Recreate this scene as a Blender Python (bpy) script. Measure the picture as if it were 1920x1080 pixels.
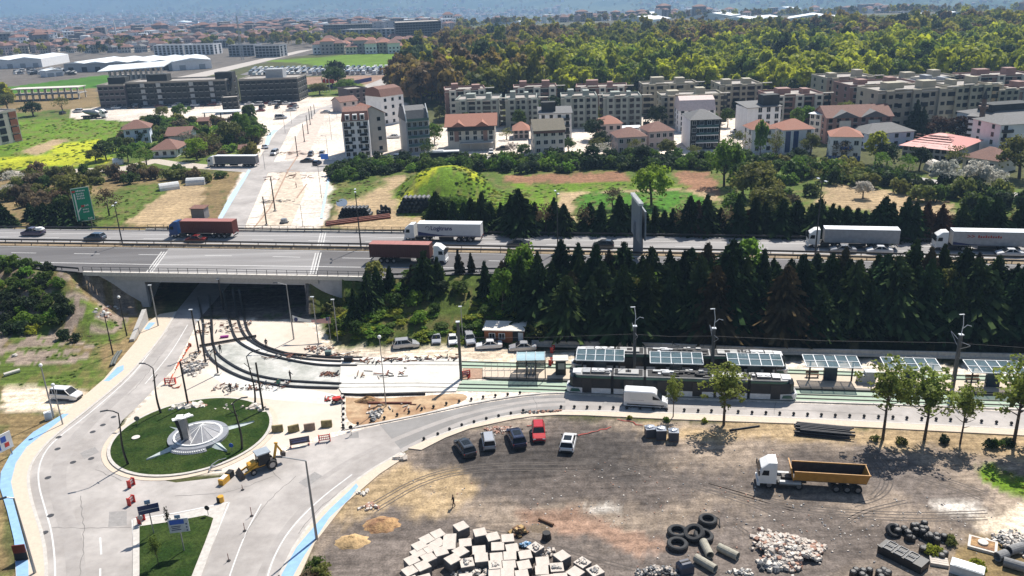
import bpy,math,random
import numpy as np
from mathutils import Vector,Matrix
R = math.radians
sc = bpy.context.scene
for _o in list(bpy.data.objects): bpy.data.objects.remove(_o)
rng = random.Random(7)
# ------------------------------------------------------------------ camera
CAM_H,PITCH,ROLL,FPX = 57.0,R(20.0),R(2.2),1550.0
_rt = Vector((1,0,0)); _fw = Vector((0,math.cos(PITCH),-math.sin(PITCH))); _up = Vector((0,math.sin(PITCH),math.cos(PITCH)))
_c,_s = math.cos(ROLL),math.sin(ROLL)
RT = _rt * _c - _up * _s; UP = _rt * _s + _up * _c
cam_d = bpy.data.cameras.new('camera'); cam = bpy.data.objects.new('camera',cam_d); sc.collection.objects.link(cam)
cam_d.sensor_width = 36.0; cam_d.lens = 36.0 * FPX / 1920.0
cam_d.clip_start = 1.0; cam_d.clip_end = 40000.0
cam.matrix_world = Matrix(((RT.x,UP.x,-_fw.x,0),(RT.y,UP.y,-_fw.y,0),(RT.z,UP.z,-_fw.z,CAM_H),(0,0,0,1)))
sc.camera = cam
# ------------------------------------------------------------------ light
SUN_EL,SUN_AZ = 53.0,59.0          # elevation; direction the sun stands in, counted from +X towards +Y
w = bpy.data.worlds.new('World'); sc.world = w; w.use_nodes = True
nt = w.node_tree; bg = nt.nodes['Background']
sky = nt.nodes.new('ShaderNodeTexSky'); sky.sky_type = 'NISHITA'; sky.sun_disc = False
sky.sun_elevation = R(SUN_EL); sky.sun_rotation = R(90 - SUN_AZ)
sky.air_density = 1.0; sky.dust_density = 1.0; sky.ozone_density = 1.0
nt.links.new(sky.outputs[0],bg.inputs[0]); bg.inputs[1].default_value = 0.065
sd = bpy.data.lights.new('sun','SUN'); sd.energy = 5.0; sd.angle = R(0.5); sd.color = (1.0,0.94,0.86)
so = bpy.data.objects.new('sun',sd); sc.collection.objects.link(so)
_sv = Vector((math.cos(R(SUN_AZ)) * math.cos(R(SUN_EL)),math.sin(R(SUN_AZ)) * math.cos(R(SUN_EL)),math.sin(R(SUN_EL))))
so.rotation_euler = _sv.to_track_quat('Z','Y').to_euler(); so.location = (0,0,200)
sc.view_settings.view_transform = 'Standard'; sc.view_settings.look = 'None'
sc.view_settings.exposure = 0.68; sc.view_settings.gamma = 1.0
try:
 sc.view_settings.use_curve_mapping = False
except Exception:
 pass
sc.render.engine = 'CYCLES'
cy = sc.cycles
cy.use_denoising = True; cy.max_bounces = 5; cy.diffuse_bounces = 1; cy.glossy_bounces = 2; cy.transmission_bounces = 3
cy.volume_bounces = 0; cy.transparent_max_bounces = 6; cy.caustics_reflective = False; cy.caustics_refractive = False
# ------------------------------------------------------------------ helpers
def G(px,py,z=0.0):
 """the place on the level plane z that the photograph shows at px, py"""
 d = RT * (px - 960.0) - UP * (py - 540.0) + _fw * FPX
 t = (z - CAM_H) / d.z
 return Vector((d.x * t,d.y * t,z))
def PXY(p):
 v = Vector(p) - Vector((0,0,CAM_H)); w_ = v.dot(_fw); return 960 + FPX * v.dot(RT) / w_,540 - FPX * v.dot(UP) / w_
def seg(x,*a):
 """the phrase for the stretch of the place x falls in: limit, phrase, limit, phrase ... last phrase"""
 for l_,s_ in zip(a[::2],a[1::2]):
  if x < l_: return s_
 return a[-1]
def top_z(p,py):
 """height above p at which the photograph shows the row py"""
 lo,hi = p.z,p.z + 90
 for _ in range(30):
  m_ = (lo + hi) / 2; v = Vector((p.x,p.y,m_ - CAM_H)); y = 540 - FPX * v.dot(UP) / v.dot(_fw)
  if y > py: lo = m_
  else: hi = m_
 return lo
def GT(px,py):
 """the same on the terrain"""
 p = G(px,py,0.0)
 for _ in range(6):
  p = G(px,py,float(height(p.x,p.y)))
 return p
def link(o): sc.collection.objects.link(o); return o
def tag(o,label=None,cat=None,group=None,kind=None):
 if label: o['label'] = label
 if cat: o['category'] = cat
 if group: o['group'] = group
 if kind: o['kind'] = kind
 return o
def thing(name,label,cat,loc=(0,0,0),rz=0.0,group=None,s=1.0):
 o = bpy.data.objects.new(name,None); o.empty_display_size = 0.3
 o.location = loc; o.rotation_euler = (0,0,rz); o.scale = (s,s,s) if not hasattr(s,'__len__') else s
 return tag(link(o),label,cat,group)
KIDS = {}
def clone(root,loc=None,rz=None,label=None,group=None,s=None,paint=None,rot=None):
 """a copy of a thing with its parts and sub-parts; paint = {material: material} repaints them"""
 def cp(o,parent):
  c = o.copy(); sc.collection.objects.link(c)
  if parent is not None:
   c.parent = parent
  if paint and o.type == 'MESH':
   for i,sl in enumerate(o.material_slots):
    if sl.material and sl.material.name in paint:
     c.material_slots[i].link = 'OBJECT'; c.material_slots[i].material = paint[sl.material.name]
  ks = KIDS.get(o.name,[])
  if ks: KIDS[c.name] = [cp(k,c) for k in ks]
  return c
 r = cp(root,None)
 if loc is not None: r.location = loc
 if rz is not None: r.rotation_euler = (0,0,rz)
 if rot is not None: r.rotation_euler = rot
 if label: r['label'] = label
 if group: r['group'] = group
 elif group == '' and 'group' in r: del r['group']
 if s is not None: r.scale = (s,s,s) if not hasattr(s,'__len__') else s
 return r
def place(root,used,loc,rz,label,group=None,**k):
 """first use moves the built thing itself, later uses copy it"""
 if root.name not in used:
  used.add(root.name); root.location = loc; root.rotation_euler = (0,0,rz)
  root['label'] = label
  if group: root['group'] = group
  s = k.get('s')
  if s is not None: root.scale = (s,s,s) if not hasattr(s,'__len__') else s
  if k.get('paint'):
   def rp(o):
    for i,sl in enumerate(o.material_slots):
     if sl.material and sl.material.name in k['paint']:
      m2 = k['paint'][sl.material.name]; sl.link = 'OBJECT'; sl.material = m2
    for q in KIDS.get(o.name,[]): rp(q)
   pend.append((rp,root))
  return root
 return clone(root,loc,rz,label,group,**k)
pend = []
class MB:
 """collects shapes and links them as one mesh object"""
 def __init__(s): s.v = []; s.f = []; s.mi = []; s.cur = 0
 def _f(s,*idx): s.f.append(tuple(idx)); s.mi.append(s.cur)
 def m(s,i): s.cur = i; return s
 def poly(s,pts):
  b = len(s.v); s.v += [tuple(p) for p in pts]; s._f(*range(b,b + len(pts))); return s
 def box(s,c,d,rz=0.0,tilt=None):
  """c = centre of the underside, d = size"""
  x,y,z = c; a,b,h = d[0] / 2,d[1] / 2,d[2]
  co,si = math.cos(rz),math.sin(rz); k = len(s.v)
  for dz in (0,h):
   for (u,v) in ((-a,-b),(a,-b),(a,b),(-a,b)):
    s.v.append((x + u * co - v * si,y + u * si + v * co,z + dz))
  for q in ((3,2,1,0),(4,5,6,7),(0,1,5,4),(1,2,6,5),(2,3,7,6),(3,0,4,7)): s._f(*[k + i for i in q])
  return s
 def beam(s,p,q,wd,ht):
  """a bar from p to q, wd across, ht deep (down from the line)"""
  p = Vector(p); q = Vector(q); d = (q - p)
  n = Vector((-d.y,d.x,0)); n = n.normalized() * wd / 2 if n.length > 1e-6 else Vector((wd / 2,0,0))
  u = d.cross(n).normalized() * ht
  if u.z > 0: u = -u
  k = len(s.v)
  for a in (p,q):
   for e in (a - n,a + n,a + n + u,a - n + u): s.v.append(tuple(e))
  for f in ((0,3,2,1),(4,5,6,7),(0,1,5,4),(1,2,6,5),(2,3,7,6),(3,0,4,7)): s._f(*[k + i for i in f])
  return s
 def prism(s,pts,z0,z1,bottom=False):
  """upright prism over a plan outline; z0, z1 may be lists per point"""
  n = len(pts); k = len(s.v)
  A = z0 if hasattr(z0,'__len__') else [z0] * n; B = z1 if hasattr(z1,'__len__') else [z1] * n
  ar = sum(pts[i][0] * pts[(i + 1) % n][1] - pts[(i + 1) % n][0] * pts[i][1] for i in range(n))
  if ar < 0: pts = list(pts)[::-1]; A = A[::-1]; B = B[::-1]
  for i in range(n): s.v.append((pts[i][0],pts[i][1],A[i]))
  for i in range(n): s.v.append((pts[i][0],pts[i][1],B[i]))
  for i in range(n):
   j = (i + 1) % n; s._f(k + i,k + j,k + n + j,k + n + i)
  s._f(*range(k + n,k + 2 * n))
  if bottom: s._f(*range(k + n - 1,k - 1,-1))
  return s
 def tube(s,pts,r,n=6,caps=True):
  pts = [Vector(p) for p in pts]; rs = r if hasattr(r,'__len__') else [r] * len(pts)
  k = len(s.v); m = len(pts); ref = None
  for i,p in enumerate(pts):
   d = (pts[min(i + 1,m - 1)] - pts[max(i - 1,0)]).normalized()
   if ref is None: ref = Vector((0,0,1)) if abs(d.z) < 0.9 else Vector((1,0,0))
   a = d.cross(ref)
   if a.length < 1e-4: a = d.orthogonal()
   a.normalize(); b = d.cross(a).normalized(); ref = a.cross(d) * -1 if False else ref
   for j in range(n):
    t = 2 * math.pi * j / n
    s.v.append(tuple(p + (a * math.cos(t) + b * math.sin(t)) * rs[i]))
  for i in range(m - 1):
   for j in range(n):
    j2 = (j + 1) % n; s._f(k + i * n + j,k + i * n + j2,k + (i + 1) * n + j2,k + (i + 1) * n + j)
  if caps:
   s._f(*range(k + n - 1,k - 1,-1)); s._f(*range(k + (m - 1) * n,k + m * n))
  return s
 def loft(s,rings,caps=True):
  k = len(s.v); n = len(rings[0])
  for r_ in rings: s.v += [tuple(p) for p in r_]
  for i in range(len(rings) - 1):
   for j in range(n):
    j2 = (j + 1) % n; s._f(k + i * n + j,k + i * n + j2,k + (i + 1) * n + j2,k + (i + 1) * n + j)
  if caps:
   s._f(*range(k + n - 1,k - 1,-1)); e = k + (len(rings) - 1) * n; s._f(*range(e,e + n))
  return s
 def strip(s,A,B):
  k = len(s.v); n = len(A)
  for a,b in zip(A,B): s.v += [tuple(a),tuple(b)]
  for i in range(n - 1): s._f(k + 2 * i,k + 2 * i + 1,k + 2 * i + 3,k + 2 * i + 2)
  return s
 def blob(s,c,r,n=6,m=4,jit=0.0,rn=rng):
  c = Vector(c); r = r if hasattr(r,'__len__') else (r,r,r); rings = []
  for i in range(m + 1):
   th = math.pi * (0.06 + 0.88 * i / m); q = []
   for j in range(n):
    ph = 2 * math.pi * (j + 0.5 * (i % 2)) / n; e = 1 + rn.uniform(-jit,jit)
    q.append((c.x + r[0] * e * math.sin(th) * math.cos(ph),c.y + r[1] * e * math.sin(th) * math.sin(ph),c.z - r[2] * e * math.cos(th)))
   rings.append(q)
  return s.loft(rings)
 def mesh(s,name,mats):
  me = bpy.data.meshes.new(name); me.from_pydata(s.v,[],s.f)
  for q in (mats if isinstance(mats,(list,tuple)) else [mats]): me.materials.append(q)
  if any(s.mi): me.polygons.foreach_set('material_index',s.mi)
  me.update(); return me
 def build(s,name,mats,parent=None,smooth=False,kind=None,label=None,loc=None):
  me = s.mesh(name,mats)
  if smooth: me.shade_smooth()
  return part(name,me,parent,kind,label,loc)
def part(name,me,parent=None,kind=None,label=None,loc=None,rz=None,scale=None):
 o = bpy.data.objects.new(name,me); link(o)
 if parent is not None:
  o.parent = parent; KIDS.setdefault(parent.name,[]).append(o)
 if kind: o['kind'] = kind
 if label: o['label'] = label
 if loc is not None: o.location = loc
 if rz is not None: o.rotation_euler = (0,0,rz)
 if scale is not None: o.scale = scale
 return o
def xf(o,loc,rz=0.0): o.location = loc; o.rotation_euler = (0,0,rz); return o
# ------------------------------------------------------------------ materials
MATS = {}
def mat(name,col,rough=0.8,metal=0.0,var=0.12,scale=1.5,bump=0.0,world=False,spec=0.5,var2=None,col2=None,scale2=0.15,streak=None,tint=False,attr=None,trans=0.0,alpha=1.0,emis=0.0):
 if name in MATS: return MATS[name]
 m = bpy.data.materials.new(name); m.use_nodes = True; MATS[name] = m
 n = m.node_tree; L = n.links.new; b = n.nodes['Principled BSDF']
 b.inputs['Roughness'].default_value = rough; b.inputs['Metallic'].default_value = metal
 b.inputs['Specular IOR Level'].default_value = spec
 if alpha < 1: b.inputs['Alpha'].default_value = alpha
 if trans: b.inputs['Transmission Weight'].default_value = trans
 if world:
  g = n.nodes.new('ShaderNodeNewGeometry'); co = g.outputs['Position']
 else:
  g = n.nodes.new('ShaderNodeTexCoord'); co = g.outputs['Object']
 if streak:
  mp = n.nodes.new('ShaderNodeMapping'); mp.inputs['Scale'].default_value = streak; L(co,mp.inputs[0]); cs = mp.outputs[0]
 else: cs = co
 src = None
 if attr or tint:
  a = n.nodes.new('ShaderNodeAttribute')
  a.attribute_name = attr or 'tint'; a.attribute_type = 'GEOMETRY' if attr else 'INSTANCER'; src = a.outputs['Color']
 elif col2:
  t2 = n.nodes.new('ShaderNodeTexNoise'); t2.inputs['Scale'].default_value = scale2; t2.inputs['Detail'].default_value = 4; L(cs,t2.inputs['Vector'])
  rp = n.nodes.new('ShaderNodeValToRGB'); rp.color_ramp.elements[0].position = 0.38; rp.color_ramp.elements[1].position = 0.62
  rp.color_ramp.elements[0].color = (*col,1); rp.color_ramp.elements[1].color = (*col2,1); L(t2.outputs[0],rp.inputs[0]); src = rp.outputs[0]
 tn = n.nodes.new('ShaderNodeTexNoise'); tn.inputs['Scale'].default_value = scale; tn.inputs['Detail'].default_value = 5; tn.inputs['Roughness'].default_value = 0.62; L(cs,tn.inputs['Vector'])
 mr = n.nodes.new('ShaderNodeMapRange'); mr.inputs[1].default_value = 0.25; mr.inputs[2].default_value = 0.75
 mr.inputs[3].default_value = 1 - var * 1.5; mr.inputs[4].default_value = 1 + var * 1.5; L(tn.outputs[0],mr.inputs[0])
 mx = n.nodes.new('ShaderNodeMix'); mx.data_type = 'RGBA'; mx.blend_type = 'MULTIPLY'; mx.inputs[0].default_value = 1
 if src is None: mx.inputs[6].default_value = (*col,1)
 else: L(src,mx.inputs[6])
 L(mr.outputs[0],mx.inputs[7]); L(mx.outputs[2],b.inputs['Base Color'])
 if bump:
  bp = n.nodes.new('ShaderNodeBump'); bp.inputs['Strength'].default_value = min(1,bump); bp.inputs['Distance'].default_value = 0.15 * max(1,bump)
  L(tn.outputs[0],bp.inputs['Height']); L(bp.outputs[0],b.inputs['Normal'])
 if emis:
  b.inputs['Emission Color'].default_value = (*col,1); b.inputs['Emission Strength'].default_value = emis
 return m
def leafmat(name,col,var=0.3):
 """leaves: matt with a little light passing through"""
 if name in MATS: return MATS[name]
 m = mat(name,col,rough=0.65,var=var,scale=0.7,tint=(col is None),spec=0.2)
 n = m.node_tree; b = n.nodes['Principled BSDF']; L = n.links.new
 src = b.inputs['Base Color'].links[0].from_socket
 tr = n.nodes.new('ShaderNodeBsdfTranslucent'); L(src,tr.inputs['Color'])
 ms = n.nodes.new('ShaderNodeMixShader'); ms.inputs[0].default_value = 0.48
 L(b.outputs[0],ms.inputs[1]); L(tr.outputs[0],ms.inputs[2]); L(ms.outputs[0],n.nodes['Material Output'].inputs[0])
 return m
# plain paints and metals used all over
GREY = mat('galvanised steel',(0.30,0.31,0.32),0.45,0.6)
DKMET = mat('dark painted steel',(0.018,0.018,0.02),0.4,0.3)
WHITE = mat('white paint',(0.78,0.78,0.76),0.4,var=0.04)
BLACK = mat('black rubber',(0.012,0.012,0.013),0.7,var=0.2)
GLASS = mat('dark window glass',(0.014,0.018,0.022),0.16,var=0.1,spec=0.22)
CONC = mat('concrete',(0.42,0.40,0.37),0.85,var=0.12,scale=3)
CONCW = mat('bright concrete',(0.60,0.56,0.50),0.85,var=0.12,scale=3)
RED = mat('red plastic',(0.55,0.03,0.02),0.5)
RUST = mat('rusty steel',(0.16,0.05,0.03),0.75,var=0.3)
WOOD = mat('brown wood',(0.17,0.09,0.045),0.75,var=0.25,scale=5)
BLUEP = mat('blue paint',(0.03,0.10,0.38),0.45)
ORANGE = mat('orange plastic',(0.65,0.10,0.03),0.55)
YELLOW = mat('yellow paint',(0.62,0.33,0.03),0.5,var=0.15)
# ------------------------------------------------------------------ terrain
def vnoise(x,y,sc_=1.0,seed=0):
 x = np.asarray(x,float) / sc_ + seed * 17.13; y = np.asarray(y,float) / sc_ + seed * 9.71
 xi = np.floor(x); yi = np.floor(y); fx = x - xi; fy = y - yi
 fx = fx * fx * (3 - 2 * fx); fy = fy * fy * (3 - 2 * fy)
 def h(a,b):
  q = np.sin(a * 127.1 + b * 311.7 + seed * 74.7) * 43758.5453; return q - np.floor(q)
 return (h(xi,yi) * (1 - fx) + h(xi + 1,yi) * fx) * (1 - fy) + (h(xi,yi + 1) * (1 - fx) + h(xi + 1,yi + 1) * fx) * fy
def fbm(x,y,sc_,seed=0,o=4):
 t = 0; a = 0.5; n = 0
 for i in range(o):
  t = t + a * vnoise(x,y,sc_ / 2 ** i,seed + i); n += a; a *= 0.5
 return t / n
HW = 7.0        # level of the highway
def hw_mid(x): # median line of the highway: y at x
 return np.interp(x,[-900,-115,-58,-14,49,98,900],[313.5,180.0,170.3,162.2,150.4,140.1,-28.0])
def hw_far(x): return hw_mid(x) + 11.6
def hw_near(x): return hw_mid(x) - np.interp(x,[-110,-84,-20,-5],[15.2,19.2,18.6,14.0])
UP_L = ((-71.0,143.0),(-79.5,185.0)); UP_R = ((-38.6,137.0),(-42.6,181.5))   # underpass sides, near to far
def sdseg(x,y,a,b):
 ax,ay = a; bx,by = b; dx,dy = bx - ax,by - ay
 t = np.clip(((x - ax) * dx + (y - ay) * dy) / (dx * dx + dy * dy),0,1)
 return np.hypot(x - ax - t * dx,y - ay - t * dy)
MOUND = G(832,372)
def plain(u):
 """how far the far plain lies below the street, and where the hills begin"""
 A = np.interp(u,[-.6,-.2,0,.6],[30,70,110,110]); return A,np.clip((57 + A) * 1550 / (43 + 59.5 * u),2800,9300)
def height(x,y):
 x = np.asarray(x,float); y = np.asarray(y,float)
 c = 0.98
 dn = (hw_near(x) - y) * c; df = (y - hw_far(x)) * c
 d = np.maximum(dn,df)
 slope = np.where(dn > 0,np.interp(x,[-60,0,60],[2.0,2.3,2.3]),1.6)
 e = np.clip(HW - 0.15 - np.maximum(d - 0.6,0) / slope,0,HW - 0.15)
 e = e * (1 + 0.0 * x)
 bump = (fbm(x,y,7,3) - 0.5) * 1.2
 e = np.where((e > 0.4) & (d > 2.5),np.maximum(e + bump * np.clip((d - 2.5) / 3,0,1),0),e)
 # underpass: level ground between the side walls, widening outside the bridge
 xl = np.interp(y,[110,130,143,185,200,215],[-118,-84,-71.3,-79.8,-84,-96])
 xr = np.interp(y,[110,132,137,181,186,200],[-2,-31,-38.4,-42.8,-38,-26])
 inside = (x > xl) & (x < xr) & (y > 110) & (y < 215)
 e = np.where(inside,0,e)
 edge = np.minimum(np.abs(x - xl),np.abs(x - xr))
 out = (y < hw_near(x) - .35) | (y > hw_far(x) + .35)
 e = np.where(out & (~inside),np.minimum(e,np.maximum(edge - 3.0,0) * np.where(x > -60,0.40,0.58)),e)
 wy = np.interp(x,[-40,3.3,29.6,54.3,79,150],[133,128.7,125.1,120.6,116.0,103])
 e = np.where((x > 0) & (y < wy + .3),0,np.where((x > 0) & (y < hw_near(x) - .6),np.minimum(e,(y - wy) * .5 + .6),e))
 # grassy mound
 mx,my = MOUND.x,MOUND.y + 13
 r = np.hypot((x - mx) / 16.5,(y - my) / 16.0)
 e = e + 6.6 * np.clip(1 - r ** 2.0,0,1) ** 1.2 * (0.93 + 0.14 * fbm(x,y,5,8))
 # far hills
 D = np.hypot(x,y); u = x / np.maximum(D,1); A,D0 = plain(u)
 dr = np.clip((D - 1250) / 2200,0,1); e = e - A * dr * dr * (3 - 2 * dr)
 hill = np.clip((D - D0) / 3600,0,1); hill = hill * hill * (3 - 2 * hill)
 rid = fbm(x,y,1500,11,5); e = e + hill * (180 + 520 * rid) + np.clip((D - D0 * .92) / 800,0,1) * 20 * fbm(x,y,700,5,3)
 far = np.clip((y - 330) / 300,0,1)
 return e + (fbm(x,y,22,2) - 0.5) * 0.0 * far
# ---- what grows or lies where: colour patches in photograph outline, laid on the ground
OL = dict(
 grass=(0.085,0.125,0.022),dry=(0.20,0.145,0.07),lot=(0.135,0.113,0.098),sand=(0.60,0.50,0.38),conc=(0.64,0.56,0.47),
 field=(0.11,0.19,0.014),yel=(0.36,0.38,0.02),earth=(0.24,0.13,0.075),lotl=(0.27,0.215,0.165),white=(0.66,0.61,0.54),
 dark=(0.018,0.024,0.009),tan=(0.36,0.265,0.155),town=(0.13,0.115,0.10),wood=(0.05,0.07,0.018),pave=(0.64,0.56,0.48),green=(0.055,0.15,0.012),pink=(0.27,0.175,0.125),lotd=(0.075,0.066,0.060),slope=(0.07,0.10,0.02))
PATCH = [  # (colour, outline in the photograph, level, ragged edge in metres)
 ('dry',[(0,470),(300,505),(300,620),(240,690),(180,760),(0,760)],0,1),
 ('grass',[(0,600),(90,590),(150,640),(200,690),(120,735),(0,740)],0,3),
 ('sand',[(0,726),(95,724),(190,740),(170,800),(90,772),(0,770)],0,.5),
 ('dry',[(0,775),(90,775),(120,790),(40,870),(5,930),(30,1100),(-200,1100),(-200,775)],0,.6),
 ('conc',[(330,600),(420,600),(590,600),(700,640),(960,655),(1060,660),(2100,690),(2300,830),(1060,770),(700,820),(560,880),(200,900),(250,760),(300,700)],0,.3),
 ('sand',[(560,600),(600,640),(720,655),(860,650),(1060,660),(1070,690),(1000,700),(860,672),(700,668),(560,650)],0,.8),
 ('lotl',[(600,1000),(700,870),(860,800),(1000,780),(1500,800),(2300,840),(2500,1300),(500,1300)],0,.6),
 ('lot',[(760,862),(830,815),(960,800),(1140,800),(1180,830),(1400,850),(1650,870),(1780,890),(1850,940),(1700,960),(1400,945),(1200,950),(1050,960),(900,950),(760,900),(720,880)],0,2.5),
 ('lotd',[(800,850),(850,825),(1000,812),(1140,815),(1200,850),(1300,880),(1150,905),(950,900),(830,890)],0,3.0),
 ('lotd',[(620,1050),(760,1010),(1000,1060),(1000,1200),(580,1200)],0,3.0),
 ('lot',[(620,1000),(760,960),(900,975),(1100,1010),(1250,990),(1500,960),(1800,960),(1860,1010),(1700,1080),(1500,1200),(560,1200),(570,1050)],0,2.5),
 ('tan',[(700,900),(760,870),(840,890),(900,930),(820,960),(720,960),(640,1000),(660,950)],0,1.5),
 ('lotl',[(1180,850),(1430,860),(1420,880),(1250,880)],0,3),('lotl',[(1560,930),(1800,930),(1850,980),(1600,960)],0,4),('lotl',[(840,940),(1100,985),(1060,1010),(900,975)],0,3),
 ('pink',[(975,945),(1060,950),(1180,990),(1230,1010),(1180,1035),(1090,1010),(990,975)],0,1.0),
 ('white',[(1110,950),(1150,945),(1165,962),(1130,965)],0,.8),
 ('white',[(1780,948),(1850,945),(1860,970),(1800,962)],0,1.2),
 ('sand',[(1850,950),(2000,930),(2100,1000),(1900,1010),(1840,985)],0,1.2),
 ('tan',[(1180,790),(2100,815),(2200,880),(1830,850),(1600,830),(1400,830),(1200,815)],0,1.2),
 ('dry',[(1840,1010),(1900,1000),(2000,1030),(2000,1200),(1780,1200),(1790,1060)],0,1.2),
 ('field',[(1826,872),(1870,872),(2000,930),(1990,950),(1890,925),(1850,900)],0,.6),
 ('lot',[(330,590),(400,500),(640,440),(580,600),(560,604)],0,.1),
 ('grass',[(60,520),(120,515),(130,560),(240,575),(262,600),(200,620),(90,590)],3,2),
 ('slope',[(583,545),(700,515),(1020,510),(1020,637),(860,628),(740,632),(650,640),(606,612)],2,1),
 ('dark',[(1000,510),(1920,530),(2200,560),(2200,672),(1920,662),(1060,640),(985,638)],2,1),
 # beyond the highway
 ('dry',[(-100,320),(300,335),(480,318),(400,428),(-100,440)],0,1),
 ('grass',[(120,380),(260,345),(340,345),(280,425),(150,428)],0,3),
 ('tan',[(230,420),(330,345),(385,350),(380,385),(330,425)],0,.8),
 ('grass',[(-200,185),(300,215),(480,215),(500,290),(420,320),(-200,330)],0,2),
 ('field',[(20,227),(90,222),(230,220),(210,300),(140,316),(0,320),(-60,300)],0,1),
 ('yel',[(0,296),(200,288),(200,306),(0,318)],0,2),('yel',[(90,270),(190,262),(215,285),(100,288)],0,3),
 ('tan',[(40,285),(100,260),(130,262),(70,292)],0,1.5),
 ('pave',[(130,205),(300,195),(540,190),(680,150),(720,165),(640,205),(520,235),(430,235),(130,222)],0,.5),
 ('field',[(300,228),(360,222),(450,240),(440,262),(330,245)],0,2),
 ('pave',[(495,235),(560,205),(680,190),(690,205),(640,330),(605,430),(400,432),(450,330)],0,.3),
 ('pave',[(600,282),(640,200),(760,190),(860,290),(760,300),(640,305)],0,.5),
 ('pave',[(820,240),(1260,215),(1500,230),(1520,285),(1430,292),(820,290)],0,1),
 ('grass',[(620,310),(800,300),(1500,292),(1930,360),(2300,400),(2300,465),(1700,458),(960,440),(620,430)],0,1),
 ('tan',[(600,428),(640,380),(690,345),(760,325),(745,380),(800,405),(830,440),(700,430)],0,1.2),
 ('grass',[(620,380),(640,350),(700,335),(720,345),(680,372)],0,2),
 ('field',[(742,345),(790,318),(870,316),(930,345),(990,350),(960,400),(760,395)],2,1.5),
 ('yel',[(752,352),(775,332),(800,322),(860,320),(905,334),(880,332),(830,328),(790,338),(765,356)],4,1.6),
 ('earth',[(940,330),(1170,322),(1180,338),(1060,345),(960,348)],0,1),('earth',[(1250,322),(1330,322),(1360,365),(1310,375),(1290,352)],0,1),
 ('tan',[(1040,360),(1250,352),(1330,362),(1370,380),(1290,372),(1110,360),(1070,375),(1080,420),(1050,420)],0,.6),
 ('field',[(960,345),(1240,338),(1300,352),(1040,358),(1040,400),(980,420)],0,1),
 ('green',[(1080,368),(1110,360),(1290,358),(1330,376),(1310,395),(1200,402),(1090,392)],0,.6),
 ('tan',[(1530,345),(1600,345),(1800,385),(1790,410),(1650,400),(1540,385)],0,2),
 # far plain
 ('town',[(-900,80),(-200,50),(500,34),(880,24),(840,75),(560,105),(200,175),(-100,190),(-900,200)],0,4),
 ('field',[(490,115),(720,98),(830,98),(740,140),(560,118)],0,3),
 ('pink',[(470,148),(720,140),(745,152),(640,162),(480,160)],0,1),
 ('grass',[(565,160),(680,150),(690,175),(620,182),(565,182)],0,1),
 ('green',[(0,165),(200,140),(230,155),(180,165),(0,180)],0,1),
 ('dry',[(0,178),(180,165),(190,200),(0,215)],0,2),
 ('wood',[(730,165),(790,90),(860,55),(2100,10),(2300,180),(1920,150),(1500,165),(840,200),(740,190)],0,6),
]
def inpoly(x,y,pts):
 r = np.zeros(x.shape,bool); n = len(pts); j = n - 1
 for i in range(n):
  xi,yi = pts[i]; xj,yj = pts[j]
  cc = ((yi > y) != (yj > y)) & (x < (xj - xi) * (y - yi) / ((yj - yi) if yj != yi else 1e-9) + xi)
  r ^= cc; j = i
 return r
def ground_colour(x,y):
 D = np.hypot(x,y)
 n1 = fbm(x,y,9,21); n2 = fbm(x,y,2.2,25,3)
 base = np.empty(x.shape + (3,)); base[:] = (0.075,0.08,0.03)
 far = np.clip((D - 1150) / 500,0,1)
 tn = fbm(x,y,260,31)
 farc = np.where((tn > 0.52)[...,None],np.array((0.06,0.085,0.03)),np.array((0.14,0.125,0.10)))
 base = base * (1 - far[...,None]) + farc * far[...,None]
 D0 = plain(x / np.maximum(D,1))[1]; hl = np.clip((D - D0 * .95) / 500,0,1)[...,None]
 base = base * (1 - hl) + hl * np.where((fbm(x,y,420,41) > 0.45)[...,None],np.array((0.02,0.05,0.022)),np.array((0.06,0.09,0.045)))
 for (c,pts,z,rag) in PATCH:
  P_ = [G(a,b,z) for a,b in pts]
  xs = [p.x for p in P_]; ys = [p.y for p in P_]
  k = (x > min(xs) - 12) & (x < max(xs) + 12) & (y > min(ys) - 12) & (y < max(ys) + 12)
  if not k.any(): continue
  pp = [(p.x,p.y) for p in P_]; wt = np.zeros(k.sum()); rs = np.random.RandomState(len(pts)); dist = 1 if min(ys) < 330 else .6
  for it in range(6):
   jx,jy = rs.uniform(-1,1,2) * rag * .55
   xx = x[k] + (fbm(x[k],y[k],2 + rag * 3.0,51) - 0.5) * rag * 5 + (fbm(x[k],y[k],.9,61 + it,2) - .5) * rag * 2.2 * dist + jx
   yy = y[k] + (fbm(x[k],y[k],2 + rag * 3.0,57) - 0.5) * rag * 5 + (fbm(x[k],y[k],.9,71 + it,2) - .5) * rag * 2.2 * dist + jy
   wt += inpoly(xx,yy,pp) / 6.0
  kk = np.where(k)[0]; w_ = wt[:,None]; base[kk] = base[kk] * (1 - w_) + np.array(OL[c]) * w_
 # grass and earth mingle in the rough land
 g = base[...,1] > base[...,0] * 1.15
 v = 0.66 + 0.68 * n1
 base *= v[...,None]
 near = D < 600
 mix = near & g & (n2 > 0.60); base[mix] = base[mix] * 0.55 + np.array((0.09,0.065,0.03)) * 0.9
 dry = near & (~g) & (n2 < 0.36) & (base[...,0] < 0.22) & (base[...,0] > 0.12) & (y < 320) & ((y > 116) | (x < -50)); base[dry] = base[dry] * 0.45 + np.array((0.03,0.05,0.010))
 emb = (x < -73) & (y > 128) & (y < hw_near(x)); base[emb & (n2 > .5)] = (0.24,0.19,0.15)
 return np.clip(base,0.004,0.75)
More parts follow.
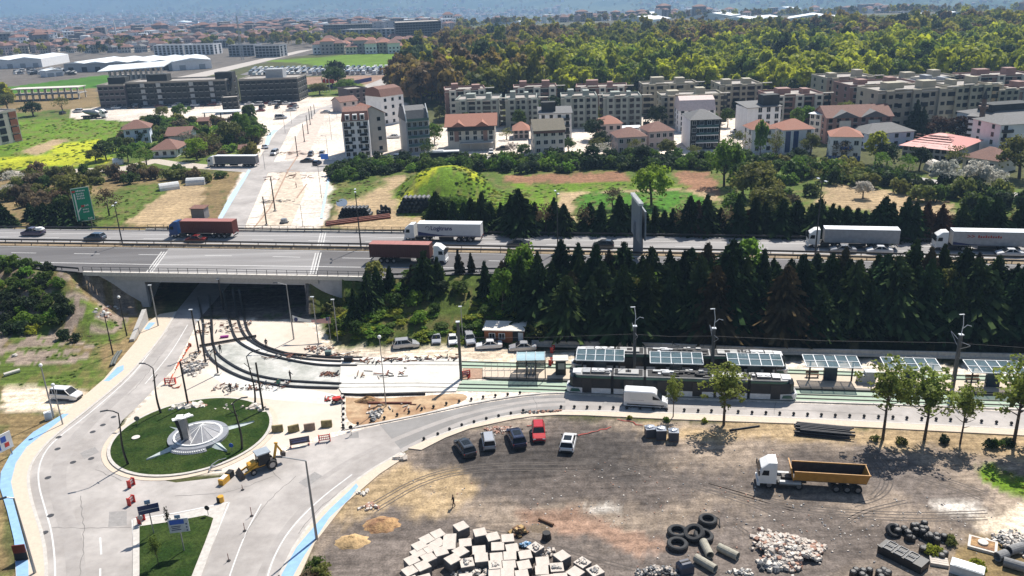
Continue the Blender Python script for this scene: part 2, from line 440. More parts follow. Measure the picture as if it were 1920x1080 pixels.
def build_ground():
 ys = [28.0]
 while ys[-1] < 13000: ys.append(ys[-1] * 1.0118 + 0.02)
 ys = np.array(ys); nu = 560; u = np.linspace(-1,1,nu)
 X = (u[None,:] * (ys[:,None] * 0.80 + 32)); Y = np.repeat(ys[:,None],nu,1)
 x = X.ravel(); y = Y.ravel(); z = height(x,y)
 n = len(ys); a = np.arange(n - 1)[:,None] * nu + np.arange(nu - 1)[None,:]
 q = np.stack([a,a + 1,a + 1 + nu,a + nu],-1).reshape(-1,4)
 me = bpy.data.meshes.new('ground'); me.vertices.add(len(x)); me.vertices.foreach_set('co',np.stack([x,y,z],1).ravel())
 me.loops.add(q.size); me.polygons.add(len(q)); me.loops.foreach_set('vertex_index',q.ravel())
 me.polygons.foreach_set('loop_start',np.arange(len(q)) * 4); me.polygons.foreach_set('loop_total',np.full(len(q),4)); me.update(calc_edges=True)
 col = np.ones((len(x),4)); col[:,:3] = ground_colour(x,y)
 at = me.color_attributes.new('soil','FLOAT_COLOR','POINT'); at.data.foreach_set('color',col.ravel())
 me.materials.append(mat('soil and grass',(1,1,1),0.95,attr='soil',world=True,var=0.34,scale=0.9,bump=0.8,spec=0.15)); me.shade_smooth()
 m = MATS['soil and grass']; n_ = m.node_tree; L = n_.links.new     # a second, finer grain
 b = n_.nodes['Principled BSDF']; src = b.inputs['Base Color'].links[0].from_socket
 g = n_.nodes.new('ShaderNodeNewGeometry'); t = n_.nodes.new('ShaderNodeTexNoise'); t.inputs['Scale'].default_value = 4.5; t.inputs['Detail'].default_value = 3
 L(g.outputs['Position'],t.inputs['Vector']); mr = n_.nodes.new('ShaderNodeMapRange'); mr.inputs[1].default_value = .3; mr.inputs[2].default_value = .7; mr.inputs[3].default_value = .72; mr.inputs[4].default_value = 1.28
 L(t.outputs[0],mr.inputs[0]); mx = n_.nodes.new('ShaderNodeMix'); mx.data_type = 'RGBA'; mx.blend_type = 'MULTIPLY'; mx.inputs[0].default_value = 1
 L(src,mx.inputs[6]); L(mr.outputs[0],mx.inputs[7]); L(mx.outputs[2],b.inputs['Base Color'])
 src = b.inputs['Base Color'].links[0].from_socket; mp = n_.nodes.new('ShaderNodeMapping'); mp.inputs['Scale'].default_value = (.07,.75,1); mp.inputs['Rotation'].default_value = (0,0,.12); L(g.outputs['Position'],mp.inputs[0])
 t = n_.nodes.new('ShaderNodeTexNoise'); t.inputs['Scale'].default_value = 1.6; t.inputs['Detail'].default_value = 4; t.inputs['Distortion'].default_value = .6; L(mp.outputs[0],t.inputs['Vector']); mr = n_.nodes.new('ShaderNodeMapRange'); mr.inputs[1].default_value = .35; mr.inputs[2].default_value = .65; mr.inputs[3].default_value = .80; mr.inputs[4].default_value = 1.22
 L(t.outputs[0],mr.inputs[0]); mx = n_.nodes.new('ShaderNodeMix'); mx.data_type = 'RGBA'; mx.blend_type = 'MULTIPLY'; mx.inputs[0].default_value = 1; L(src,mx.inputs[6]); L(mr.outputs[0],mx.inputs[7]); L(mx.outputs[2],b.inputs['Base Color'])
 tag(part('ground',me),kind='structure')
build_ground()
# ------------------------------------------------------------------ pavements, roads, markings
def smooth(pts,step=1.0,it=2):
 """Chaikin-smoothed polyline of plan points"""
 P_ = [Vector((p[0],p[1],0)) for p in pts]
 for _ in range(it):
  q = [P_[0]]
  for a,b in zip(P_,P_[1:]): q += [a * .75 + b * .25,a * .25 + b * .75]
  q.append(P_[-1]); P_ = q
 return P_
def resample(P_,step):
 out = [P_[0]]; acc = 0
 for a,b in zip(P_,P_[1:]):
  L_ = (b - a).length; t = step - acc
  while t <= L_: out.append(a.lerp(b,t / L_)); t += step
  acc = (acc + L_) % step if L_ + acc >= step else acc + L_
 return out
def offs(P_,d):
 o = []
 for i,p in enumerate(P_):
  t = (P_[min(i + 1,len(P_) - 1)] - P_[max(i - 1,0)]); t.z = 0; t.normalize()
  o.append(p + Vector((-t.y,t.x,0)) * d)
 return o
def W(pts,z=0): return [G(a,b,z) for a,b in pts]
def sheet(name,pts,z,m,thick=0.0,world=False,base=0.0,label=None,sm=0):
 P_ = [Vector((p[0],p[1],0)) for p in pts] if world else W(pts,base)
 if sm: P_ = smooth(P_ + [P_[0]],it=sm)[:-1]
 mb = MB()
 if thick: mb.prism([(p.x,p.y) for p in P_],z - thick,z)
 else:
  ar = sum(P_[i].x * P_[(i + 1) % len(P_)].y - P_[(i + 1) % len(P_)].x * P_[i].y for i in range(len(P_)))
  if ar < 0: P_ = P_[::-1]
  mb.poly([(p.x,p.y,z) for p in P_])
 return tag(mb.build(name,m),kind='structure')
def linemark(mb,P_,z,wd,dash=None):
 """painted line along plan points P_"""
 if not dash:
  a = offs(P_,wd / 2); b = offs(P_,-wd / 2)
  mb.strip([(p.x,p.y,z) for p in b],[(p.x,p.y,z) for p in a][:])
  return
 on,off = dash; Q = resample(P_,0.5); n1 = int(on / .5); n2 = int(off / .5); i = 0
 while i + n1 < len(Q):
  s_ = Q[i:i + n1 + 1]; a = offs(s_,wd / 2); b = offs(s_,-wd / 2)
  mb.strip([(p.x,p.y,z) for p in b],[(p.x,p.y,z) for p in a]); i += n1 + n2
ASPH = mat('worn light asphalt',(0.315,0.29,0.27),0.9,var=0.10,world=True,scale=0.7,col2=(0.42,0.39,0.365),scale2=0.14)
ASPN = mat('newer grey asphalt',(0.215,0.205,0.195),0.9,var=0.08,world=True,scale=0.6,col2=(0.26,0.25,0.24),scale2=0.2)
HWD = mat('dark highway asphalt',(0.105,0.10,0.10),0.9,var=0.08,world=True,scale=0.4,col2=(0.135,0.13,0.13),scale2=0.1,streak=(0.12,1.6,1))
HWL = mat('light highway asphalt',(0.215,0.205,0.20),0.9,var=0.10,world=True,scale=0.4,col2=(0.285,0.275,0.27),scale2=0.25,streak=(0.10,1.3,1))
PAINT = mat('white road paint',(0.62,0.61,0.59),0.7,var=0.12,world=True,scale=2)
PAVE = mat('cream paving',(0.56,0.47,0.37),0.85,var=0.07,world=True,scale=2.5)
BLUEP2 = mat('faded blue path',(0.42,0.55,0.66),0.8,var=0.15,world=True,scale=1.2)
PLAZ = mat('dusty pale concrete',(0.62,0.55,0.47),0.9,var=0.07,world=True,scale=0.8,col2=(0.55,0.47,0.385),scale2=0.10)
BLUEL = mat('blue cycle path',(0.25,0.42,0.62),0.8,var=0.10,world=True,scale=1.2)
KERB = mat('kerb stone',(0.50,0.47,0.43),0.85,var=0.12,world=True,scale=2)
SLAB = mat('fresh concrete',(0.66,0.64,0.59),0.85,var=0.10,world=True,scale=1.0,col2=(0.56,0.54,0.49),scale2=0.35)
WET = mat('curing concrete',(0.33,0.335,0.30),0.7,var=0.14,world=True,scale=1.3,col2=(0.52,0.51,0.47),scale2=0.3)
LAWN = mat('mown lawn',(0.018,0.040,0.007),0.95,var=0.38,world=True,scale=3.0,bump=0.9,spec=0.1,col2=(0.040,0.062,0.014),scale2=0.35)
TRGR = mat('pale green track bed',(0.34,0.43,0.33),0.85,var=0.06,world=True,scale=1.5)
RAILM = mat('steel rail',(0.10,0.095,0.09),0.4,0.5)
SOIL = mat('sandy soil',(0.46,0.33,0.20),0.95,var=0.18,world=True,scale=1.2,bump=0.5,col2=(0.33,0.20,0.11),scale2=0.4)
# street level asphalt, one sheet from under the bridge round to the lower road and off to the right
road_l = [(395,505),(330,585),(318,609),(298,640),(245,700),(210,732),(163,770),(112,810),(82,838),(60,868),(53,892),(54,915),(62,950),(82,1010),(89,1080),(80,1250)]
road_r = [(430,1250),(525,1080),(560,1010),(620,940),(690,885),(755,848),(800,826),(870,800),(950,780),(1060,770),(1300,777),(1500,785),(1920,806),(2400,830)]
road_t = [(2400,796),(1920,772),(1480,756),(1200,747),(1060,740),(1000,742),(900,757),(800,779),(712,797),(640,815),(560,838),(500,864),(430,893),(330,905),(245,890),(214,858),(213,830),(228,790),(270,750),(325,692),(350,645),(372,600),(455,505)]
sheet('road',road_l + road_r + road_t,0.02,ASPH)
sheet('road',[(712,797),(800,779),(900,757),(1000,742),(1060,740),(1060,770),(950,780),(870,800),(800,826),(756,848)],0.026,ASPN)
sheet('road',[(655,815),(672,809),(673,821),(655,822)],0.025,ASPN)
sheet('plaza',[(368,617),(377,598),(568,606),(590,618),(600,640),(640,672),(640,742),(640,806),(560,828),(520,845),(470,870),(430,885),(330,895),(245,880),(222,858),(221,830),(236,790),(278,750),(332,692),(357,645)],0.008,PLAZ)
# pavement and cycle path on the left
pv_out = [(300,590),(274,607),(256,640),(195,712),(118,778),(62,812),(22,850),(2,887),(0,915),(14,960),(27,1015),(30,1080),(30,1250)]
sheet('pavement',pv_out + road_l[::-1][:-1],0.14,PAVE,thick=0.13)
sheet('cycle_path',[(270,619),(280,606),(292,606),(279,619)],0.146,BLUEL)
sheet('cycle_path',[(195,716),(220,690),(232,686),(232,695),(205,716)],0.146,BLUEL)
sheet('cycle_path',[(118,778),(62,812),(22,850),(2,887),(0,915),(14,960),(27,1015),(31,1080),(30,1250),(54,1250),(54,1060),(45,997),(28,940),(21,905),(30,870),(50,840),(88,810),(130,777)],0.146,BLUEL)
# right-hand side pavement of the lower road with its cycle path
rr = W([(500,1250),(525,1080),(560,1010),(620,940),(690,885),(755,848)])
ro = W([(548,1250),(563,1080),(590,1020),(648,945),(712,890),(765,855)])
sheet('pavement',[(p.x,p.y) for p in rr + ro[::-1]],0.14,PAVE,thick=0.13,world=True)
sheet('cycle_path',[(495,1250),(528,1080),(556,1028),(590,988),(620,955),(655,922),(668,908),(672,914),(655,938),(618,972),(598,1003),(572,1042),(551,1080),(535,1250)],0.146,BLUEL)
sheet('pavement',[(765,842),(800,826),(870,800),(950,780),(1060,770),(1300,777),(1500,785),(1920,806),(2400,830),(2400,846),(1920,818),(1500,796),(1250,787),(1100,780),(1047,779),(997,782),(963,787),(930,794),(880,805),(835,822),(790,845)],0.14,PAVE,thick=0.13)
# kerbs
def kerb(pts,name='kerb',wd=0.35,z=0.15,it=1,world=False):
 P_ = smooth(pts if world else W(pts),it=it); mb = MB()
 a = offs(P_,wd / 2); b = offs(P_,-wd / 2)
 for i in range(len(P_) - 1):
  mb.prism([(b[i].x,b[i].y),(b[i + 1].x,b[i + 1].y),(a[i + 1].x,a[i + 1].y),(a[i].x,a[i].y)],0,z)
 return tag(mb.build(name,KERB),kind='structure')
kerb(road_l[1:]); kerb(road_r[1:6]); kerb([(645,806),(712,794),(800,776),(900,754),(1000,739),(1060,737),(1200,744),(1480,753),(1920,768),(2400,792)])
kerb(road_r[6:])
kerb([(642,740),(644,770),(645,806)])
# roundabout
RB = (G(222,815) + G(508,800)) / 2; RB = Vector((RB.x,(G(368,752).y + G(368,887).y) / 2,0)); RBR = 10.45
def ring(c,r,n=64): return [(c.x + r * math.cos(2 * math.pi * i / n),c.y + r * math.sin(2 * math.pi * i / n)) for i in range(n)]
sheet('kerb_apron',ring(RB,RBR + 1.15),0.06,PAVE,thick=0.05,world=True)
sheet('kerb',ring(RB,RBR + 0.42),0.20,KERB,thick=0.19,world=True)
def lawn(name,plan,z0,rise,m):
 c = Vector((sum(p[0] for p in plan) / len(plan),sum(p[1] for p in plan) / len(plan),0)); mb = MB(); prev = None
 n = len(plan); k = 6
 rows = [[(c.x + (p[0] - c.x) * (1 - j / k * 0.97),c.y + (p[1] - c.y) * (1 - j / k * .97),z0 + rise * math.sin(math.pi / 2 * j / k)) for p in plan] for j in range(k + 1)]
 mb.loft(rows,caps=False); mb.poly(rows[-1]); return tag(mb.build(name,m,smooth=True),kind='structure')
lawn('lawn',ring(RB,RBR),0.205,0.55,LAWN)
isl = [(262,988),(330,978),(403,964),(392,1000),(360,1080),(330,1160),(262,1160)]
sheet('kerb',[(250,975),(330,966),(425,944),(412,985),(378,1080),(340,1180),(248,1180)],0.10,KERB,thick=0.09)
I_ = smooth(W(isl + [isl[0]]),it=1)[:-1]
lawn('lawn',[(p.x,p.y) for p in I_],0.12,0.12,LAWN)
# markings
mb = MB()
linemark(mb,smooth(W([(352,609),(325,655),(298,690),(272,720)])),0.03,0.15)
linemark(mb,smooth(W([(314,618),(282,660),(250,702),(200,748),(150,790),(122,810),(88,840),(72,875),(72,910),(85,955),(99,1005),(105,1080),(100,1200)])),0.03,0.18)
linemark(mb,W([(188,1008),(190,1040)]),0.03,0.2); linemark(mb,W([(188,1066),(188,1100)]),0.03,0.2)
linemark(mb,W([(248,974),(330,962),(430,942)]),0.03,0.2); linemark(mb,W([(430,942),(412,985),(372,1085),(350,1150)]),0.03,0.2)
linemark(mb,smooth(W([(248,974),(252,1020),(250,1180)])),0.03,0.2)
linemark(mb,smooth(W([(490,945),(460,1000),(430,1080),(400,1180)])),0.03,0.15)
linemark(mb,smooth(W([(660,890),(600,935),(545,990),(515,1040),(500,1085),(470,1200)])),0.03,0.18)
tag(mb.build('road_marking',PAINT),kind='structure')
mb = MB()   # wheel-worn darker lanes
TRK = mat('wheel-polished asphalt',(0.315,0.29,0.27),0.8,var=0.10,world=True,scale=0.7,col2=(0.35,0.325,0.305),scale2=0.3)
for P_,wd in ((smooth(W([(336,612),(302,655),(262,705),(215,750),(160,800),(120,850),(105,900),(118,960),(138,1010),(145,1100)])),1.9),(smooth(W([(610,950),(690,880),(780,830),(880,785),(1000,760),(1100,757),(1400,766)])),.9),(smooth(W([(560,930),(650,865),(760,815),(870,775),(1000,750),(1100,748),(1400,758)])),.9),(smooth(W([(480,1100),(520,1010),(580,940)])),.9)):
 linemark(mb,P_,0.028,wd)
tag(mb.build('wheel_track',TRK),kind='structure')
mb = MB()
for px,py in [(213,782),(193,797),(174,810),(110,820),(90,896),(95,967),(84,999),(108,842),(137,867),(171,860)]:
 p = G(px,py); mb.prism([(p.x + .4 * math.cos(t),p.y + .4 * math.sin(t)) for t in [k * math.pi / 5 for k in range(10)]],0.0,0.032)
tag(mb.build('manhole_cover',RAILM),kind='structure')
mb = MB()
for P_ in ([(1640,850),(1668,880),(1672,910),(1650,935),(1600,948)],[(1625,855),(1652,882),(1656,908),(1636,930)],[(1160,870),(1300,900),(1420,935),(1500,960)],[(1165,880),(1295,910),(1410,946),(1480,975)],[(860,985),(1000,1012),(1120,1050),(1220,1075)],[(1330,905),(1500,952),(1700,965),(1850,960)],[(1330,915),(1500,962),(1700,976),(1850,972)],[(1560,1000),(1610,960),(1700,940)],[(1380,985),(1430,1020),(1500,1075)],[(1720,885),(1780,900),(1850,925)],[(1715,897),(1775,912),(1845,938)],[(700,960),(800,900),(900,880),(1100,880)],[(690,950),(790,892),(900,870),(1100,868)]):
 Q = smooth(W(P_),it=2)
 for o_ in (-.12,.12): linemark(mb,offs(Q,o_ * 2),0.006,.16)
tag(mb.build('tyre_track',mat('pressed dirt',(0.10,0.084,0.072),.95,var=.3,world=True,scale=2.5)),kind='structure')
mb = MB(); rc = random.Random(44)     # tarred cracks, joints and repair patches in the asphalt
for P_ in ([(150,1080),(160,1000),(150,930)],[(300,668),(262,720),(240,742)],[(455,1010),(500,940),(560,890)],[(560,1000),(600,950),(680,890)],[(330,930),(430,925),(520,890)],[(860,775),(960,758),(1060,753)],[(1300,762),(1500,770),(1700,779)],[(180,880),(235,905)],[(95,990),(250,990)],[(500,870),(530,905)],[(1455,757),(1450,781)],[(1000,745),(1010,772)]):
 Q = resample(smooth(W(P_)),.8); Q = [q + Vector((rc.uniform(-.12,.12),rc.uniform(-.12,.12),0)) for q in Q]; linemark(mb,Q,0.031,.07)
tag(mb.build('tar_joint',mat('tar joint',(0.17,0.16,0.15),.8)),kind='structure')
for k,pts in enumerate(([(205,960),(238,958),(238,985),(203,988)],[(560,905),(590,885),(605,893),(575,914)],[(1130,754),(1180,756),(1179,762),(1129,760)],[(150,850),(178,838),(186,848),(158,861)])): sheet('road_patch',pts,.030,mat('asphalt repair',(0.275,0.262,0.25),.9,var=.12,world=True,scale=2))
# ------------------------------------------------------------------ tram tracks and platform
ptop = [(867,713),(1062,718),(1480,731),(1920,745),(2400,762)]; pbot = [(2400,790),(1920,765),(1480,751),(1062,737),(855,733)]
sheet('track_bed',ptop + pbot,0.05,TRGR,thick=0.045)
sheet('track_bed',[(866,677),(1062,682),(1480,692),(1920,706),(2400,722),(2400,738),(1920,720),(1480,704),(1062,694),(866,690)],0.05,TRGR,thick=0.045)
sheet('platform',[(905,692),(1062,695),(1480,705),(1920,721),(2400,739),(2400,758),(1920,741),(1480,728),(1062,714),(905,710)],0.30,PAVE,thick=0.29)
TILE = mat('brown tactile tiles',(0.34,0.22,0.15),0.85,var=0.3,world=True,scale=4)
sheet('platform_ramp',[(868,691),(905,692),(905,710),(868,712)],0.10,TILE,thick=0.09)
sheet('platform_edge',[(905,709.5),(1062,713.5),(1480,727.5),(1920,740.5),(2400,757.5),(2400,761),(1920,744),(1480,731),(1062,717),(920,713)],0.312,RAILM,thick=0.30)
sheet('concrete_slab',[(640,673),(700,671),(866,673),(866,712),(855,735),(800,736),(642,740),(636,730)],0.16,SLAB,thick=0.15)
LA = [(383,613),(381,634),(383,652),(391,669),(408,685),(431,699),(462,712),(489,718),(520,723),(556,727),(634,729)]
LB = [(398,611),(398,637),(404,660),(416,673),(442,690),(466,701),(487,707),(525,714),(562,717),(640,721)]
LC = [(433,609),(438,628),(446,641),(462,652),(485,663),(519,671),(560,680),(600,686),(640,687),(670,687)]
LD = [(449,609),(457,628),(470,641),(492,654),(519,664),(560,673),(600,677),(640,679),(676,679)]
LE = [(461,609),(466,624),(481,643),(504,654),(537,664),(550,665),(625,672),(680,672)]
tails = [[(372,560),(378,590)],[(392,555),(396,590)],[(418,545),(428,590)],[(436,545),(445,590)],[(448,545),(457,590)]]
sheet('concrete_slab',[(383,652)] + LA[3:] + [(640,737),(645,687)] + LC[::-1][2:7] + [(446,641),(398,650)],0.05,WET,thick=0.045)
sheet('concrete_slab',LC[2:] + LD[::-1][:-2],0.07,SLAB,thick=0.06)
sheet('concrete_slab',[(374,690),(430,700),(640,742),(640,760),(540,752),(470,745),(430,728)],0.012,SLAB)
for Q,tl in zip((LA,LB,LC,LD,LE),tails):
 P_ = smooth(W(tl + Q),it=2); a = offs(P_,.17); b = offs(P_,-.17); mb = MB()
 for i in range(len(P_) - 1): mb.prism([(b[i].x,b[i].y),(b[i + 1].x,b[i + 1].y),(a[i + 1].x,a[i + 1].y),(a[i].x,a[i].y)],0.02,0.30)
 r_ = tag(mb.build('rail_formwork',DKMET),'dark curved rail, %s' % {0: 'outermost of the bend by the roundabout',1: 'second from the outside of the bend',2: 'third from the outside of the bend, edge of the grey slab',3: 'fourth from the outside of the bend',4: 'innermost of the bend by the banner'}[[LA,LB,LC,LD,LE].index(Q)],'rail','rails being laid in the bend')
for pts in ([(640,679),(866,679),(1062,684.5),(1480,695),(1920,709),(2400,725)],[(640,685),(866,686),(1062,691),(1480,701),(1920,716.5),(2400,733)],[(640,721),(780,720),(1000,724),(1480,740),(1920,754),(2400,772)],[(634,728),(780,727),(1000,731),(1480,747),(1920,761.5),(2400,782)]):
 mb = MB(); P_ = W(pts)
 for a,b in zip(P_,P_[1:]): mb.beam((a.x,a.y,.185),(b.x,b.y,.185),.12,.12)
 tag(mb.build('rail',RAILM),kind='structure')
mb = MB()    # formwork timber along the slab edge
P_ = W([(640,739),(700,741),(798,739)]); 
for a,b in zip(P_,P_[1:]): mb.beam((a.x,a.y - .25,.34),(b.x,b.y - .25,.34),.1,.34)
tag(mb.build('formwork_board',DKMET),'dark formwork board along the front edge of the white slab','formwork')
mb = MB(); a = G(374,651); b = G(481,632); mb.beam((a.x,a.y,.42),(b.x,b.y,.42),.3,.3)
tag(mb.build('steel_beam',DKMET),'dark steel beam laid across the curved rails','beam')
# low retaining wall behind the stop
mb = MB(); P_ = W([(997,648),(1200,652),(1440,662),(1920,674),(2400,690)])
for a,b in zip(P_,P_[1:]):
 L_ = (b - a).length; n = int(L_ / 3)
 for i in range(n):
  p = a.lerp(b,(i + .5) / n); mb.box((p.x,p.y,0),(L_ / n - .05,.35,.95),math.atan2(b.y - a.y,b.x - a.x))
  mb.box((p.x,p.y - .35,0),(L_ / n,.3,.3),math.atan2(b.y - a.y,b.x - a.x))
tag(mb.build('retaining_wall',CONCW),'long low concrete wall between the tram stop and the dark spruces','wall')
sheet('soil',[(648,745),(700,748),(800,742),(870,736),(880,750),(800,774),(720,790),(650,801)],0.012,SOIL,sm=2)
# ------------------------------------------------------------------ highway
xs_all = list(np.concatenate([np.arange(-420,-90,12),np.arange(-90,-10,2.5),np.arange(-10,500,12)]))
def hstrip(name,f0,f1,z,m,x0=-420,x1=490,thick=0):
 xs = [x0] + [x for x in xs_all if x0 < x < x1] + [x1]
 mb = MB(); A = [(x,float(f0(x)),z) for x in xs]; B = [(x,float(f1(x)),z) for x in xs]
 mb.strip(A,B)
 if thick:
  A2 = [(a[0],a[1],z - thick) for a in A]; B2 = [(a[0],a[1],z - thick) for a in B]
  mb.strip(B2,A2); mb.strip(A2,A); mb.strip(B,B2); mb.poly([A[0],B[0],B2[0],A2[0]]); mb.poly([A[-1],A2[-1],B2[-1],B[-1]])
 return tag(mb.build(name,m),kind='structure')
mid = lambda x: float(hw_mid(x))
hstrip('highway',lambda x: float(hw_near(x)) + .1,lambda x: mid(x) - 2.0,HW,HWD)
hstrip('highway',lambda x: mid(x) + 1.0,lambda x: float(hw_far(x)) - .1,HW,HWL)
hstrip('median_strip',lambda x: mid(x) - 2.0,lambda x: mid(x) + 1.0,HW + .05,mat('dusty verge',(0.24,0.18,0.11),0.95,var=.25,world=True,scale=1.5))
# the bridge: light surface, joints, slab, walls
JL = (G(308,472,HW),G(278,513,HW)); JR = (G(597,474,HW),G(587,514,HW)); JF = (G(606,436,HW),G(600,463,HW))
sheet('bridge_surface',[(JL[0].x,mid(JL[0].x) - 2.05),(JR[0].x,mid(JR[0].x) - 2.05),(JR[1].x,float(hw_near(JR[1].x)) + .2),(JL[1].x,float(hw_near(JL[1].x)) + .2)],HW + .006,HWL,world=True)
mb = MB()
for a,b in (JL,JR,JF):
 for k in (-.55,0,.55):
  linemark(mb,[Vector((a.x + k,a.y,0)),Vector((b.x + k,b.y,0))],HW + .012,.28)
tag(mb.build('expansion_joint',mat('pale joint mortar',(0.50,0.49,0.47),0.8,var=.2)),kind='structure')
mb = MB(); xs = np.arange(-300,300,2.0)
def hl(off,x0,x1,wd=.18,dash=None):
 P_ = [Vector((x,mid(x) + (off(x) if callable(off) else off),0)) for x in np.arange(x0,x1 + .1,2.0)]; linemark(mb,P_,HW + .016,wd,dash)
hl(-2.5,-300,300); hl(lambda x: -float(np.interp(x,[-100,-70,-31,0],[13.2,13.4,12.6,11.4])),-300,300,.25)
hl(-7.0,-300,300,.2,(6,9)); hl(4.6,-300,300,.18,(5,8)); hl(8.0,-300,300,.18); hl(1.5,-300,300)
tag(mb.build('road_marking',PAINT),kind='structure')
x0b,x1b = -84.5,-24.0
hstrip('bridge_deck',lambda x: float(hw_near(x)) - .25,lambda x: float(hw_far(x)) + .2,HW - .02,CONC,-78.0,-36.5,1.25)
hstrip('bridge_edge',lambda x: float(hw_near(x)) - .35,lambda x: float(hw_near(x)) + .25,HW + .28,CONCW,x0b,x1b,.75)
hstrip('bridge_edge',lambda x: float(hw_far(x)) - .25,lambda x: float(hw_far(x)) + .35,HW + .28,CONCW,x0b,-20,.75)
WALLC = mat('abutment concrete',(0.40,0.40,0.41),0.85,var=.12,scale=.8,world=True)
hstrip('girder',lambda x: float(hw_near(x)) - .05,lambda x: float(hw_near(x)) + .9,HW - .47,WALLC,-74.3,-38.2,1.2)
def wall(a,b,z0,z1,t,name='abutment_wall',m=WALLC):
 mb = MB(); a = Vector((a[0],a[1],0)); b = Vector((b[0],b[1],0)); n = (b - a).normalized(); n = Vector((-n.y,n.x,0)) * t
 mb.prism([(a.x,a.y),(b.x,b.y),(b.x + n.x,b.y + n.y),(a.x + n.x,a.y + n.y)],z0,z1); return tag(mb.build(name,m),kind='structure')
nl = (-72.0,float(hw_near(-72)) + .3); nr = (-39.2,float(hw_near(-39.2)) + .3)
wall(UP_L[1],nl,-.2,HW - 1.3,-.8); wall(nr,UP_R[1],-.2,HW - 1.3,-.8)
wall((x0b,float(hw_near(x0b))),(-71.9,float(hw_near(-71.9))),0,HW - .48,.6); wall((-39.3,float(hw_near(-39.3))),(x1b,float(hw_near(x1b))),0,HW - .48,.6)
mb = MB(); a = G(279,603); b = G(252,640); n = Vector((.5,.35,0)) 
mb.prism([(a.x,a.y),(b.x,b.y),(b.x - .7,b.y - .3),(a.x - .7,a.y - .3)],0,[2.6,.5,.5,2.6]); tag(mb.build('wing_wall',CONC),'sloping concrete wing wall beside the underpass pavement','wall')
# guardrails
GRD = mat('weathered guardrail steel',(0.05,0.052,0.055),0.5,0.4,var=.2)
def guardrail(label,f,x0,x1,off=0,z=HW):
 t = thing('guardrail',label,'guardrail',(x0,f(x0),z),0,'guardrails of the highway')
 P_ = [Vector((x,f(x),z)) for x in np.arange(x0,x1 + .1,4.0)]; o = P_[0]; mb = MB(); pb = MB()
 for a,b in zip(P_,P_[1:]):
  mb.beam(tuple(a - o + Vector((0,0,.80))),tuple(b - o + Vector((0,0,.80))),.10,.34)
 for a in P_: pb.box((a.x - o.x,a.y - o.y + .1,0),(.12,.12,.72))
 mb.build('rail',GRD,t); q = pb.build('post',GRD,t); q['kind'] = 'stuff'
guardrail('dark steel guardrail along the far edge of the highway',lambda x: float(hw_far(x)) - .5,-190,190)
guardrail('dark steel guardrail on the far side of the highway median',lambda x: mid(x) + .8,-190,190)
guardrail('dark steel guardrail on the near side of the highway median',lambda x: mid(x) - 1.8,-190,190)
guardrail('dark steel guardrail along the near edge of the highway, before the bridge',lambda x: float(hw_near(x)) + .6,-190,-86)
guardrail('dark steel guardrail along the near edge of the highway behind the spruces',lambda x: float(hw_near(x)) + .6,-22,190)
def railing(label,f,x0,x1,z):
 t = thing('bridge_railing',label,'railing',(x0,f(x0),z),0,'railings of the bridge'); mb = MB(); pb = MB(); P_ = [Vector((x,f(x),z)) for x in np.arange(x0,x1 + .1,2.0)]; o = P_[0]
 for a,b in zip(P_,P_[1:]):
  for h in (1.0,.55): mb.beam(tuple(a - o + Vector((0,0,h))),tuple(b - o + Vector((0,0,h))),.07,.07)
 for a in P_: pb.box((a.x - o.x,a.y - o.y,0),(.08,.08,1.0))
 mb.build('rail',GRD,t); pb.build('post',GRD,t)['kind'] = 'stuff'
railing('grey steel railing along the near parapet of the bridge',lambda x: float(hw_near(x)) + .0,x0b,x1b,HW + .28)
railing('grey steel railing along the far parapet of the bridge',lambda x: float(hw_far(x)) + .05,-84,-20,HW + .28)
mb = MB()     # white concrete strips between the median rails on the bridge
for x in np.arange(-83,-27,3.0): mb.box((x,mid(x) - 1.0,HW + .05),(2.9,.6,.25),math.atan2(mid(x + 1) - mid(x),1))
tag(mb.build('median_kerb',CONCW),kind='structure')
# ------------------------------------------------------------------ streets beyond the highway
sheet('road',[(640,190),(655,190),(545,240),(500,330),(455,345 + 90),(400,432),(470,320),(520,245),(560,215)],0.02,ASPH)
sheet('road',[(395,310),(480,306),(560,300),(640,300),(760,298),(900,293),(1100,289),(1400,291),(1600,312),(1760,338),(1930,365),(2300,400),(2300,412),(1920,372),(1740,345),(1600,320),(1400,297),(1100,296),(900,301),(760,306),(640,310),(600,322),(470,324),(395,318)],0.024,ASPH)
sheet('road',[(-100,330),(0,322),(120,318),(230,312),(290,297),(330,303),(395,309),(395,318),(330,314),(290,306),(240,320),(120,326),(0,332),(-100,340)],0.022,mat('dirt track',(0.46,0.40,0.33),.95,world=True,var=.15))
sheet('cycle_path',[(408,412),(416,412),(470,320),(466,318),(430,370)],0.16,BLUEP2,thick=.12)
sheet('cycle_path',[(600,410),(605,410),(622,315),(618,315)],0.16,BLUEP2,thick=.12)
sheet('cycle_path',[(496,272),(504,272),(510,255),(522,243),(512,243),(500,256)],0.03,BLUEP2)
sheet('road',[(640,195),(720,160),(760,140),(835,100),(838,84),(815,100),(740,138),(690,158)],0.02,ASPH)
sheet('road',[(380,135),(560,95),(590,92),(400,140),(300,165),(260,160)],0.02,mat('pale road',(0.42,0.38,0.34),.9,world=True))
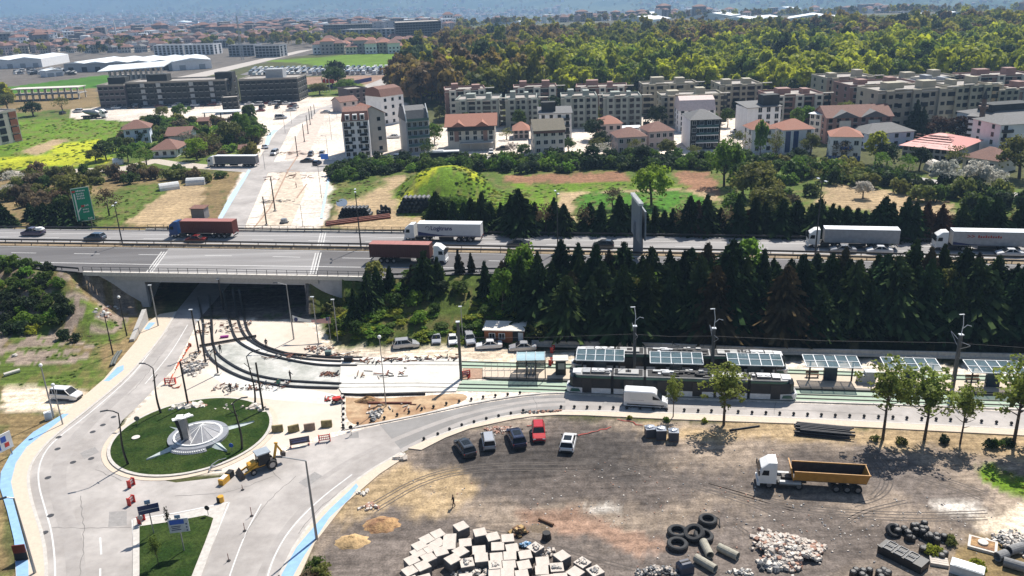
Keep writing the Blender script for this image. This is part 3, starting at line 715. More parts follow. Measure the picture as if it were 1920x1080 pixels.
# ------------------------------------------------------------------ trees
LEAF = leafmat('leaves',None,0.38)
NEED = leafmat('needles',None,0.45); NEED.node_tree.nodes['Mix Shader'].inputs[0].default_value = 0.05; NEED.node_tree.nodes['Principled BSDF'].inputs['Specular IOR Level'].default_value = 0.0; NEED.node_tree.nodes['Principled BSDF'].inputs['Roughness'].default_value = 1.0
BARK = mat('bark',(0.075,0.055,0.04),0.9,var=.3,scale=6)
def quads_mesh(name,C,A,B,m):
 """a mesh of quads centred at C spanned by the half vectors A and B"""
 n = len(C); v = np.stack([C - A - B,C + A - B,C + A + B,C - A + B],1).reshape(-1,3)
 me = bpy.data.meshes.new(name); me.vertices.add(4 * n); me.vertices.foreach_set('co',v.ravel()); me.loops.add(4 * n); me.polygons.add(n)
 me.loops.foreach_set('vertex_index',np.arange(4 * n)); me.polygons.foreach_set('loop_start',np.arange(n) * 4); me.polygons.foreach_set('loop_total',np.full(n,4))
 me.materials.append(m); me.update(calc_edges=True); return me
def crown_mesh(name,seed,rx,rz,zc,ncl,per,leaf,clump=.36,flat=1.0,m=None,hollow=.55,droop=0):
 """leaf faces gathered in clumps that sit through the crown's volume; radius 1 = rx"""
 r = np.random.RandomState(seed); d = r.normal(size=(ncl,3)); d /= np.linalg.norm(d,axis=1)[:,None]
 rad = hollow + (1 - hollow) * r.rand(ncl); sz = clump * (0.55 + .75 * r.rand(ncl))
 d[:,2] = np.where(d[:,2] < -.55,-d[:,2],d[:,2]); c = d * rad[:,None] * np.array([rx,rx,rz]) * (1 - .25 * clump)
 c[:,:2] *= (0.82 + .36 * r.rand(ncl))[:,None]
 k = np.repeat(np.arange(ncl),per); e = r.normal(size=(len(k),3)); e /= np.linalg.norm(e,axis=1)[:,None]
 e[:,2] = np.abs(e[:,2]) * np.where(r.rand(len(k)) < .8,1,-1)
 C = c[k] + e * (sz[k] * (0.6 + .45 * r.rand(len(k))))[:,None] * np.array([rx,rx,rx * flat])
 C[:,2] += zc; C[:,2] -= droop * np.hypot(C[:,0],C[:,1]) ** 2
 nrm = e + r.normal(size=e.shape) * .55; nrm /= np.linalg.norm(nrm,axis=1)[:,None]
 a = np.cross(nrm,r.normal(size=e.shape)); a /= np.linalg.norm(a,axis=1)[:,None]; b = np.cross(nrm,a)
 s_ = leaf * (.6 + .8 * r.rand(len(k)))[:,None]
 return quads_mesh(name,C,a * s_,b * s_ * .8,m or LEAF)
def trunk_mesh(name,seed,h,r0,nb,rx,zc,th=.5):
 r = random.Random(seed); mb = MB(); top = Vector((r.uniform(-.3,.3),r.uniform(-.3,.3),h * .92)); lean = r.uniform(-.3,.3)
 mb.tube([(0,0,-.3),(lean * .3,0,h * .3),(lean * .5,lean * .2,h * .6),tuple(top)],[r0,r0 * .75,r0 * .5,r0 * .12],6)
 for i in range(nb):
  a = r.uniform(0,6.28); z0 = h * r.uniform(.25,.7); l = rx * r.uniform(.5,.85); u = Vector((math.cos(a),math.sin(a),0))
  p = Vector((lean * .4,0,z0)); mb.tube([tuple(p),tuple(p + u * l * .5 + Vector((0,0,l * .35))),tuple(p + u * l + Vector((0,0,l * .8)))],[r0 * .4,r0 * .25,r0 * .06],4)
 return mb.mesh(name,BARK)
def spruce_mesh(name,seed,R_=1.0,H_=4.0,dens=1.0,gap=0.0):
 r = np.random.RandomState(seed); C = []; A = []; B = []; nw = int(30 * dens)
 for i in range(nw):
  t = (i + r.rand() * .5) / nw; z = H_ * (.06 + .93 * t); rad = R_ * (1 - t) ** .85 * (.75 + .45 * r.rand()) + .05
  if r.rand() < gap: continue
  nb = int(9 + 9 * (1 - t)); a0 = r.rand() * 6.28
  for j in range(nb):
   a = a0 + 6.283 * j / nb + r.normal() * .2; l = rad * (.6 + .55 * r.rand()); u = np.array([math.cos(a),math.sin(a),0]); sd_ = np.array([-u[1],u[0],0])
   for q,(f,wv) in enumerate(((.35,.5),(.72,.42),(1.0,.22))):
    c = u * l * f + np.array([0,0,z - .28 * l * f - .05 * r.rand()]); C.append(c + r.normal(size=3) * .03)
    ax = u * l * .19 + np.array([0,0,-.10 * l]); bx = sd_ * l * wv * .25 + np.array([0,0,r.normal() * .06])
    A.append(ax); B.append(bx)
    if q < 2: C.append(c + np.array([0,0,-.09])); A.append(u * l * .16 + sd_ * .05); B.append(np.array([0,0,-.10]) + sd_ * l * .1)
 return quads_mesh(name,np.array(C),np.array(A),np.array(B),NEED)
SPRM = [spruce_mesh('spruce_crown',100 + i,1.0 + .18 * (i % 3),4.0,1.0 + .2 * (i % 2),.04 * (i % 4)) for i in range(7)]
_t = MB(); _t.tube([(0,0,-.3),(0,0,3.9)],[.075,.015],5); SPRT = _t.mesh('spruce_trunk',BARK)
RNDM = [crown_mesh('round_crown',200 + i,1.0,[.95,1.15,.8,1.05,1.3][i % 5],1.25 + .1 * (i % 3),26 + 6 * (i % 3),42,.075,.40) for i in range(6)]
RNDT = [trunk_mesh('trunk',210 + i,1.7,.085,5,1.0,1.2) for i in range(3)]
BIGM = [crown_mesh('wide_crown',230 + i,1.0,.82,1.05,46,60,.045,.30) for i in range(3)]
THINM = [crown_mesh('thin_crown',250 + i,1.0,1.1,1.4,34,22,.045,.34,hollow=.35) for i in range(3)]
BUSHM = [crown_mesh('bush_foliage',270 + i,1.0,.62,.42,16,40,.10,.45,hollow=.45) for i in range(5)]
FARM = [crown_mesh('forest_crown',290 + i,1.0,[1.1,.85,1.5,.95,1.2][i % 5],1.5,[15,11,18,22,9][i % 5],24,[.15,.13,.12,.12,.17][i % 5],[.46,.52,.38,.36,.55][i % 5],hollow=.45) for i in range(8)]
_t = MB(); _t.tube([(0,0,-.3),(0,0,1.6)],[.09,.05],5); FART = _t.mesh('forest_trunk',BARK)
PLANEM = [crown_mesh('plane_crown',310 + i,1.0,1.6,2.25,78,24,.046,.24,hollow=.15) for i in range(4)]
PLANET = [trunk_mesh('plane_trunk',320 + i,3.6,.062,16,.9,2) for i in range(4)]
BUSHES = []
def tree(name,label,cat,group,p,R_,Hs,crown,trunk,tint,rz=None,wide=1.0,now=False):
 """one tree: the crown meshes are about 1 in radius and are scaled to R_ across and Hs up"""
 if name == 'bush' and not now and group:
  BUSHES.append((R_ / math.hypot(p[0],p[1]),(label,group,tuple(p),R_,Hs,crown,tint))); return {}
 t = thing(name,label,cat,p,rng.uniform(0,6.28) if rz is None else rz,group,(R_,R_,Hs))
 c = part('crown' if cat != 'bush' else 'foliage',crown,t); c['tint'] = [tint[0],tint[1],tint[2]]
 if trunk is not None: part('trunk',trunk,t)
 return t
def jit(c,a=.2):
 k = 1 + rng.uniform(-a,a); g = 1 + rng.uniform(-a,a) * .4; return (c[0] * k * g,c[1] * k,c[2] * k)
DKG = (0.034,0.058,0.022); MIDG = (0.075,0.125,0.022); LIME = (0.26,0.38,0.03); OLV = (0.17,0.18,0.045); BRN = (0.15,0.115,0.065); RBR = (0.09,0.052,0.034); BLS = (0.62,0.60,0.52); YG = (0.30,0.34,0.035); BRG = (0.13,0.23,0.028)
def inside_px(pts,z): return [(p.x,p.y) for p in W(pts,z)]
def scatter_in(pts,z,step,jitter=.42,seed=1):
 q = inside_px(pts,z); xs = [a for a,b in q]; ys = [b for a,b in q]; r = random.Random(seed); out = []
 y = min(ys)
 while y < max(ys):
  x = min(xs)
  while x < max(xs):
   px = x + r.uniform(-jitter,jitter) * step; py = y + r.uniform(-jitter,jitter) * step
   if inpoly(np.array([px]),np.array([py]),q)[0]: out.append((px,py))
   x += step
  y += step * .87
 return out
def spruce(p,h,tint,label,group,wide=1.0,name='spruce'):
 t = tree(name,label,'spruce',group,p,h / 4.0 * wide * 1.18,h / 4.0,rng.choice(SPRM),SPRT,tint); t.rotation_euler[0] = rng.uniform(-.04,.04); t.rotation_euler[1] = rng.uniform(-.04,.04); return t
def near_edge(x): return float(hw_near(x))
wall_y = lambda x: float(np.interp(x,[-60,3.3,29.6,54.3,79,120],[131,128.9,125.3,120.8,116.2,108.6]))
# the dense belt below the highway
cnt = 0; r2 = random.Random(5)
y_rows = 0
for i in range(4000):
 x = r2.uniform(-2,104); f = r2.random(); y = wall_y(x) + 2.2 + f * (near_edge(x) - 3.0 - wall_y(x) - 2.2)
 if not hasattr(bpy,'_sp'): bpy._sp = []
 if x < 9 and y < wall_y(x) + 5.5: continue
 if any((x - a) ** 2 + (y - b) ** 2 < 2.35 ** 2 for a,b in bpy._sp): continue
 bpy._sp.append((x,y))
for (x,y) in bpy._sp:
 z = float(height(x,y)); back = (y - wall_y(x)) / (near_edge(x) - wall_y(x))
 h = r2.uniform(7,12.5) if back < .6 else r2.uniform(6,10.5)
 if x < 14: h *= .85
 q = r2.random()
 if q < .12 and back > .2:
  tree('tree','green leafy tree between the dark spruces, ' + seg(PXY((x,y,z))[0],1200,'near the left of the trams',1340,'behind the middle of the trams',1500,'behind the right of the trams',1700,'behind the free canopy','near the right edge'),'tree','leafy trees in the spruce belt',(x,y,z),r2.uniform(2,3),r2.uniform(2.6,3.6),r2.choice(RNDM),r2.choice(RNDT),jit(r2.choice([MIDG,BRG,OLV])))
 else:
  c = jit(DKG,.4) if q < .6 else (jit((.045,.07,.022),.3) if q < .9 else jit((.09,.07,.035),.3))
  spruce((x,y,z),h,c,'%s spruce %s of the belt, %s' % ('tall' if h > 9.6 else ('slender' if h > 7.6 else 'short'),'at the foot' if back < .33 else ('in the middle' if back < .66 else 'at the upper edge'),seg(PXY((x,y,z))[0],1080,'above the entrance canopy',1200,'behind the left half of the trams',1340,'behind the middle of the trams',1480,'behind the right end of the trams',1620,'behind the free canopy',1780,'behind the first plane trees','towards the right edge')),'spruces in the belt below the highway',r2.uniform(.85,1.5))
del bpy._sp
for (px,py,tp,w_) in [(693,598,506,.9),(713,590,498,.8),(736,592,496,.85),(760,600,520,.9),(776,595,492,.7),(798,596,468,1.15),(823,590,478,.8),(808,600,500,.9),(865,545,466,.6),(888,545,470,.5),(915,598,488,.85),(955,562,462,.7),(942,588,500,.9),(985,580,470,.9),(880,600,545,.8),(668,596,540,.9),(1003,600,490,.9),(1010,570,470,.9),(970,592,500,.9),(748,575,515,.7),(850,600,540,.8),(905,570,505,.7)]:
 p = GT(px,py); h = top_z(p,tp) - p.z
 spruce(p,h,jit(DKG,.25) if w_ > .7 else jit((.05,.045,.025)),'%s spruce on the grassy slope, %s' % ('tall broad' if h > 9.5 else ('thin brownish' if w_ < .7 else 'loose dark'),seg(px,730,'just right of the bridge wall',830,'in front of the rose container lorry',900,'above the parked cars','above the wooden cabin')),'loose spruces right of the bridge',w_)
# bushes of that slope
for i,(x,y) in enumerate(scatter_in([(600,590),(625,570),(700,560),(900,565),(880,590),(860,606),(760,610),(660,615),(605,608)],2,4.6,seed=9)):
 z = float(height(x,y)); c = r2.choice([YG,BRG,MIDG,OLV,MIDG]) if x < -15 else r2.choice([MIDG,DKG,MIDG])
 s_ = r2.uniform(1.0,2.0); tree('bush','%s bush on the slope right of the bridge, %s' % ('yellow-green' if c == YG else ('bright green' if c == BRG else ('olive' if c == OLV else 'dark green')),seg(PXY((x,y,z))[0],660,'by the banner',720,'left of the estate car',800,'above the estate car','above the nose-out cars')),'bush','bushes on the slope right of the bridge',(x,y,z),s_,s_ * r2.uniform(.8,1.3),r2.choice(BUSHM),None,jit(c,.3))
# trees along the far edge of the highway
xs = np.arange(5,118,1.0); i = 0
for px in range(820,1960,17):
 if 1128 < px < 1150 or 1070 < px < 1085 or 1440 < px < 1450: continue
 p = G(px + rng.uniform(-4,4),437 + (px - 780) * .018,6.0); x = p.x; y = float(hw_far(x)) + rng.uniform(1.2,4); z = float(height(x,y))
 q = rng.random(); red = (1150 < px < 1175) or (1300 < px < 1345) or (1395 < px < 1420) or (1690 < px < 1800)
 col = jit(RBR,.25) if (red and q < .65) else jit(DKG,.3)
 if q > .93: tree('tree','grey-brown bare tree among the conifers along the far edge of the highway','tree','bare trees behind the highway',(x,y,z),2.2,3.0,rng.choice(THINM),rng.choice(RNDT),jit(BRN)); continue
 h = rng.uniform(6.8,10.2) * (1.12 if px < 1000 else 1)
 t_ = ('tall ' if h > 9 else ('low ' if h < 7.8 else '')) + ('reddish withered conifer' if (red and q < .65) else 'dark bushy conifer')
 spruce((x,y,z),h,col,t_ + ' along the far highway edge, ' + seg(px,900,'behind the lettered white lorry',1040,'left of the median lamp post',1190,'left of the advertising pillar',1350,'right of the advertising pillar',1510,'before the second white lorry',1690,'behind the second white lorry','behind the last lorry'),('withered' if 'reddish' in t_ else 'dark') + ' conifers behind the highway',rng.uniform(.95,1.45),'conifer')
for (px,py,h) in [(78,425,6),(90,427,7.2),(102,424,6.5),(115,427,7.6),(128,425,7),(141,427,7),(150,425,8),(8,425,7),(-6,420,7),(20,425,5),(60,412,5)]:
 p = GT(px,py); p.z = float(height(p.x,p.y)); spruce(p,h,jit(DKG,.2),'black-green conifer beside the green road sign left of the highway','conifers by the road sign',1.7,'conifer')
# shrub belts and rough land beyond the highway
SEGS = {4: (720,'above the muddy pool',840,'behind the mound',960,'below the orange roofed house',1080,'below the cream house',1200,'below the red roofed houses',1320,'behind the lime-green tree','towards the big dark-sided tree'),5: (1560,'below the blue-striped house',1700,'below the grey roofed house',1800,'by the blossoming trees','near the right edge'),6: (100,'at the left edge',200,'behind the road sign',300,'left of the greenhouse','beside the far street'),7: (300,'by the farmhouse',380,'by the brown roofs','by the far street'),8: (1500,'left of the lamp post',1650,'around the small blossom tree',1800,'behind the second white lorry','behind the last lorry'),12: (960,'by the mound',1200,'left of the pillar','right of the pillar'),13: (60,'at the left edge','by the pale rocks')}
def shrubs(label,group,pts,step,cols,smin,smax,z=0,seed=3,hs=(.8,1.3),name='bush',cat='bush',meshes=None,skip=0.0,tr=None):
 rr_ = random.Random(seed)
 for (x,y) in scatter_in(pts,z,step,seed=seed):
  if rr_.random() < skip: continue
  px_,py_ = PXY((x,y,float(height(x,y)))); lb = label + ', ' + seg(px_,*SEGS[seed])
  s_ = rr_.uniform(smin,smax); tree(name,lb,cat,group,(x,y,float(height(x,y))),s_,s_ * rr_.uniform(*hs),rr_.choice(meshes or BUSHM),tr and rr_.choice(tr),jit(rr_.choice(cols),.3))
shrubs('dark green bush between street and meadow','bushes between street and meadow',[(625,318),(700,305),(900,304),(1500,298),(1500,318),(1180,322),(940,326),(760,322),(700,332),(640,342),(625,340)],4.6,[DKG,MIDG,MIDG,DKG,BRG],2.0,3.3,seed=4)
shrubs('bush below the right part of the street','bushes below the street on the right',[(1440,315),(1500,308),(1600,325),(1750,350),(1930,375),(1930,400),(1760,385),(1600,350),(1480,335)],5.2,[DKG,MIDG,OLV,MIDG],2.0,3.6,seed=5,hs=(.9,1.6))
shrubs('olive bush in the rough land','bushes in the rough land',[(0,330),(230,322),(300,318),(390,330),(440,335),(400,345),(300,338),(250,345),(160,350),(130,400),(70,400),(0,370)],5.2,[OLV,BRN,MIDG,OLV,BRN],1.6,3.2,seed=6,hs=(.7,1.5),skip=.15)
shrubs('low bush in the overgrown gardens','bushes in the gardens',[(215,270),(260,300),(330,290),(400,300),(470,300),(490,260),(480,230),(400,230),(330,230),(300,225),(270,222)],6.0,[OLV,MIDG,BRG,OLV,BRN],1.8,3.4,seed=7,hs=(.8,1.5),skip=.3)
shrubs('bush in the rough meadow beyond the highway','bushes in the rough meadow',[(1440,340),(1530,345),(1520,400),(1660,420),(1800,425),(1930,410),(1930,445),(1500,440),(1400,420),(1380,385)],6.0,[OLV,MIDG,BRG,BRN],1.3,2.6,seed=8,hs=(.7,1.3),skip=.2)
shrubs('bush among the conifers behind the highway','bushes behind the highway',[(800,405),(960,400),(1050,425),(1000,428),(900,425),(800,425)],5.5,[MIDG,BRG,OLV],1.2,2.4,seed=12,skip=.35)
shrubs('bush on the rocky slope left of the bridge','bushes on the slope left of the bridge',[(0,530),(60,520),(120,555),(130,590),(60,600),(0,605)],2.6,[MIDG,DKG,BRG,MIDG],.9,1.8,z=3,seed=13,skip=.1)
for q in [(33,538,2.6,BLS),(52,540,1.6,(.25,.13,.14)),(120,635,1.3,DKG),(140,640,1.1,DKG),(60,625,1.2,YG),(100,600,1.4,BRN),(590,1065,.9,MIDG),(600,1085,1.1,OLV),(585,1090,1.0,BRN),(1768,830,.8,DKG),(1852,838,.8,DKG),(1870,840,.9,MIDG),(1890,835,.8,DKG),(1690,832,.7,OLV),(1640,826,.6,OLV),(1250,790,.5,BRG),(1320,792,.5,YG),(1180,786,.4,YG),(1750,1040,.8,YG),(1830,1070,.9,YG),(1780,1020,.7,OLV),(1700,1056,.6,YG)]:
 tree('bush','low bush at pixel-free edge','bush',None,GT(q[0],q[1]),q[2],q[2] * 1.1,rng.choice(BUSHM),None,jit(q[3]))['label'] = {BLS: 'white blossoming shrub on the rocky slope left of the bridge',(.25,.13,.14): 'pink blossoming shrub on the rocky slope left of the bridge'}.get(q[3],('low weedy bush, ' + seg(q[1],700,'in the grass left of the underpass',800,'on the verge of the lower pavement',850,'between the plane trunks',1063,'by the parts at the lower right corner','at the lower end of the cycle path') + ', ' + seg(q[0],80,'far left',110,'third',125,'fourth',300,'near the road',587,'lower left one',592,'upper one',700,'near the pipe bundle',1200,'by the netting',1260,'by the wrapped pallets',1400,'by the bushy plane tree',1660,'below the pole stack',1720,'by the second plane',1775,'right of the plank bundle',1860,'small dark one',1880,'greener one','rightmost one')))
# individual trees
SPEC = [  # px, py of the foot, crown half-width (m), height (m), colour, crown kind, label
 (1222,385,5.4,10.5,LIME,'B','large bright lime-green tree standing alone in the meadow'),
 (1358,350,5.2,13,BRG,'B','tall dark-sided tree in front of the white and black apartment house'),
 (1392,372,4.5,10,MIDG,'R','mid green tree right of the ploughed path'),(1415,395,6.4,12,OLV,'B','big olive tree right of the ploughed path'),
 (1440,420,5.0,9,OLV,'B','olive tree in front of the biggest olive tree'),(1372,405,3,6,BRG,'R','small green tree below the olive trees'),
 (1425,298,2.4,11,BRG,'R','slim green tree left of the white house with blue windows'),(1452,300,2.7,10,OLV,'T','light tree in front of the white house with blue windows'),
 (1382,288,3.8,8,OLV,'T','pale olive tree left of the tiled white house'),(1520,290,3.5,7,OLV,'B','round olive tree between two white houses'),
 (1575,302,3.5,7,(0.13,.10,.04),'T','orange-brown tree before the small white house'),(1640,308,3.6,9,YG,'R','yellow-green tree before the grey roofed house'),(1650,328,3.2,7,BRG,'T','light green tree before the red roofed hall'),
 (1662,312,3.6,7.5,DKG,'R','dark tree at the corner of the red roofed hall'),(1700,330,3.2,6.5,BRG,'T','young green tree by the street before the hall'),(1722,320,3.4,7,DKG,'B','dark round tree in front of the red roofed hall'),
 (1790,320,3.3,8,OLV,'T','pale tree right of the arched shelter'),(1912,335,6.0,12,OLV,'B','big pale green tree by the small red roofed house'),
 (1771,352,4.2,7.5,BLS,'B','white blossoming tree, left of the pair beside the street'),(1827,358,4.4,8,BLS,'B','white blossoming tree, right of the pair beside the street'),(1868,352,3.4,5,BLS,'T','low white blossoming tree beyond the blossoming pair'),
 (1618,372,2.6,4.5,BLS,'B','small white blossoming tree in the rough meadow'),(25,350,4.0,5.5,BLS,'T','pale blossoming tree at the left edge beyond the highway'),(12,372,3.4,4.5,BLS,'T','low pale blossoming tree near the left edge'),
 (1150,392,3.0,6,BRN,'T','bare brown tree left of the tall advertising pillar'),(985,415,2.6,5,LIME,'R','bright yellow-green tree right of the grassy mound'),(830,418,4,7,MIDG,'B','green tree in front of the pipe heap'),(865,420,4,7,BRG,'B','second green tree in front of the mound'),(905,422,3.2,6,MIDG,'R','green tree below the right end of the mound'),
 (430,270,5.0,9,OLV,'B','pale olive willow left of the far street'),(455,262,4.2,11,BRG,'B','tall green tree beside the far street'),(478,272,3.2,8,BRG,'R','green tree nearest the far street'),(470,232,3.5,9,MIDG,'R','tree behind the tall green tree by the far street'),
 (370,300,4.4,8,LIME,'B','bright green tree in front of the brown roofs'),(355,278,4.5,7.5,(.2,.2,.15),'T','white flowering tree beside the brown roofed house'),(400,285,4.2,8,OLV,'T','loose olive tree behind the parked lorry'),(340,222,4.5,7,BRG,'B','green tree behind the white farmhouse'),(305,222,4.0,6,OLV,'B','olive tree behind the farmhouse roof'),
 (200,300,4.2,6.5,MIDG,'R','dark green tree at the corner of the yellow field'),(218,285,3.6,6,MIDG,'B','round tree left of the farmhouse'),(180,305,3.6,5,OLV,'B','pale bush-like tree at the corner of the yellow field'),(275,312,4.0,7,BRG,'T','light tree under the farmhouse'),(240,305,3.4,6,BRG,'R','green tree below the farmhouse'),
 (63,218,6.2,7.5,DKG,'B','big dark round tree by the mixer lorry'),(15,205,5.0,9,OLV,'B','olive tree at the left edge behind the dark tree'),(118,208,4.8,8,OLV,'T','pale tree right of the big dark round tree'),(145,392,4.5,10,OLV,'R','olive tree behind the green road sign'),(205,405,3.4,8,BRN,'T','bare tree right of the green road sign'),
 (2,545,3.6,8,BRG,'B','bright green tree at the left edge below the highway'),(30,570,2.6,4,MIDG,'R','small tree under the bright green tree'),
 (1225,560,3.6,6,BRG,'B','bright green leafy tree standing out of the spruce belt'),(1500,572,3.6,6,OLV,'B','olive leafy tree in the middle of the spruce belt'),(1010,640,2.4,4,OLV,'T','pale shrub tree behind the tram stop'),(1555,560,3,6,BRG,'T','green leafy tree in the right of the spruce belt'),
 (803,300,3.2,8,MIDG,'T','green palm-like tree between the grey and the orange roofed house'),(815,270,3.0,7,BRG,'R','tree behind the gap between the two houses'),(1115,262,5,8,DKG,'B','dark tree behind the red roofed houses'),(1126,280,3.4,6,DKG,'R','dark tree left of the red roofed house'),(1120,290,3.2,5.5,OLV,'R','olive tree by the street below the dark one'),
 (1130,296,3.0,5.5,BLS,'T','pale flowering tree by the street'),(982,296,2.6,5,MIDG,'R','small green tree by the corner of the cream house'),(1065,285,2.6,5,MIDG,'R','green tree right of the cream house'),(1110,310,2.8,6.5,DKG,'R','dark tree in the bush belt'),(1205,315,2.8,7,DKG,'R','dark tree behind the lime-green tree'),(960,292,2.6,5,(.25,.22,.2),'T','bare pale tree by the car park'),(1190,292,3.0,6,OLV,'T','olive tree in front of the red roofed houses'),(1250,296,3.5,6,OLV,'B','olive tree left of the white and black apartment house'),(1300,300,3.0,5,OLV,'T','low olive tree before the white and black apartment house'),(1180,305,2.5,5,MIDG,'R','green roadside tree above the lime-green tree'),
 (1565,240,4,7,DKG,'R','dark tree left of the brown gabled house'),(1695,250,4.2,13,DKG,'S','tall dark conifer before the beige block'),(1712,258,4.2,14,DKG,'S','tall dark conifer, middle of three'),(1728,262,4.2,12,DKG,'S','tall dark conifer, rightmost of three'),(1758,262,5,8,RBR,'B','dark red tree right of the tall conifers'),(1792,268,4,8,(.05,.03,.02),'R','brown tree left of the minaret'),
 (1345,222,3.0,6,DKG,'R','dark round tree by the pale yard'),(1380,215,3.4,7,DKG,'R','dark tree before the beige block'),(1245,228,3,6,DKG,'R','dark tree between the long green-grey block and the beige one'),(950,262,3,5,OLV,'T','brownish tree left of the cream house'),
 (845,80,4.0,16,DKG,'S','tall black cypress at the end of the far road'),(625,165,8,13,MIDG,'B','dark tree beside the flag posts'),(632,160,6,15,DKG,'R','taller dark tree beside the flag posts'),(650,175,7,8,BRG,'B','bright tree by the flag posts'),(600,178,6,7,OLV,'B','olive tree left of the flag posts'),
]
for (px,py,rw,hh,col,kd,lab) in SPEC:
 p = GT(px,py)
 if kd == 'S': spruce(p,hh,jit(col,.1),lab,None,rw / hh * 2.6,'conifer'); continue
 ms,zt = {'B': (BIGM,1.9),'R': (RNDM,2.35),'T': (THINM,2.5)}[kd]
 tree('tree',lab,'tree',None,p,rw,hh / zt,rng.choice(ms),rng.choice(RNDT),jit(col,.1))
# plane trees by the lower road
for k,(px,py,rw,hh,lab) in enumerate([(1357,797,3.4,9.8,'young plane tree with a bushy crown in front of the tram'),(1655,824,3.5,12.5,'tall plane tree, first to the right of the pipe bundle'),(1733,824,3.9,11.0,'plane tree with a double trunk, second from the pipe bundle'),(1800,832,2.3,9.5,'thin plane tree with few leaves, third from the pipe bundle'),(1900,836,3.9,13.0,'tall plane tree at the right edge of the lot'),(1262,783,1.4,7.0,'very thin young tree beside the white van')]):
 t = tree('plane_tree',lab,'tree','plane trees along the lower road',G(px,py),rw,hh / 4.0,PLANEM[k % 4],PLANET[k % 4],jit((.22,.27,.05),.12),rz=k * 1.3)
for (px,py,hh) in [(1940,830,11),(2010,850,12)]:
 tree('plane_tree','plane tree beyond the right edge of the lot','tree','plane trees along the lower road',G(px,py),3.6,hh / 4,PLANEM[1],PLANET[1],(.22,.27,.05))
for (px,py,rw,hh,c,lab) in [(298,1062,.75,4.2,(.12,.17,.03),'slim leafy sapling on the triangular island'),(322,1010,.35,4.6,(.05,.05,.03),'bare sapling behind the blue signs on the island')]:
 tree('sapling',lab,'tree',None,G(px,py),rw,hh / 4.0,PLANEM[2],PLANET[2],c)
# ------------------------------------------------------------------ masses: geometry-nodes instancing of small sources
def gn_scatter(name,label,pts,sources,tints,scales,group_name):
 """one object of countless things: points that carry tint, size and turn"""
 me = bpy.data.meshes.new(name); P_ = np.array(pts,float); me.vertices.add(len(P_)); me.vertices.foreach_set('co',P_.ravel())
 T = me.attributes.new('tint','FLOAT_COLOR','POINT'); T.data.foreach_set('color',np.concatenate([np.array(tints,float),np.ones((len(P_),1))],1).ravel())
 S = me.attributes.new('size','FLOAT_VECTOR','POINT'); S.data.foreach_set('vector',np.array(scales,float).ravel())
 r = np.random.RandomState(3); a = me.attributes.new('turn','FLOAT','POINT'); a.data.foreach_set('value',r.rand(len(P_)) * 6.28 if group_name != 'town' else r.choice([.2,1.77,-.4,1.2,0.5],len(P_)))
 i_ = me.attributes.new('pick','INT','POINT'); i_.data.foreach_set('value',r.randint(0,len(sources),len(P_)).astype(np.int32))
 o = part(name,me); col = bpy.data.collections.new(group_name + ' sources')
 for k,s_ in enumerate(sources): q = bpy.data.objects.new('%s_source_%02d' % (group_name,k),s_); col.objects.link(q)
 ng = bpy.data.node_groups.new(name,'GeometryNodeTree'); ng.interface.new_socket('Geometry',in_out='INPUT',socket_type='NodeSocketGeometry'); ng.interface.new_socket('Geometry',in_out='OUTPUT',socket_type='NodeSocketGeometry')
 N = ng.nodes.new; L = ng.links.new; gi = N('NodeGroupInput'); go = N('NodeGroupOutput'); iop = N('GeometryNodeInstanceOnPoints'); ci = N('GeometryNodeCollectionInfo')
 ci.inputs['Collection'].default_value = col; ci.inputs['Separate Children'].default_value = True; ci.inputs['Reset Children'].default_value = True
 def attr(nm,ty): q = N('GeometryNodeInputNamedAttribute'); q.data_type = ty; q.inputs['Name'].default_value = nm; return q.outputs['Attribute']
 cx = N('ShaderNodeCombineXYZ'); L(attr('turn','FLOAT'),cx.inputs['Z'])
 m2p = N('GeometryNodeMeshToPoints'); L(gi.outputs[0],m2p.inputs[0]); L(m2p.outputs[0],iop.inputs['Points'])
 L(ci.outputs[0],iop.inputs['Instance']); iop.inputs['Pick Instance'].default_value = True; L(attr('pick','INT'),iop.inputs['Instance Index'])
 e2r = N('FunctionNodeEulerToRotation'); L(cx.outputs[0],e2r.inputs[0]); L(e2r.outputs[0],iop.inputs['Rotation']); L(attr('size','FLOAT_VECTOR'),iop.inputs['Scale']); L(iop.outputs[0],go.inputs[0])
 md = o.modifiers.new('scatter','NODES'); md.node_group = ng; tag(o,kind='stuff'); return o
BUSHES.sort(key=lambda q: -q[0])
for _,(lb,gr,p,R_,Hs,cm,tn_) in BUSHES[:255]: tree('bush',lb,'bush',gr,p,R_,Hs,cm,None,tn_,now=True)
_b = [q[1] for q in BUSHES[255:]]
gn_scatter('undergrowth','',[q[2] for q in _b],BUSHM,[q[6] for q in _b],[(q[3],q[3],q[4]) for q in _b],'bush')
for k in range(26):
 px = 840 + k * 43 + rng.uniform(-15,15); p = G(px,rng.uniform(222,252) - (px - 840) * .004); rw_ = rng.uniform(2.5,4.2); tree('tree','small tree in the gaps of the housing estate, ' + seg(px,1000,'behind the orange roofed house',1200,'behind the red roofed houses',1400,'behind the white and black house',1600,'behind the tiled white houses','behind the red roofed hall'),'tree','trees among the estate blocks',p,rw_,rw_ * rng.uniform(.9,1.3),rng.choice(RNDM),rng.choice(RNDT),jit(rng.choice([MIDG,DKG,OLV,BRG])))
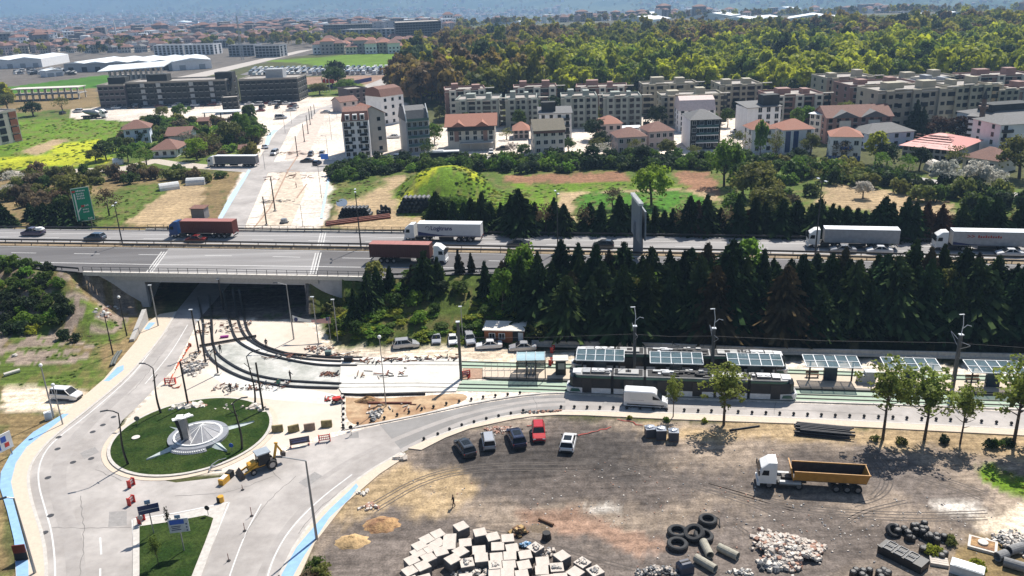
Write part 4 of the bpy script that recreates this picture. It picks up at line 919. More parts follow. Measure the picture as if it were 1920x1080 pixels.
# weeds and tufts that roughen the meadows
wp,wc,ws = [],[],[]; rw = random.Random(55)
for pts,z,st,cols,sz in (([(742,352),(790,322),(870,320),(930,345),(990,350),(960,400),(760,400)],2,1.5,[BRG,YG,YG,MIDG],.7),([(960,345),(1500,340),(1500,420),(980,420)],0,2.6,[BRG,MIDG,OLV],.6),([(0,600),(90,590),(150,640),(250,690),(120,735),(0,740)],1,1.0,[BRG,MIDG,OLV,BRG],.35),([(0,775),(90,775),(120,790),(40,870),(0,900)],0,.9,[OLV,BRN,MIDG],.25),([(1826,872),(1870,872),(2000,930),(1990,950),(1890,925),(1850,900)],0,.45,[YG,BRG,YG],.3),([(0,225),(230,220),(210,300),(0,320)],0,3.0,[BRG,YG,BRG],.8),([(100,385),(330,345),(400,350),(380,425),(150,428)],0,2.2,[OLV,MIDG,BRG,BRN],.6),([(1500,340),(1920,400),(1930,440),(1500,440)],0,2.6,[OLV,BRG,MIDG,BRN],.7),([(583,545),(700,520),(1000,520),(1000,632),(740,630),(606,612)],2,1.1,[BRG,YG,BRG,YG,MIDG],1.3),([(620,345),(720,330),(700,370),(625,400)],0,2.0,[OLV,BRN,MIDG],.6),([(1080,785),(2000,815),(2000,835),(1080,792)],0,.8,[YG,BRG,OLV],.2),([(1780,1020),(1920,1030),(1920,1080),(1760,1080)],0,.6,[OLV,YG,BRG],.25),([(60,520),(190,515),(270,570),(250,640),(100,600)],3,1.3,[MIDG,OLV,BRG,BRN],.4),([(560,1020),(600,1080),(590,1140),(555,1100)],0,.5,[OLV,MIDG],.25)):
 for (x,y) in scatter_in(pts,z,st,.5,int(st * 10)):
  s_ = sz * rw.uniform(.35,1.1); wp.append((x,y,float(height(x,y)) - .1)); wc.append(jit(rw.choice(cols),.3)); ws.append((s_,s_,s_ * rw.uniform(.25,.6)))
_x = np.array([p[0] for p in wp]); _y = np.array([p[1] for p in wp]); gc = ground_colour(_x,_y); k = np.where(((_y < hw_near(_x) - 1.8) | (_y > hw_far(_x) + 1)) & (gc[:,1] > gc[:,0] * 1.05) & (fbm(_x,_y,8,33,2) > .42))[0]
gn_scatter('weeds','',[wp[i] for i in k],BUSHM,[wc[i] for i in k],[ws[i] for i in k],'weed')
# the forest
FCOL = [(.25,.26,.03),(.16,.19,.03),(.34,.31,.035),(.26,.19,.05),(.22,.15,.07),(.37,.37,.03),(.06,.09,.03),(.22,.21,.035)]
def forest_points():
 poly = inside_px([(735,178),(765,125),(830,82),(1100,70),(1400,67),(1600,62),(1900,50),(2100,44),(2500,110),(2300,185),(1930,168),(1660,168),(1500,188),(1330,176),(1210,176),(1000,190),(850,200),(760,200)],0)
 xs = [a for a,b in poly]; ys = [b for a,b in poly]; r = np.random.RandomState(12); out = []
 st = 6.8; gx,gy = np.meshgrid(np.arange(min(xs),min(max(xs),1100),st),np.arange(min(ys),min(max(ys),1500),st))
 gx = gx.ravel() + r.uniform(-3,3,gx.size); gy = gy.ravel() + r.uniform(-3,3,gy.size)
 k = inpoly(gx,gy,poly) & (np.abs(gx) < gy * .66 + 20); return gx[k],gy[k]
fx,fy = forest_points(); r = np.random.RandomState(4)
zone = fbm(fx,fy,90,61,3); zone2 = fbm(fx,fy,40,66,2); fh = 3.9 + 2.6 * fbm(fx,fy,70,71) + r.rand(len(fx)) * 1.6
fcol = []; fsz = []
depthf = (fy - fy.min()) / (fy.max() - fy.min())
for i in range(len(fx)):
 q = zone[i] + (r.rand() - .5) * .16; d = depthf[i]
 bright = d < .42 and fx[i] > 20
 if bright: c = [(.20,.27,.03),(.44,.47,.03),(.35,.39,.03),(.15,.21,.03)][int(np.clip((zone2[i] + (r.rand() - .5) * .5) * 4,0,3))]
 else: c = FCOL[int(np.clip((q - .25) * 2.0 * 8,0,7))]
 if fx[i] < fy[i] * -.03 and r.rand() < .55: c = FCOL[r.choice([3,4,2])]
 if bright and r.rand() < .06: c = FCOL[6]
 k_ = 1 + r.uniform(-.25,.25); fcol.append((c[0] * k_,c[1] * k_,c[2] * k_)); s_ = fh[i] * (.80 if bright else 1.0 - .25 * d) * r.choice([.7,.9,1,1,1.15,1.35]); fsz.append((s_ * .92,s_ * .92,s_ * r.uniform(.85,1.2)))
order = np.argsort(np.hypot(fx,fy)); NT = 250
for i in order[:NT]:
 t = thing('forest_tree','%s forest tree at the wood edge, %s' % ('bright yellow-green' if fcol[i][1] > .3 else ('brownish' if fcol[i][0] > fcol[i][1] else ('dark green' if fcol[i][1] < .14 else 'mid green')),seg(PXY((fx[i],fy[i],0))[0],800,'at its left tip by the long street',900,'behind the first brown block',1050,'behind the white villa',1200,'behind the long grey-green block',1350,'behind the first beige blocks',1500,'behind the brick-banded block',1700,'behind the large beige block','at the right edge')),'tree',(float(fx[i]),float(fy[i]),0),r.rand() * 6.28,'trees at the near edge of the forest',fsz[i])
 c = part('crown',FARM[i % 8],t); c['tint'] = list(map(float,fcol[i])); part('trunk',FART,t)
rest = order[NT:]
fz = height(fx,fy)
gn_scatter('forest','',[(fx[i],fy[i],fz[i]) for i in rest],FARM,[fcol[i] for i in rest],[fsz[i] for i in rest],'forest')
# ------------------------------------------------------------------ buildings
def wallm(n,c,v=.07): return mat('wall ' + n,c,.85,var=v,scale=.5)
CREAM = wallm('cream',(.64,.59,.51)); WHT = wallm('white',(.80,.80,.80)); GRN = wallm('grey green',(.29,.32,.285)); BEI = wallm('beige',(.39,.355,.27)); BRO = wallm('brown red',(.30,.18,.15)); GRY = wallm('grey',(.36,.38,.40))
CHAR = wallm('charcoal',(.035,.038,.036),.3); BRK = mat('red hollow brick',(.48,.18,.10),.9,var=.15,scale=3); PINKW = wallm('rose grey',(.48,.40,.38))
TER = mat('terracotta tiles',(.33,.145,.095),.85,var=.2,scale=2.2,streak=(1,4,1)); TERD = mat('dark brown tiles',(.19,.095,.07),.85,var=.22,scale=2.2); TERR = mat('rose red sheet roof',(.52,.20,.17),.6,var=.08)
RGR = mat('grey roof',(.12,.12,.12),.8,var=.15,scale=1.5); ROL = mat('olive brown roof',(.16,.14,.10),.85,var=.15); RWH = mat('white sheet roof',(.74,.78,.80),.5,var=.06,scale=.3); RPK = mat('pale pink roof',(.62,.50,.46),.8); RFL = mat('flat roof screed',(.33,.30,.27),.9,var=.2,scale=.6)
FRM = mat('window frame',(.62,.62,.60),.5)
WMESH = {}
def window_meshes(w_,h_,fm=FRM):
 k = (round(w_,1),round(h_,1),fm.name)
 if k not in WMESH:
  a = MB(); t = .10
  a.box((0,-.05,0),(w_ + 2 * t,.12,t)); a.box((0,-.05,h_ + t),(w_ + 2 * t,.12,t))
  for s_ in (-1,0,1): a.box((s_ * (w_ / 2 + t / 2),-.05,t),(t if s_ else t * .6,.12,h_))
  b = MB(); b.box((0,-.005,t),(w_,.03,h_)); WMESH[k] = (a.mesh('window',fm),b.mesh('pane',GLASS))
 return WMESH[k]
def put_window(t,u,z,w_,h_,rz,fm=FRM):
 a,b = window_meshes(w_,h_,fm); f = part('window',a,t,loc=(u[0],u[1],z),rz=rz); part('pane',b,f)
def building(name,label,cat,A,B,ztop,depth,wm,roof='flat',rm=RFL,rh=2.5,floors=4,cols=4,wsize=(1.3,1.4),sidecols=2,indiv=False,group=None,over=.5,ground=0.0,back=False,bal=None,sides='LR',skip=(),towers=(),base=None,band=None,front_offset=0.0,fm=FRM):
 """A, B: feet of the front corners; local x runs A to B, y into the depth"""
 A = Vector(A); B = Vector(B); L_ = (B - A).length; rz = math.atan2(B.y - A.y,B.x - A.x); H_ = ztop
 t = thing(name,label,cat,(A.x,A.y,min(A.z,B.z)),rz,group)
 mb = MB(); mb.prism([(0,0),(L_,0),(L_,depth),(0,depth)],-.5,H_); mb.build('wall',wm,t)
 if base: q = MB(); q.prism([(-.06,-.06),(L_ + .06,-.06),(L_ + .06,depth + .06),(-.06,depth + .06)],-.4,base[0]); q.build('ground_floor',base[1],t)
 o = over; r_ = MB()
 if roof == 'flat':
  r_.prism([(.25,.25),(L_ - .25,.25),(L_ - .25,depth - .25),(.25,depth - .25)],H_ - .2,H_ + .05)
  q = MB()
  for (x0,y0,x1,y1) in ((-.1,-.1,L_ + .1,.22),(-.1,depth - .22,L_ + .1,depth + .1),(-.1,.22,.22,depth - .22),(L_ - .22,.22,L_ + .1,depth - .22)): q.prism([(x0,y0),(x1,y0),(x1,y1),(x0,y1)],H_ - .25,H_ + .75,bottom=True)
  q.build('parapet',band or wm,t)
 elif roof == 'hip':
  k = min(depth,L_) * .42; r_.loft([[(-o,-o,H_),(L_ + o,-o,H_),(L_ + o,depth + o,H_),(-o,depth + o,H_)],[(k,depth * .48,H_ + rh),(L_ - k,depth * .48,H_ + rh),(L_ - k,depth * .52,H_ + rh),(k,depth * .52,H_ + rh)]])
 elif roof == 'gable':
  r_.loft([[(-o,-o,H_ - .1),(-o,depth / 2,H_ + rh - .05),(-o,depth + o,H_ - .1),(-o,depth + o,H_ + .1),(-o,depth / 2,H_ + rh + .15),(-o,-o,H_ + .1)],[(L_ + o,-o,H_ - .1),(L_ + o,depth / 2,H_ + rh - .05),(L_ + o,depth + o,H_ - .1),(L_ + o,depth + o,H_ + .1),(L_ + o,depth / 2,H_ + rh + .15),(L_ + o,-o,H_ + .1)]])
  q = MB(); 
  for x in (0.02,L_ - .02): q.poly([(x,0,H_),(x,depth,H_),(x,depth / 2,H_ + rh - .1)])
  q.build('gable_wall',wm,t)
 elif roof == 'xgable':     # ridge runs into the depth, gable faces the front
  r_.loft([[(-o,-o,H_ - .1),(L_ / 2,-o,H_ + rh - .05),(L_ + o,-o,H_ - .1),(L_ + o,-o,H_ + .1),(L_ / 2,-o,H_ + rh + .15),(-o,-o,H_ + .1)],[(-o,depth + o,H_ - .1),(L_ / 2,depth + o,H_ + rh - .05),(L_ + o,depth + o,H_ - .1),(L_ + o,depth + o,H_ + .1),(L_ / 2,depth + o,H_ + rh + .15),(-o,depth + o,H_ + .1)]])
  q = MB()
  for y in (.02,depth - .02): q.poly([(0,y,H_),(L_,y,H_),(L_ / 2,y,H_ + rh - .1)])
  q.build('gable_wall',wm,t)
 elif roof == 'mansard':
  k = rh * .45; r_.loft([[(-.3,-.3,H_),(L_ + .1,-.3,H_),(L_ + .1,depth,H_),(-.3,depth,H_)],[(.3,k,H_ + rh * .75),(L_ - .1,k,H_ + rh * .75),(L_ - .1,depth - .5,H_ + rh * .75),(.3,depth - .5,H_ + rh * .75)],[(.4,depth * .5,H_ + rh),(L_ - .2,depth * .5,H_ + rh),(L_ - .2,depth * .52,H_ + rh),(.4,depth * .52,H_ + rh)]])
 elif roof == 'shed':
  r_.loft([[(-o,-o,H_ - .05),(L_ + o,-o,H_ - .05),(L_ + o,depth + o,H_ + rh - .05),(-o,depth + o,H_ + rh - .05)],[(-o,-o,H_ + .15),(L_ + o,-o,H_ + .15),(L_ + o,depth + o,H_ + rh + .15),(-o,depth + o,H_ + rh + .15)]])
 rf = r_.build('roof',rm,t)
 for (x,y,sx,sy,hh,m_) in towers:
  q = MB(); q.prism([(x,y),(x + sx,y),(x + sx,y + sy),(x,y + sy)],H_ - .1,H_ + hh); q.build('roof_tower',m_,rf); 
 fh = (H_ - ground) / floors; w_,h_ = wsize; allw = MB() if not indiv else None
 def wins(n,length,fx,side):
  for f in range(floors):
   for c in range(n):
    if (side,f,c) in skip: continue
    u = (c + .5) / n * length; z = ground + f * fh + fh * .28
    p,rr_ = fx(u)
    if indiv: put_window(t,p,z,w_,h_,rr_,fm)
    else:
     co,si = math.cos(rr_),math.sin(rr_); nx,ny = si,-co
     allw.m(0).box((p[0] + nx * .03,p[1] + ny * .03,z),(w_,.08,h_),rr_)
     if w_ * 1 > .9: allw.m(1).box((p[0] + nx * .06,p[1] + ny * .06,z - .12),(w_ + .3,.12,.12),rr_)
 wins(cols,L_,lambda u: ((u,0),0),'F')
 if 'R' in sides and A.x < 30: wins(sidecols,depth,lambda u: ((L_,u),math.pi / 2),'R')
 if 'L' in sides and A.x > -30: wins(sidecols,depth,lambda u: ((0,depth - u),-math.pi / 2),'L')
 if allw is not None and allw.f: q = allw.build('window',[GLASS,FRM],t); q['kind'] = 'stuff'
 if bal:
  for (c,w2,col,m_) in bal:     # columns of balconies: centre, width
   for f in range(1,floors):
    z = ground + f * fh; q = MB(); q.box((c,-.55,z - .1),(w2,1.1,.16)); q.box((c,-1.06,z + .06),(w2,.06,.85)); q.box((c - w2 / 2 + .03,-.55,z + .06),(.06,1.0,.85)); q.box((c + w2 / 2 - .03,-.55,z + .06),(.06,1.0,.85)); q.build('balcony',m_,t)
 return t,L_,H_,rz
def bpx(name,label,cat,a,b,ytop,depth,wm,**k):
 A = G(*a); B = G(*b); z = top_z(A,ytop); return building(name,label,cat,A,B,z,depth,wm,**k)
# white corner house with dormers at the far street
t,L_,H_,rz = bpx('apartment_house','white apartment house with red dormer roof at the far street corner','apartment house',(648,298),(697,295),228,16,WHT,roof='mansard',rm=TERD,rh=4.2,floors=5,cols=4,indiv=True,sides='')
for i in range(3):
 d = MB(); x = L_ * (.22 + .28 * i); d.m(0).prism([(x - .8,-.1),(x + .8,-.1),(x + .8,2.2),(x - .8,2.2)],H_ + .2,H_ + 2.3); d.m(1).box((x,-.12,H_ + .5),(1.0,.08,1.4)); d.build('dormer',[WHT,GLASS],t)
for c,w2 in ((L_ * .2,2.6),(L_ * .78,2.8)):
 for f in range(1,5): q = MB(); z = f * H_ / 5; q.m(0).box((c,-.6,z - .1),(w2,1.2,.15)); q.m(1).box((c,-1.15,z + .05),(w2,.05,.9)); q.build('balcony',[WHT,GLASS],t)
bpx('apartment_house','cream blank-walled house with orange gable roof behind the white corner house','house',(680,290),(727,284),217,12,CREAM,roof='xgable',rm=TER,rh=3.0,floors=4,cols=2,skip=[('F',f,0) for f in range(4)])
t,L_,H_,rz = bpx('apartment_house','narrow grey apartment house with curved white roof fins','apartment house',(766,291),(808,287),228,14,GRY,roof='mansard',rm=RGR,rh=4.8,floors=4,cols=4,indiv=True,sides='LR',wsize=(1.2,1.6))
for x in (0.1,L_ - .1):
 q = MB(); q.loft([[(x - .15,-.6,H_ - .5),(x + .15,-.6,H_ - .5),(x + .15,-.1,H_ - .5),(x - .15,-.1,H_ - .5)],[(x - .15,.6,H_ + 2.6),(x + .15,.6,H_ + 2.6),(x + .15,1.2,H_ + 2.4),(x - .15,1.2,H_ + 2.4)],[(x - .15,3.6,H_ + 5.6),(x + .15,3.6,H_ + 5.6),(x + .15,4,H_ + 5.1),(x - .15,4,H_ + 5.1)]]); q.build('roof_fin',WHITE,t)
GLB = mat('greenish balcony glass',(.06,.12,.13),.15,var=.1)
for f in range(1,5): q = MB(); z = f * H_ / 4; q.m(0).box((L_ / 2,-.7,z - .1),(L_ * .95,1.4,.15)); q.m(1).box((L_ / 2,-1.35,z + .05),(L_ * .95,.05,.95)); q.build('balcony',[GRY,GLB],t)
t,L_,H_,rz = bpx('apartment_house','cream apartment house with broad orange-red roof and shops below','apartment house',(841,283),(929,280),238,13,CREAM,roof='gable',rm=TER,rh=3.6,floors=3,cols=6,indiv=True,over=1.0,ground=3.2,sides='LR',band=CHAR)
q = MB(); q.box((L_ / 2,-.5,H_ - 1.6),(L_ * .99,1.0,1.4)); q.build('attic_band',CHAR,t)
for x in (L_ * .24,L_ * .74): q = MB(); q.loft([[(x - 2.6,-1.1,H_ + .05),(x,-1.1,H_ + 1.7),(x + 2.6,-1.1,H_ + .05)],[(x - .1,4,H_ + 2.2),(x,4,H_ + 2.3),(x + .1,4,H_ + 2.2)]]); q.build('roof_gable',TER,t)
for x in (L_ * .19,L_ * .8): q = MB(); q.box((x,-.07,3.4),(1.6,.1,H_ - 5)); q.build('brown_panel',BRO,t)
q = MB(); q.box((L_ / 2 + 2,-1.4,2.9),(L_ * .7,2.8,.25)); [q.box((x,-2.6,0),(.3,.3,2.9)) for x in (L_ * .25,L_ * .5,L_ * .75,L_ * .95)]; q.build('shop_canopy',CONC,t)
bpx('apartment_house','white house with red tiled roof behind the blank wall beside the long street','house',(719,236),(760,229),182,12,WHT,roof='mansard',rm=TERD,rh=4.2,floors=4,cols=3)
bpx('house','dark brown unfinished-looking house beside the long street','house',(656,203),(691,199),170,14,wallm('dusk brown',(.10,.085,.09)),floors=4,cols=3)
bpx('house','small rose-roofed house behind the white corner house','house',(640,212),(672,208),192,10,PINKW,roof='gable',rm=TERD,rh=2.2,floors=2,cols=2)
# housing estate with flat roofs
EST = [((833,226),(918,222),173,BRO,14,'brown-red housing block at the left end of the estate'),((852,240),(942,238),188,GRN,13,'grey-green housing block, leftmost of the front row'),((944,241),(1013,239),187,GRN,13,'grey-green housing block between the orange roof and the white villa'),
 ((960,222),(1050,219),169,BRO,13,'brown-red housing block behind the white villa'),((1048,242),(1124,240),185,GRN,13,'grey-green long block, left half, above the red roofed houses'),((1126,240),(1206,238),184,GRN,13,'grey-green long block, right half, above the red roofed houses'),
 ((1075,215),(1180,213),168,BRO,13,'brown-red block rising behind the long grey-green one'),((1200,214),(1312,210),163,BEI,14,'beige block before the bright forest edge'),((1234,236),(1358,232),181,BEI,13,'beige block behind the white and black apartment house'),
 ((1344,216),(1431,213),161,BEI,16,'beige square block with a dark slot, left of the brick-banded one'),((1437,238),(1546,234),180,BRO,16,'brick-banded cream block behind the white tower house'),((1540,208),(1640,204),151,BEI,15,'beige block above the brown gabled house'),
 ((1583,226),(1722,220),164,BRO,14,'brown and cream block behind the brown gabled house'),((1633,258),(1778,250),175,BEI,14,'large beige block with arched windows before the tall conifers'),((1672,196),(1796,190),148,BEI,13,'beige block in the last row before the forest'),
 ((1800,194),(1935,190),147,BRO,13,'brown-red block in the last row at the right edge'),((1770,232),(1852,228),166,BEI,14,'beige block left of the minaret'),((1854,226),(1898,224),170,BEI,13,'narrow beige block right of the minaret'),((1897,224),(1990,218),168,BRO,13,'brown block at the right edge behind the big white building'),((1725,210),(1800,206),160,GRY,13,'grey block between the beige ones near the right')]
for a,b,yt,m_,dp,lab in EST:
 a = (a[0] + 5,a[1]); b = (b[0] - 5,b[1]); yt += (a[0] * 7 % 5) - 2
 A = G(*a); B = G(*b); L_ = (B - A).length; nc = max(3,int(L_ / 4.2))
 rb = random.Random(a[0]); tw = [(L_ * (.12 + .1 * rb.random()),dp * .3,L_ * rb.uniform(.12,.26),5,rb.uniform(1.8,3.2),m_),(L_ * rb.uniform(.58,.7),dp * .3,L_ * rb.uniform(.1,.2),5,rb.uniform(1.8,3.2),m_)]; dp += rb.uniform(-2,3)
 t,L_,H_,rz = bpx('housing_block',lab,'apartment block',a,b,yt,dp,m_,floors=5 if b[1] > 225 else 5,cols=nc,towers=tw,wsize=(1.6,1.5),sidecols=2,group='flat-roofed blocks of the housing estate',band=m_)
 for k in range(3):     # bays standing forward and dark panels standing in for shaded balcony slots
  x = L_ * (.1 + .36 * k); q = MB(); q.box((x + 1.5,-.5,-.4),(3.2,1.0,H_ + .9)); q.build('bay',m_ if m_ != BRO else CREAM,t)
  q = MB()
  for f in range(5): q.box((x + 5.2,-.06,.6 + f * H_ / 5),(2.8,.1,1.6)); q.box((x + 1.5,-1.04,.9 + f * H_ / 5),(1.5,.08,1.3))
  q.build('loggia',GLASS,t)['kind'] = 'stuff'
  if k != 1: q = MB(); q.box((x + 5.2,-.45,H_ + .7),(4.2,.9,.35)); q.build('cornice_step',CREAM,t)
 q = MB(); q.box((L_ / 2,-.12,H_ - .35),(L_ + .3,.3,.3)); q.build('cornice',CREAM,t)
# houses between the street and the estate
t,L_,H_,rz = bpx('villa','white cubic villa with grey roof and a dark roof room behind the cream house','house',(1012,264),(1072,262),214,12,WHT,roof='shed',rm=RGR,rh=1.0,floors=4,cols=4,towers=[(1,3,5.5,4,4.0,CHAR)],bal=[(9.5,4.5,0,CHAR)])
t,L_,H_,rz = bpx('apartment_house','cream three-storey house with olive roof and brown eaves band','apartment house',(1003,291),(1059,288),246,12,CREAM,roof='gable',rm=ROL,rh=3.2,floors=3,cols=4,indiv=True,sidecols=2,wsize=(1.4,1.4))
q = MB(); q.box((L_ / 2,-.25,H_ - .9),(L_ + .5,.5,.8)); q.build('eaves_band',TERD,t)
bpx('house','low house with orange roof left of the cream house','house',(963,262),(992,261),245,11,PINKW,roof='hip',rm=TER,rh=2.6,floors=2,cols=3)
t,L_,H_,rz = bpx('apartment_house','white and black apartment house with grey hip roof and glass balconies','apartment house',(1293,281),(1349,279),225,15,CHAR,roof='hip',rm=RGR,rh=2.6,floors=4,cols=4,indiv=True,sides='L',sidecols=3,ground=0)
q = MB(); q.box((-.06,7.5,0),(.12,15,H_ - .1)); q.build('white_side_wall',WHT,t)
for f in range(1,4): q = MB(); z = f * H_ / 4; q.m(0).box((L_ * .55,-.8,z - .15),(L_ * .72,1.6,.3)); q.m(1).box((L_ * .55,-1.55,z + .15),(L_ * .72,.05,.8)); q.build('balcony',[WHT,GLB],t)
bpx('apartment_house','white house with pale pink dormer roof behind the white and black one','apartment house',(1272,248),(1340,246),208,13,WHT,roof='mansard',rm=RPK,rh=5.0,floors=4,cols=5)
bpx('house','house with terracotta gable roof behind the white awning','house',(1126,264),(1166,262),233,11,PINKW,roof='hip',rm=TER,rh=2.4,floors=2,cols=3)
bpx('house','two-storey house with dark red hip roof and a white car port','house',(1158,290),(1212,287),258,11,PINKW,roof='hip',rm=TERD,rh=2.6,floors=2,cols=4,indiv=True)
bpx('house','rose-grey house with dark red hip roof left of the white and black house','house',(1216,281),(1263,278),247,11,PINKW,roof='hip',rm=TERD,rh=2.6,floors=2,cols=4,indiv=True)
t = thing('awning','long white awning between the red roofed houses','awning',G(1148,262)); q = MB(); q.box((5,3,4.2),(13,6,.15)); q.build('canopy',RWH,t); [MB().box((x,y,0),(.15,.15,4.2)).build('post',GREY,t) for x in (-1,11) for y in (.3,5.7)]
t,L_,H_,rz = bpx('tower_house','tall white house with grey roof and dark blue roof box','apartment house',(1399,256),(1461,252),203,11,WHT,roof='shed',rm=RGR,rh=1.0,floors=4,cols=4,towers=[(7,2,6.5,5,4.2,CHAR)],indiv=True,skip=[('F',f,0) for f in range(4)],wsize=(1.4,1.8),sides='')
bpx('house','white house with small terracotta roof behind the slim trees','house',(1408,287),(1450,285),243,9,WHT,roof='hip',rm=TER,rh=2.6,floors=3,cols=2)
t,L_,H_,rz = bpx('house','white three-storey house with tiled hip roof and tall blue window strips','house',(1466,288),(1523,285),244,11,WHT,roof='hip',rm=TER,rh=2.8,floors=3,cols=3,indiv=True,skip=[('F',f,0) for f in range(3)] + [('F',f,1) for f in range(3)])
for x in (L_ * .16,L_ * .42): q = MB(); q.box((x,-.07,.3),(1.7,.12,H_ - .8)); q.build('window_strip',mat('blue window strip',(.02,.05,.16),.2),t)
t,L_,H_,rz = bpx('house','small white house with orange tiled roof and a blue balcony','house',(1554,301),(1612,302),256,10,WHT,roof='hip',rm=TER,rh=2.4,floors=2,cols=3,indiv=True,base=(1.6,mat('blue plinth',(.04,.10,.30),.8)))
q = MB(); q.box((L_ / 2,-.7,H_ / 2 - .1),(3.2,1.4,.15)); q.box((L_ / 2,-1.35,H_ / 2),(3.2,.05,.9)); q.build('balcony',BLUEP,t)
t,L_,H_,rz = bpx('apartment_house','wide brown and cream house with grey-brown gables','apartment house',(1546,270),(1668,266),222,14,BRO,roof='gable',rm=TERD,rh=3.4,floors=4,cols=8,indiv=False)
for x in (L_ * .28,L_ * .72): q = MB(); q.box((x,-.3,0),(L_ * .17,.6,H_ - 1)); q.build('cream_bay',CREAM,t); q = MB(); q.loft([[(x - 5,-.9,H_ + .05),(x,-.9,H_ + 2.2),(x + 5,-.9,H_ + .05)],[(x - .2,5,H_ + 2.3),(x,5,H_ + 2.4),(x + .2,5,H_ + 2.3)]]); q.build('roof_gable',RGR,t)
bpx('house','pale house with white flat roof left of the wide brown gabled house','house',(1515,262),(1545,266),213,14,CREAM,roof='shed',rm=RWH,rh=.6,floors=4,cols=3,indiv=True)
bpx('house','bluish white house with grey hip roof right of the orange roofed one','house',(1624,280),(1711,274),251,12,wallm('bluish',(.62,.68,.80)),roof='hip',rm=RGR,rh=2.4,floors=2,cols=4)
A = G(1786,306); t,L_,H_,rz = building('hall','low hall with a wide rose-red sheet roof and skylight strips','hall',G(1690,296),G(1786,307),top_z(A,281),22,wallm('pale rose',(.46,.42,.40)),roof='hip',rm=TERR,rh=3.0,floors=2,cols=8,over=1.0)
q = MB()
for j in range(5):
 for i in range(4 + j): q.box((L_ * (.2 + (.6 / (3 + j)) * i) - j * .3,1.2 + j * 1.7,H_ + .42 + j * .52),(2.2,.5,.12))
q.build('skylight',TERD,t)['kind'] = 'stuff'
t,L_,H_,rz = building('house','small cream house with dark red hip roof at the right end of the street','house',G(1803,318),G(1868,328),top_z(G(1803,318),293),11,CREAM,roof='hip',rm=TERD,rh=2.8,floors=1,cols=3,indiv=True,ground=.6)
t,L_,H_,rz = bpx('apartment_block','big white block with grey roof and dark glass left end','apartment block',(1855,276),(1960,268),222,18,WHT,roof='hip',rm=RGR,rh=2.4,floors=5,cols=6,towers=[(3,5,16,7,3.6,CHAR)],sides='')
bpx('glass_wing','dark glass wing with white floor bands left of the big white block','building',(1808,270),(1853,274),218,14,CHAR,roof='shed',rm=RGR,rh=.8,floors=5,cols=4,wsize=(2.2,1.2),bal=[(5.5,10,0,WHT)])
bpx('apartment_block','white block with dark balconies at the right edge','apartment block',(1868,292),(1965,286),234,14,WHT,roof='hip',rm=RGR,rh=2.0,floors=4,cols=5,bal=[(2.2,3.4,0,CHAR)],sides='L',skip=[('F',f,c) for f in range(4) for c in (1,2)])
# minaret
p = G(1833,272); t = thing('minaret','brown stone minaret with balcony and dark pointed cap','minaret',p)
hz = top_z(p,166); q = MB(); q.tube([(0,0,-.3),(0,0,hz * .12),(0,0,hz * .64)],[1.3,1.0,.85],10); q.build('shaft',mat('brown stone',(.16,.115,.085),.9,var=.3,scale=3),t)
q = MB(); q.tube([(0,0,hz * .63),(0,0,hz * .66),(0,0,hz * .70)],[.9,1.6,1.6],12); q.build('balcony',MATS['brown stone'],t); q = MB(); q.tube([(0,0,hz * .70),(0,0,hz * .82)],[.8,.75],10); q.build('upper_shaft',MATS['brown stone'],t)
q = MB(); q.tube([(0,0,hz * .82),(0,0,hz)],[.95,.03],10); q.build('cap',CHAR,t)
t = thing('shelter','small arched shelter in front of the red roofed hall','shelter',G(1757,322)); q = MB()
pr = [(math.cos(a) * 2.2,math.sin(a) * 3.0) for a in [math.pi * k / 10 for k in range(11)]]; q.strip([(x,0,z) for x,z in pr],[(x * 1.02,4,z) for x,z in pr]); q.strip([(x * 1.08,4,z * 1.05) for x,z in pr],[(x * 1.08,0,z * 1.05) for x,z in pr]); q.strip([(x,-.01,z) for x,z in pr][::-1],[(x * 1.08,-.01,z * 1.05) for x,z in pr][::-1]); q.build('arch',CONCW,t)
# ---- left half
t,L_,H_,rz = bpx('office_block','long dark brown three-storey block left of the far street','building',(243,201),(428,195),157,20,CHAR,floors=4,cols=18,wsize=(2.0,1.4),towers=[(10,6,12,6,4,CHAR),(50,6,10,6,4,CHAR)],band=mat('light coping',(.30,.28,.25),.9))
for x in (L_ * .17,L_ * .33,L_ * .66,L_ * .86): q = MB(); [q.box((x,-.3,1 + f * H_ / 4),(2.4,.5,2.0)) for f in range(4)]; q.build('stair_window',GRY,t)['kind'] = 'stuff'
t,L_,H_,rz = bpx('office_block','dark brown wing with pale patches at the left end of the long block','building',(190,204),(240,202),162,24,wallm('dusk brown',(.10,.085,.09)),floors=4,cols=5,wsize=(2.0,1.4),band=MATS['light coping'],towers=[(4,6,10,6,4,CHAR)])
t,L_,H_,rz = bpx('office_block','dark block with a stair tower, nearest the far street','building',(453,194),(562,190),151,22,CHAR,floors=4,cols=10,wsize=(2.0,1.4),band=MATS['light coping'],towers=[(14,6,10,8,5,GRY)],sidecols=5)
bpx('kiosk_building','black cubic building beside the lorry yard','building',(419,213),(449,211),186,12,CHAR,floors=3,cols=3,band=CHAR)
t = thing('canopy_roof','long flat white-topped canopy in front of the black cube','canopy',G(392,226)); q = MB(); q.box((10,4,3.6),(26,8,.4)); q.build('roof',RWH,t); [MB().box((x,.5,0),(.4,.4,3.6)).build('post',CHAR,t) for x in (-2,6,14,22)]
t,L_,H_,rz = bpx('farmhouse','white farmhouse with red-brown gable roof by the yellow field','house',(236,272),(284,268),243,11,wallm('bluish',(.62,.68,.80)),roof='hip',rm=TERD,rh=3.0,floors=2,cols=3,indiv=True,over=.9)
bpx('house','low brown-roofed house in front of the farmhouse','house',(288,296),(332,294),281,12,WHT,roof='hip',rm=TERD,rh=3.0,floors=1,cols=3,over=1.2)
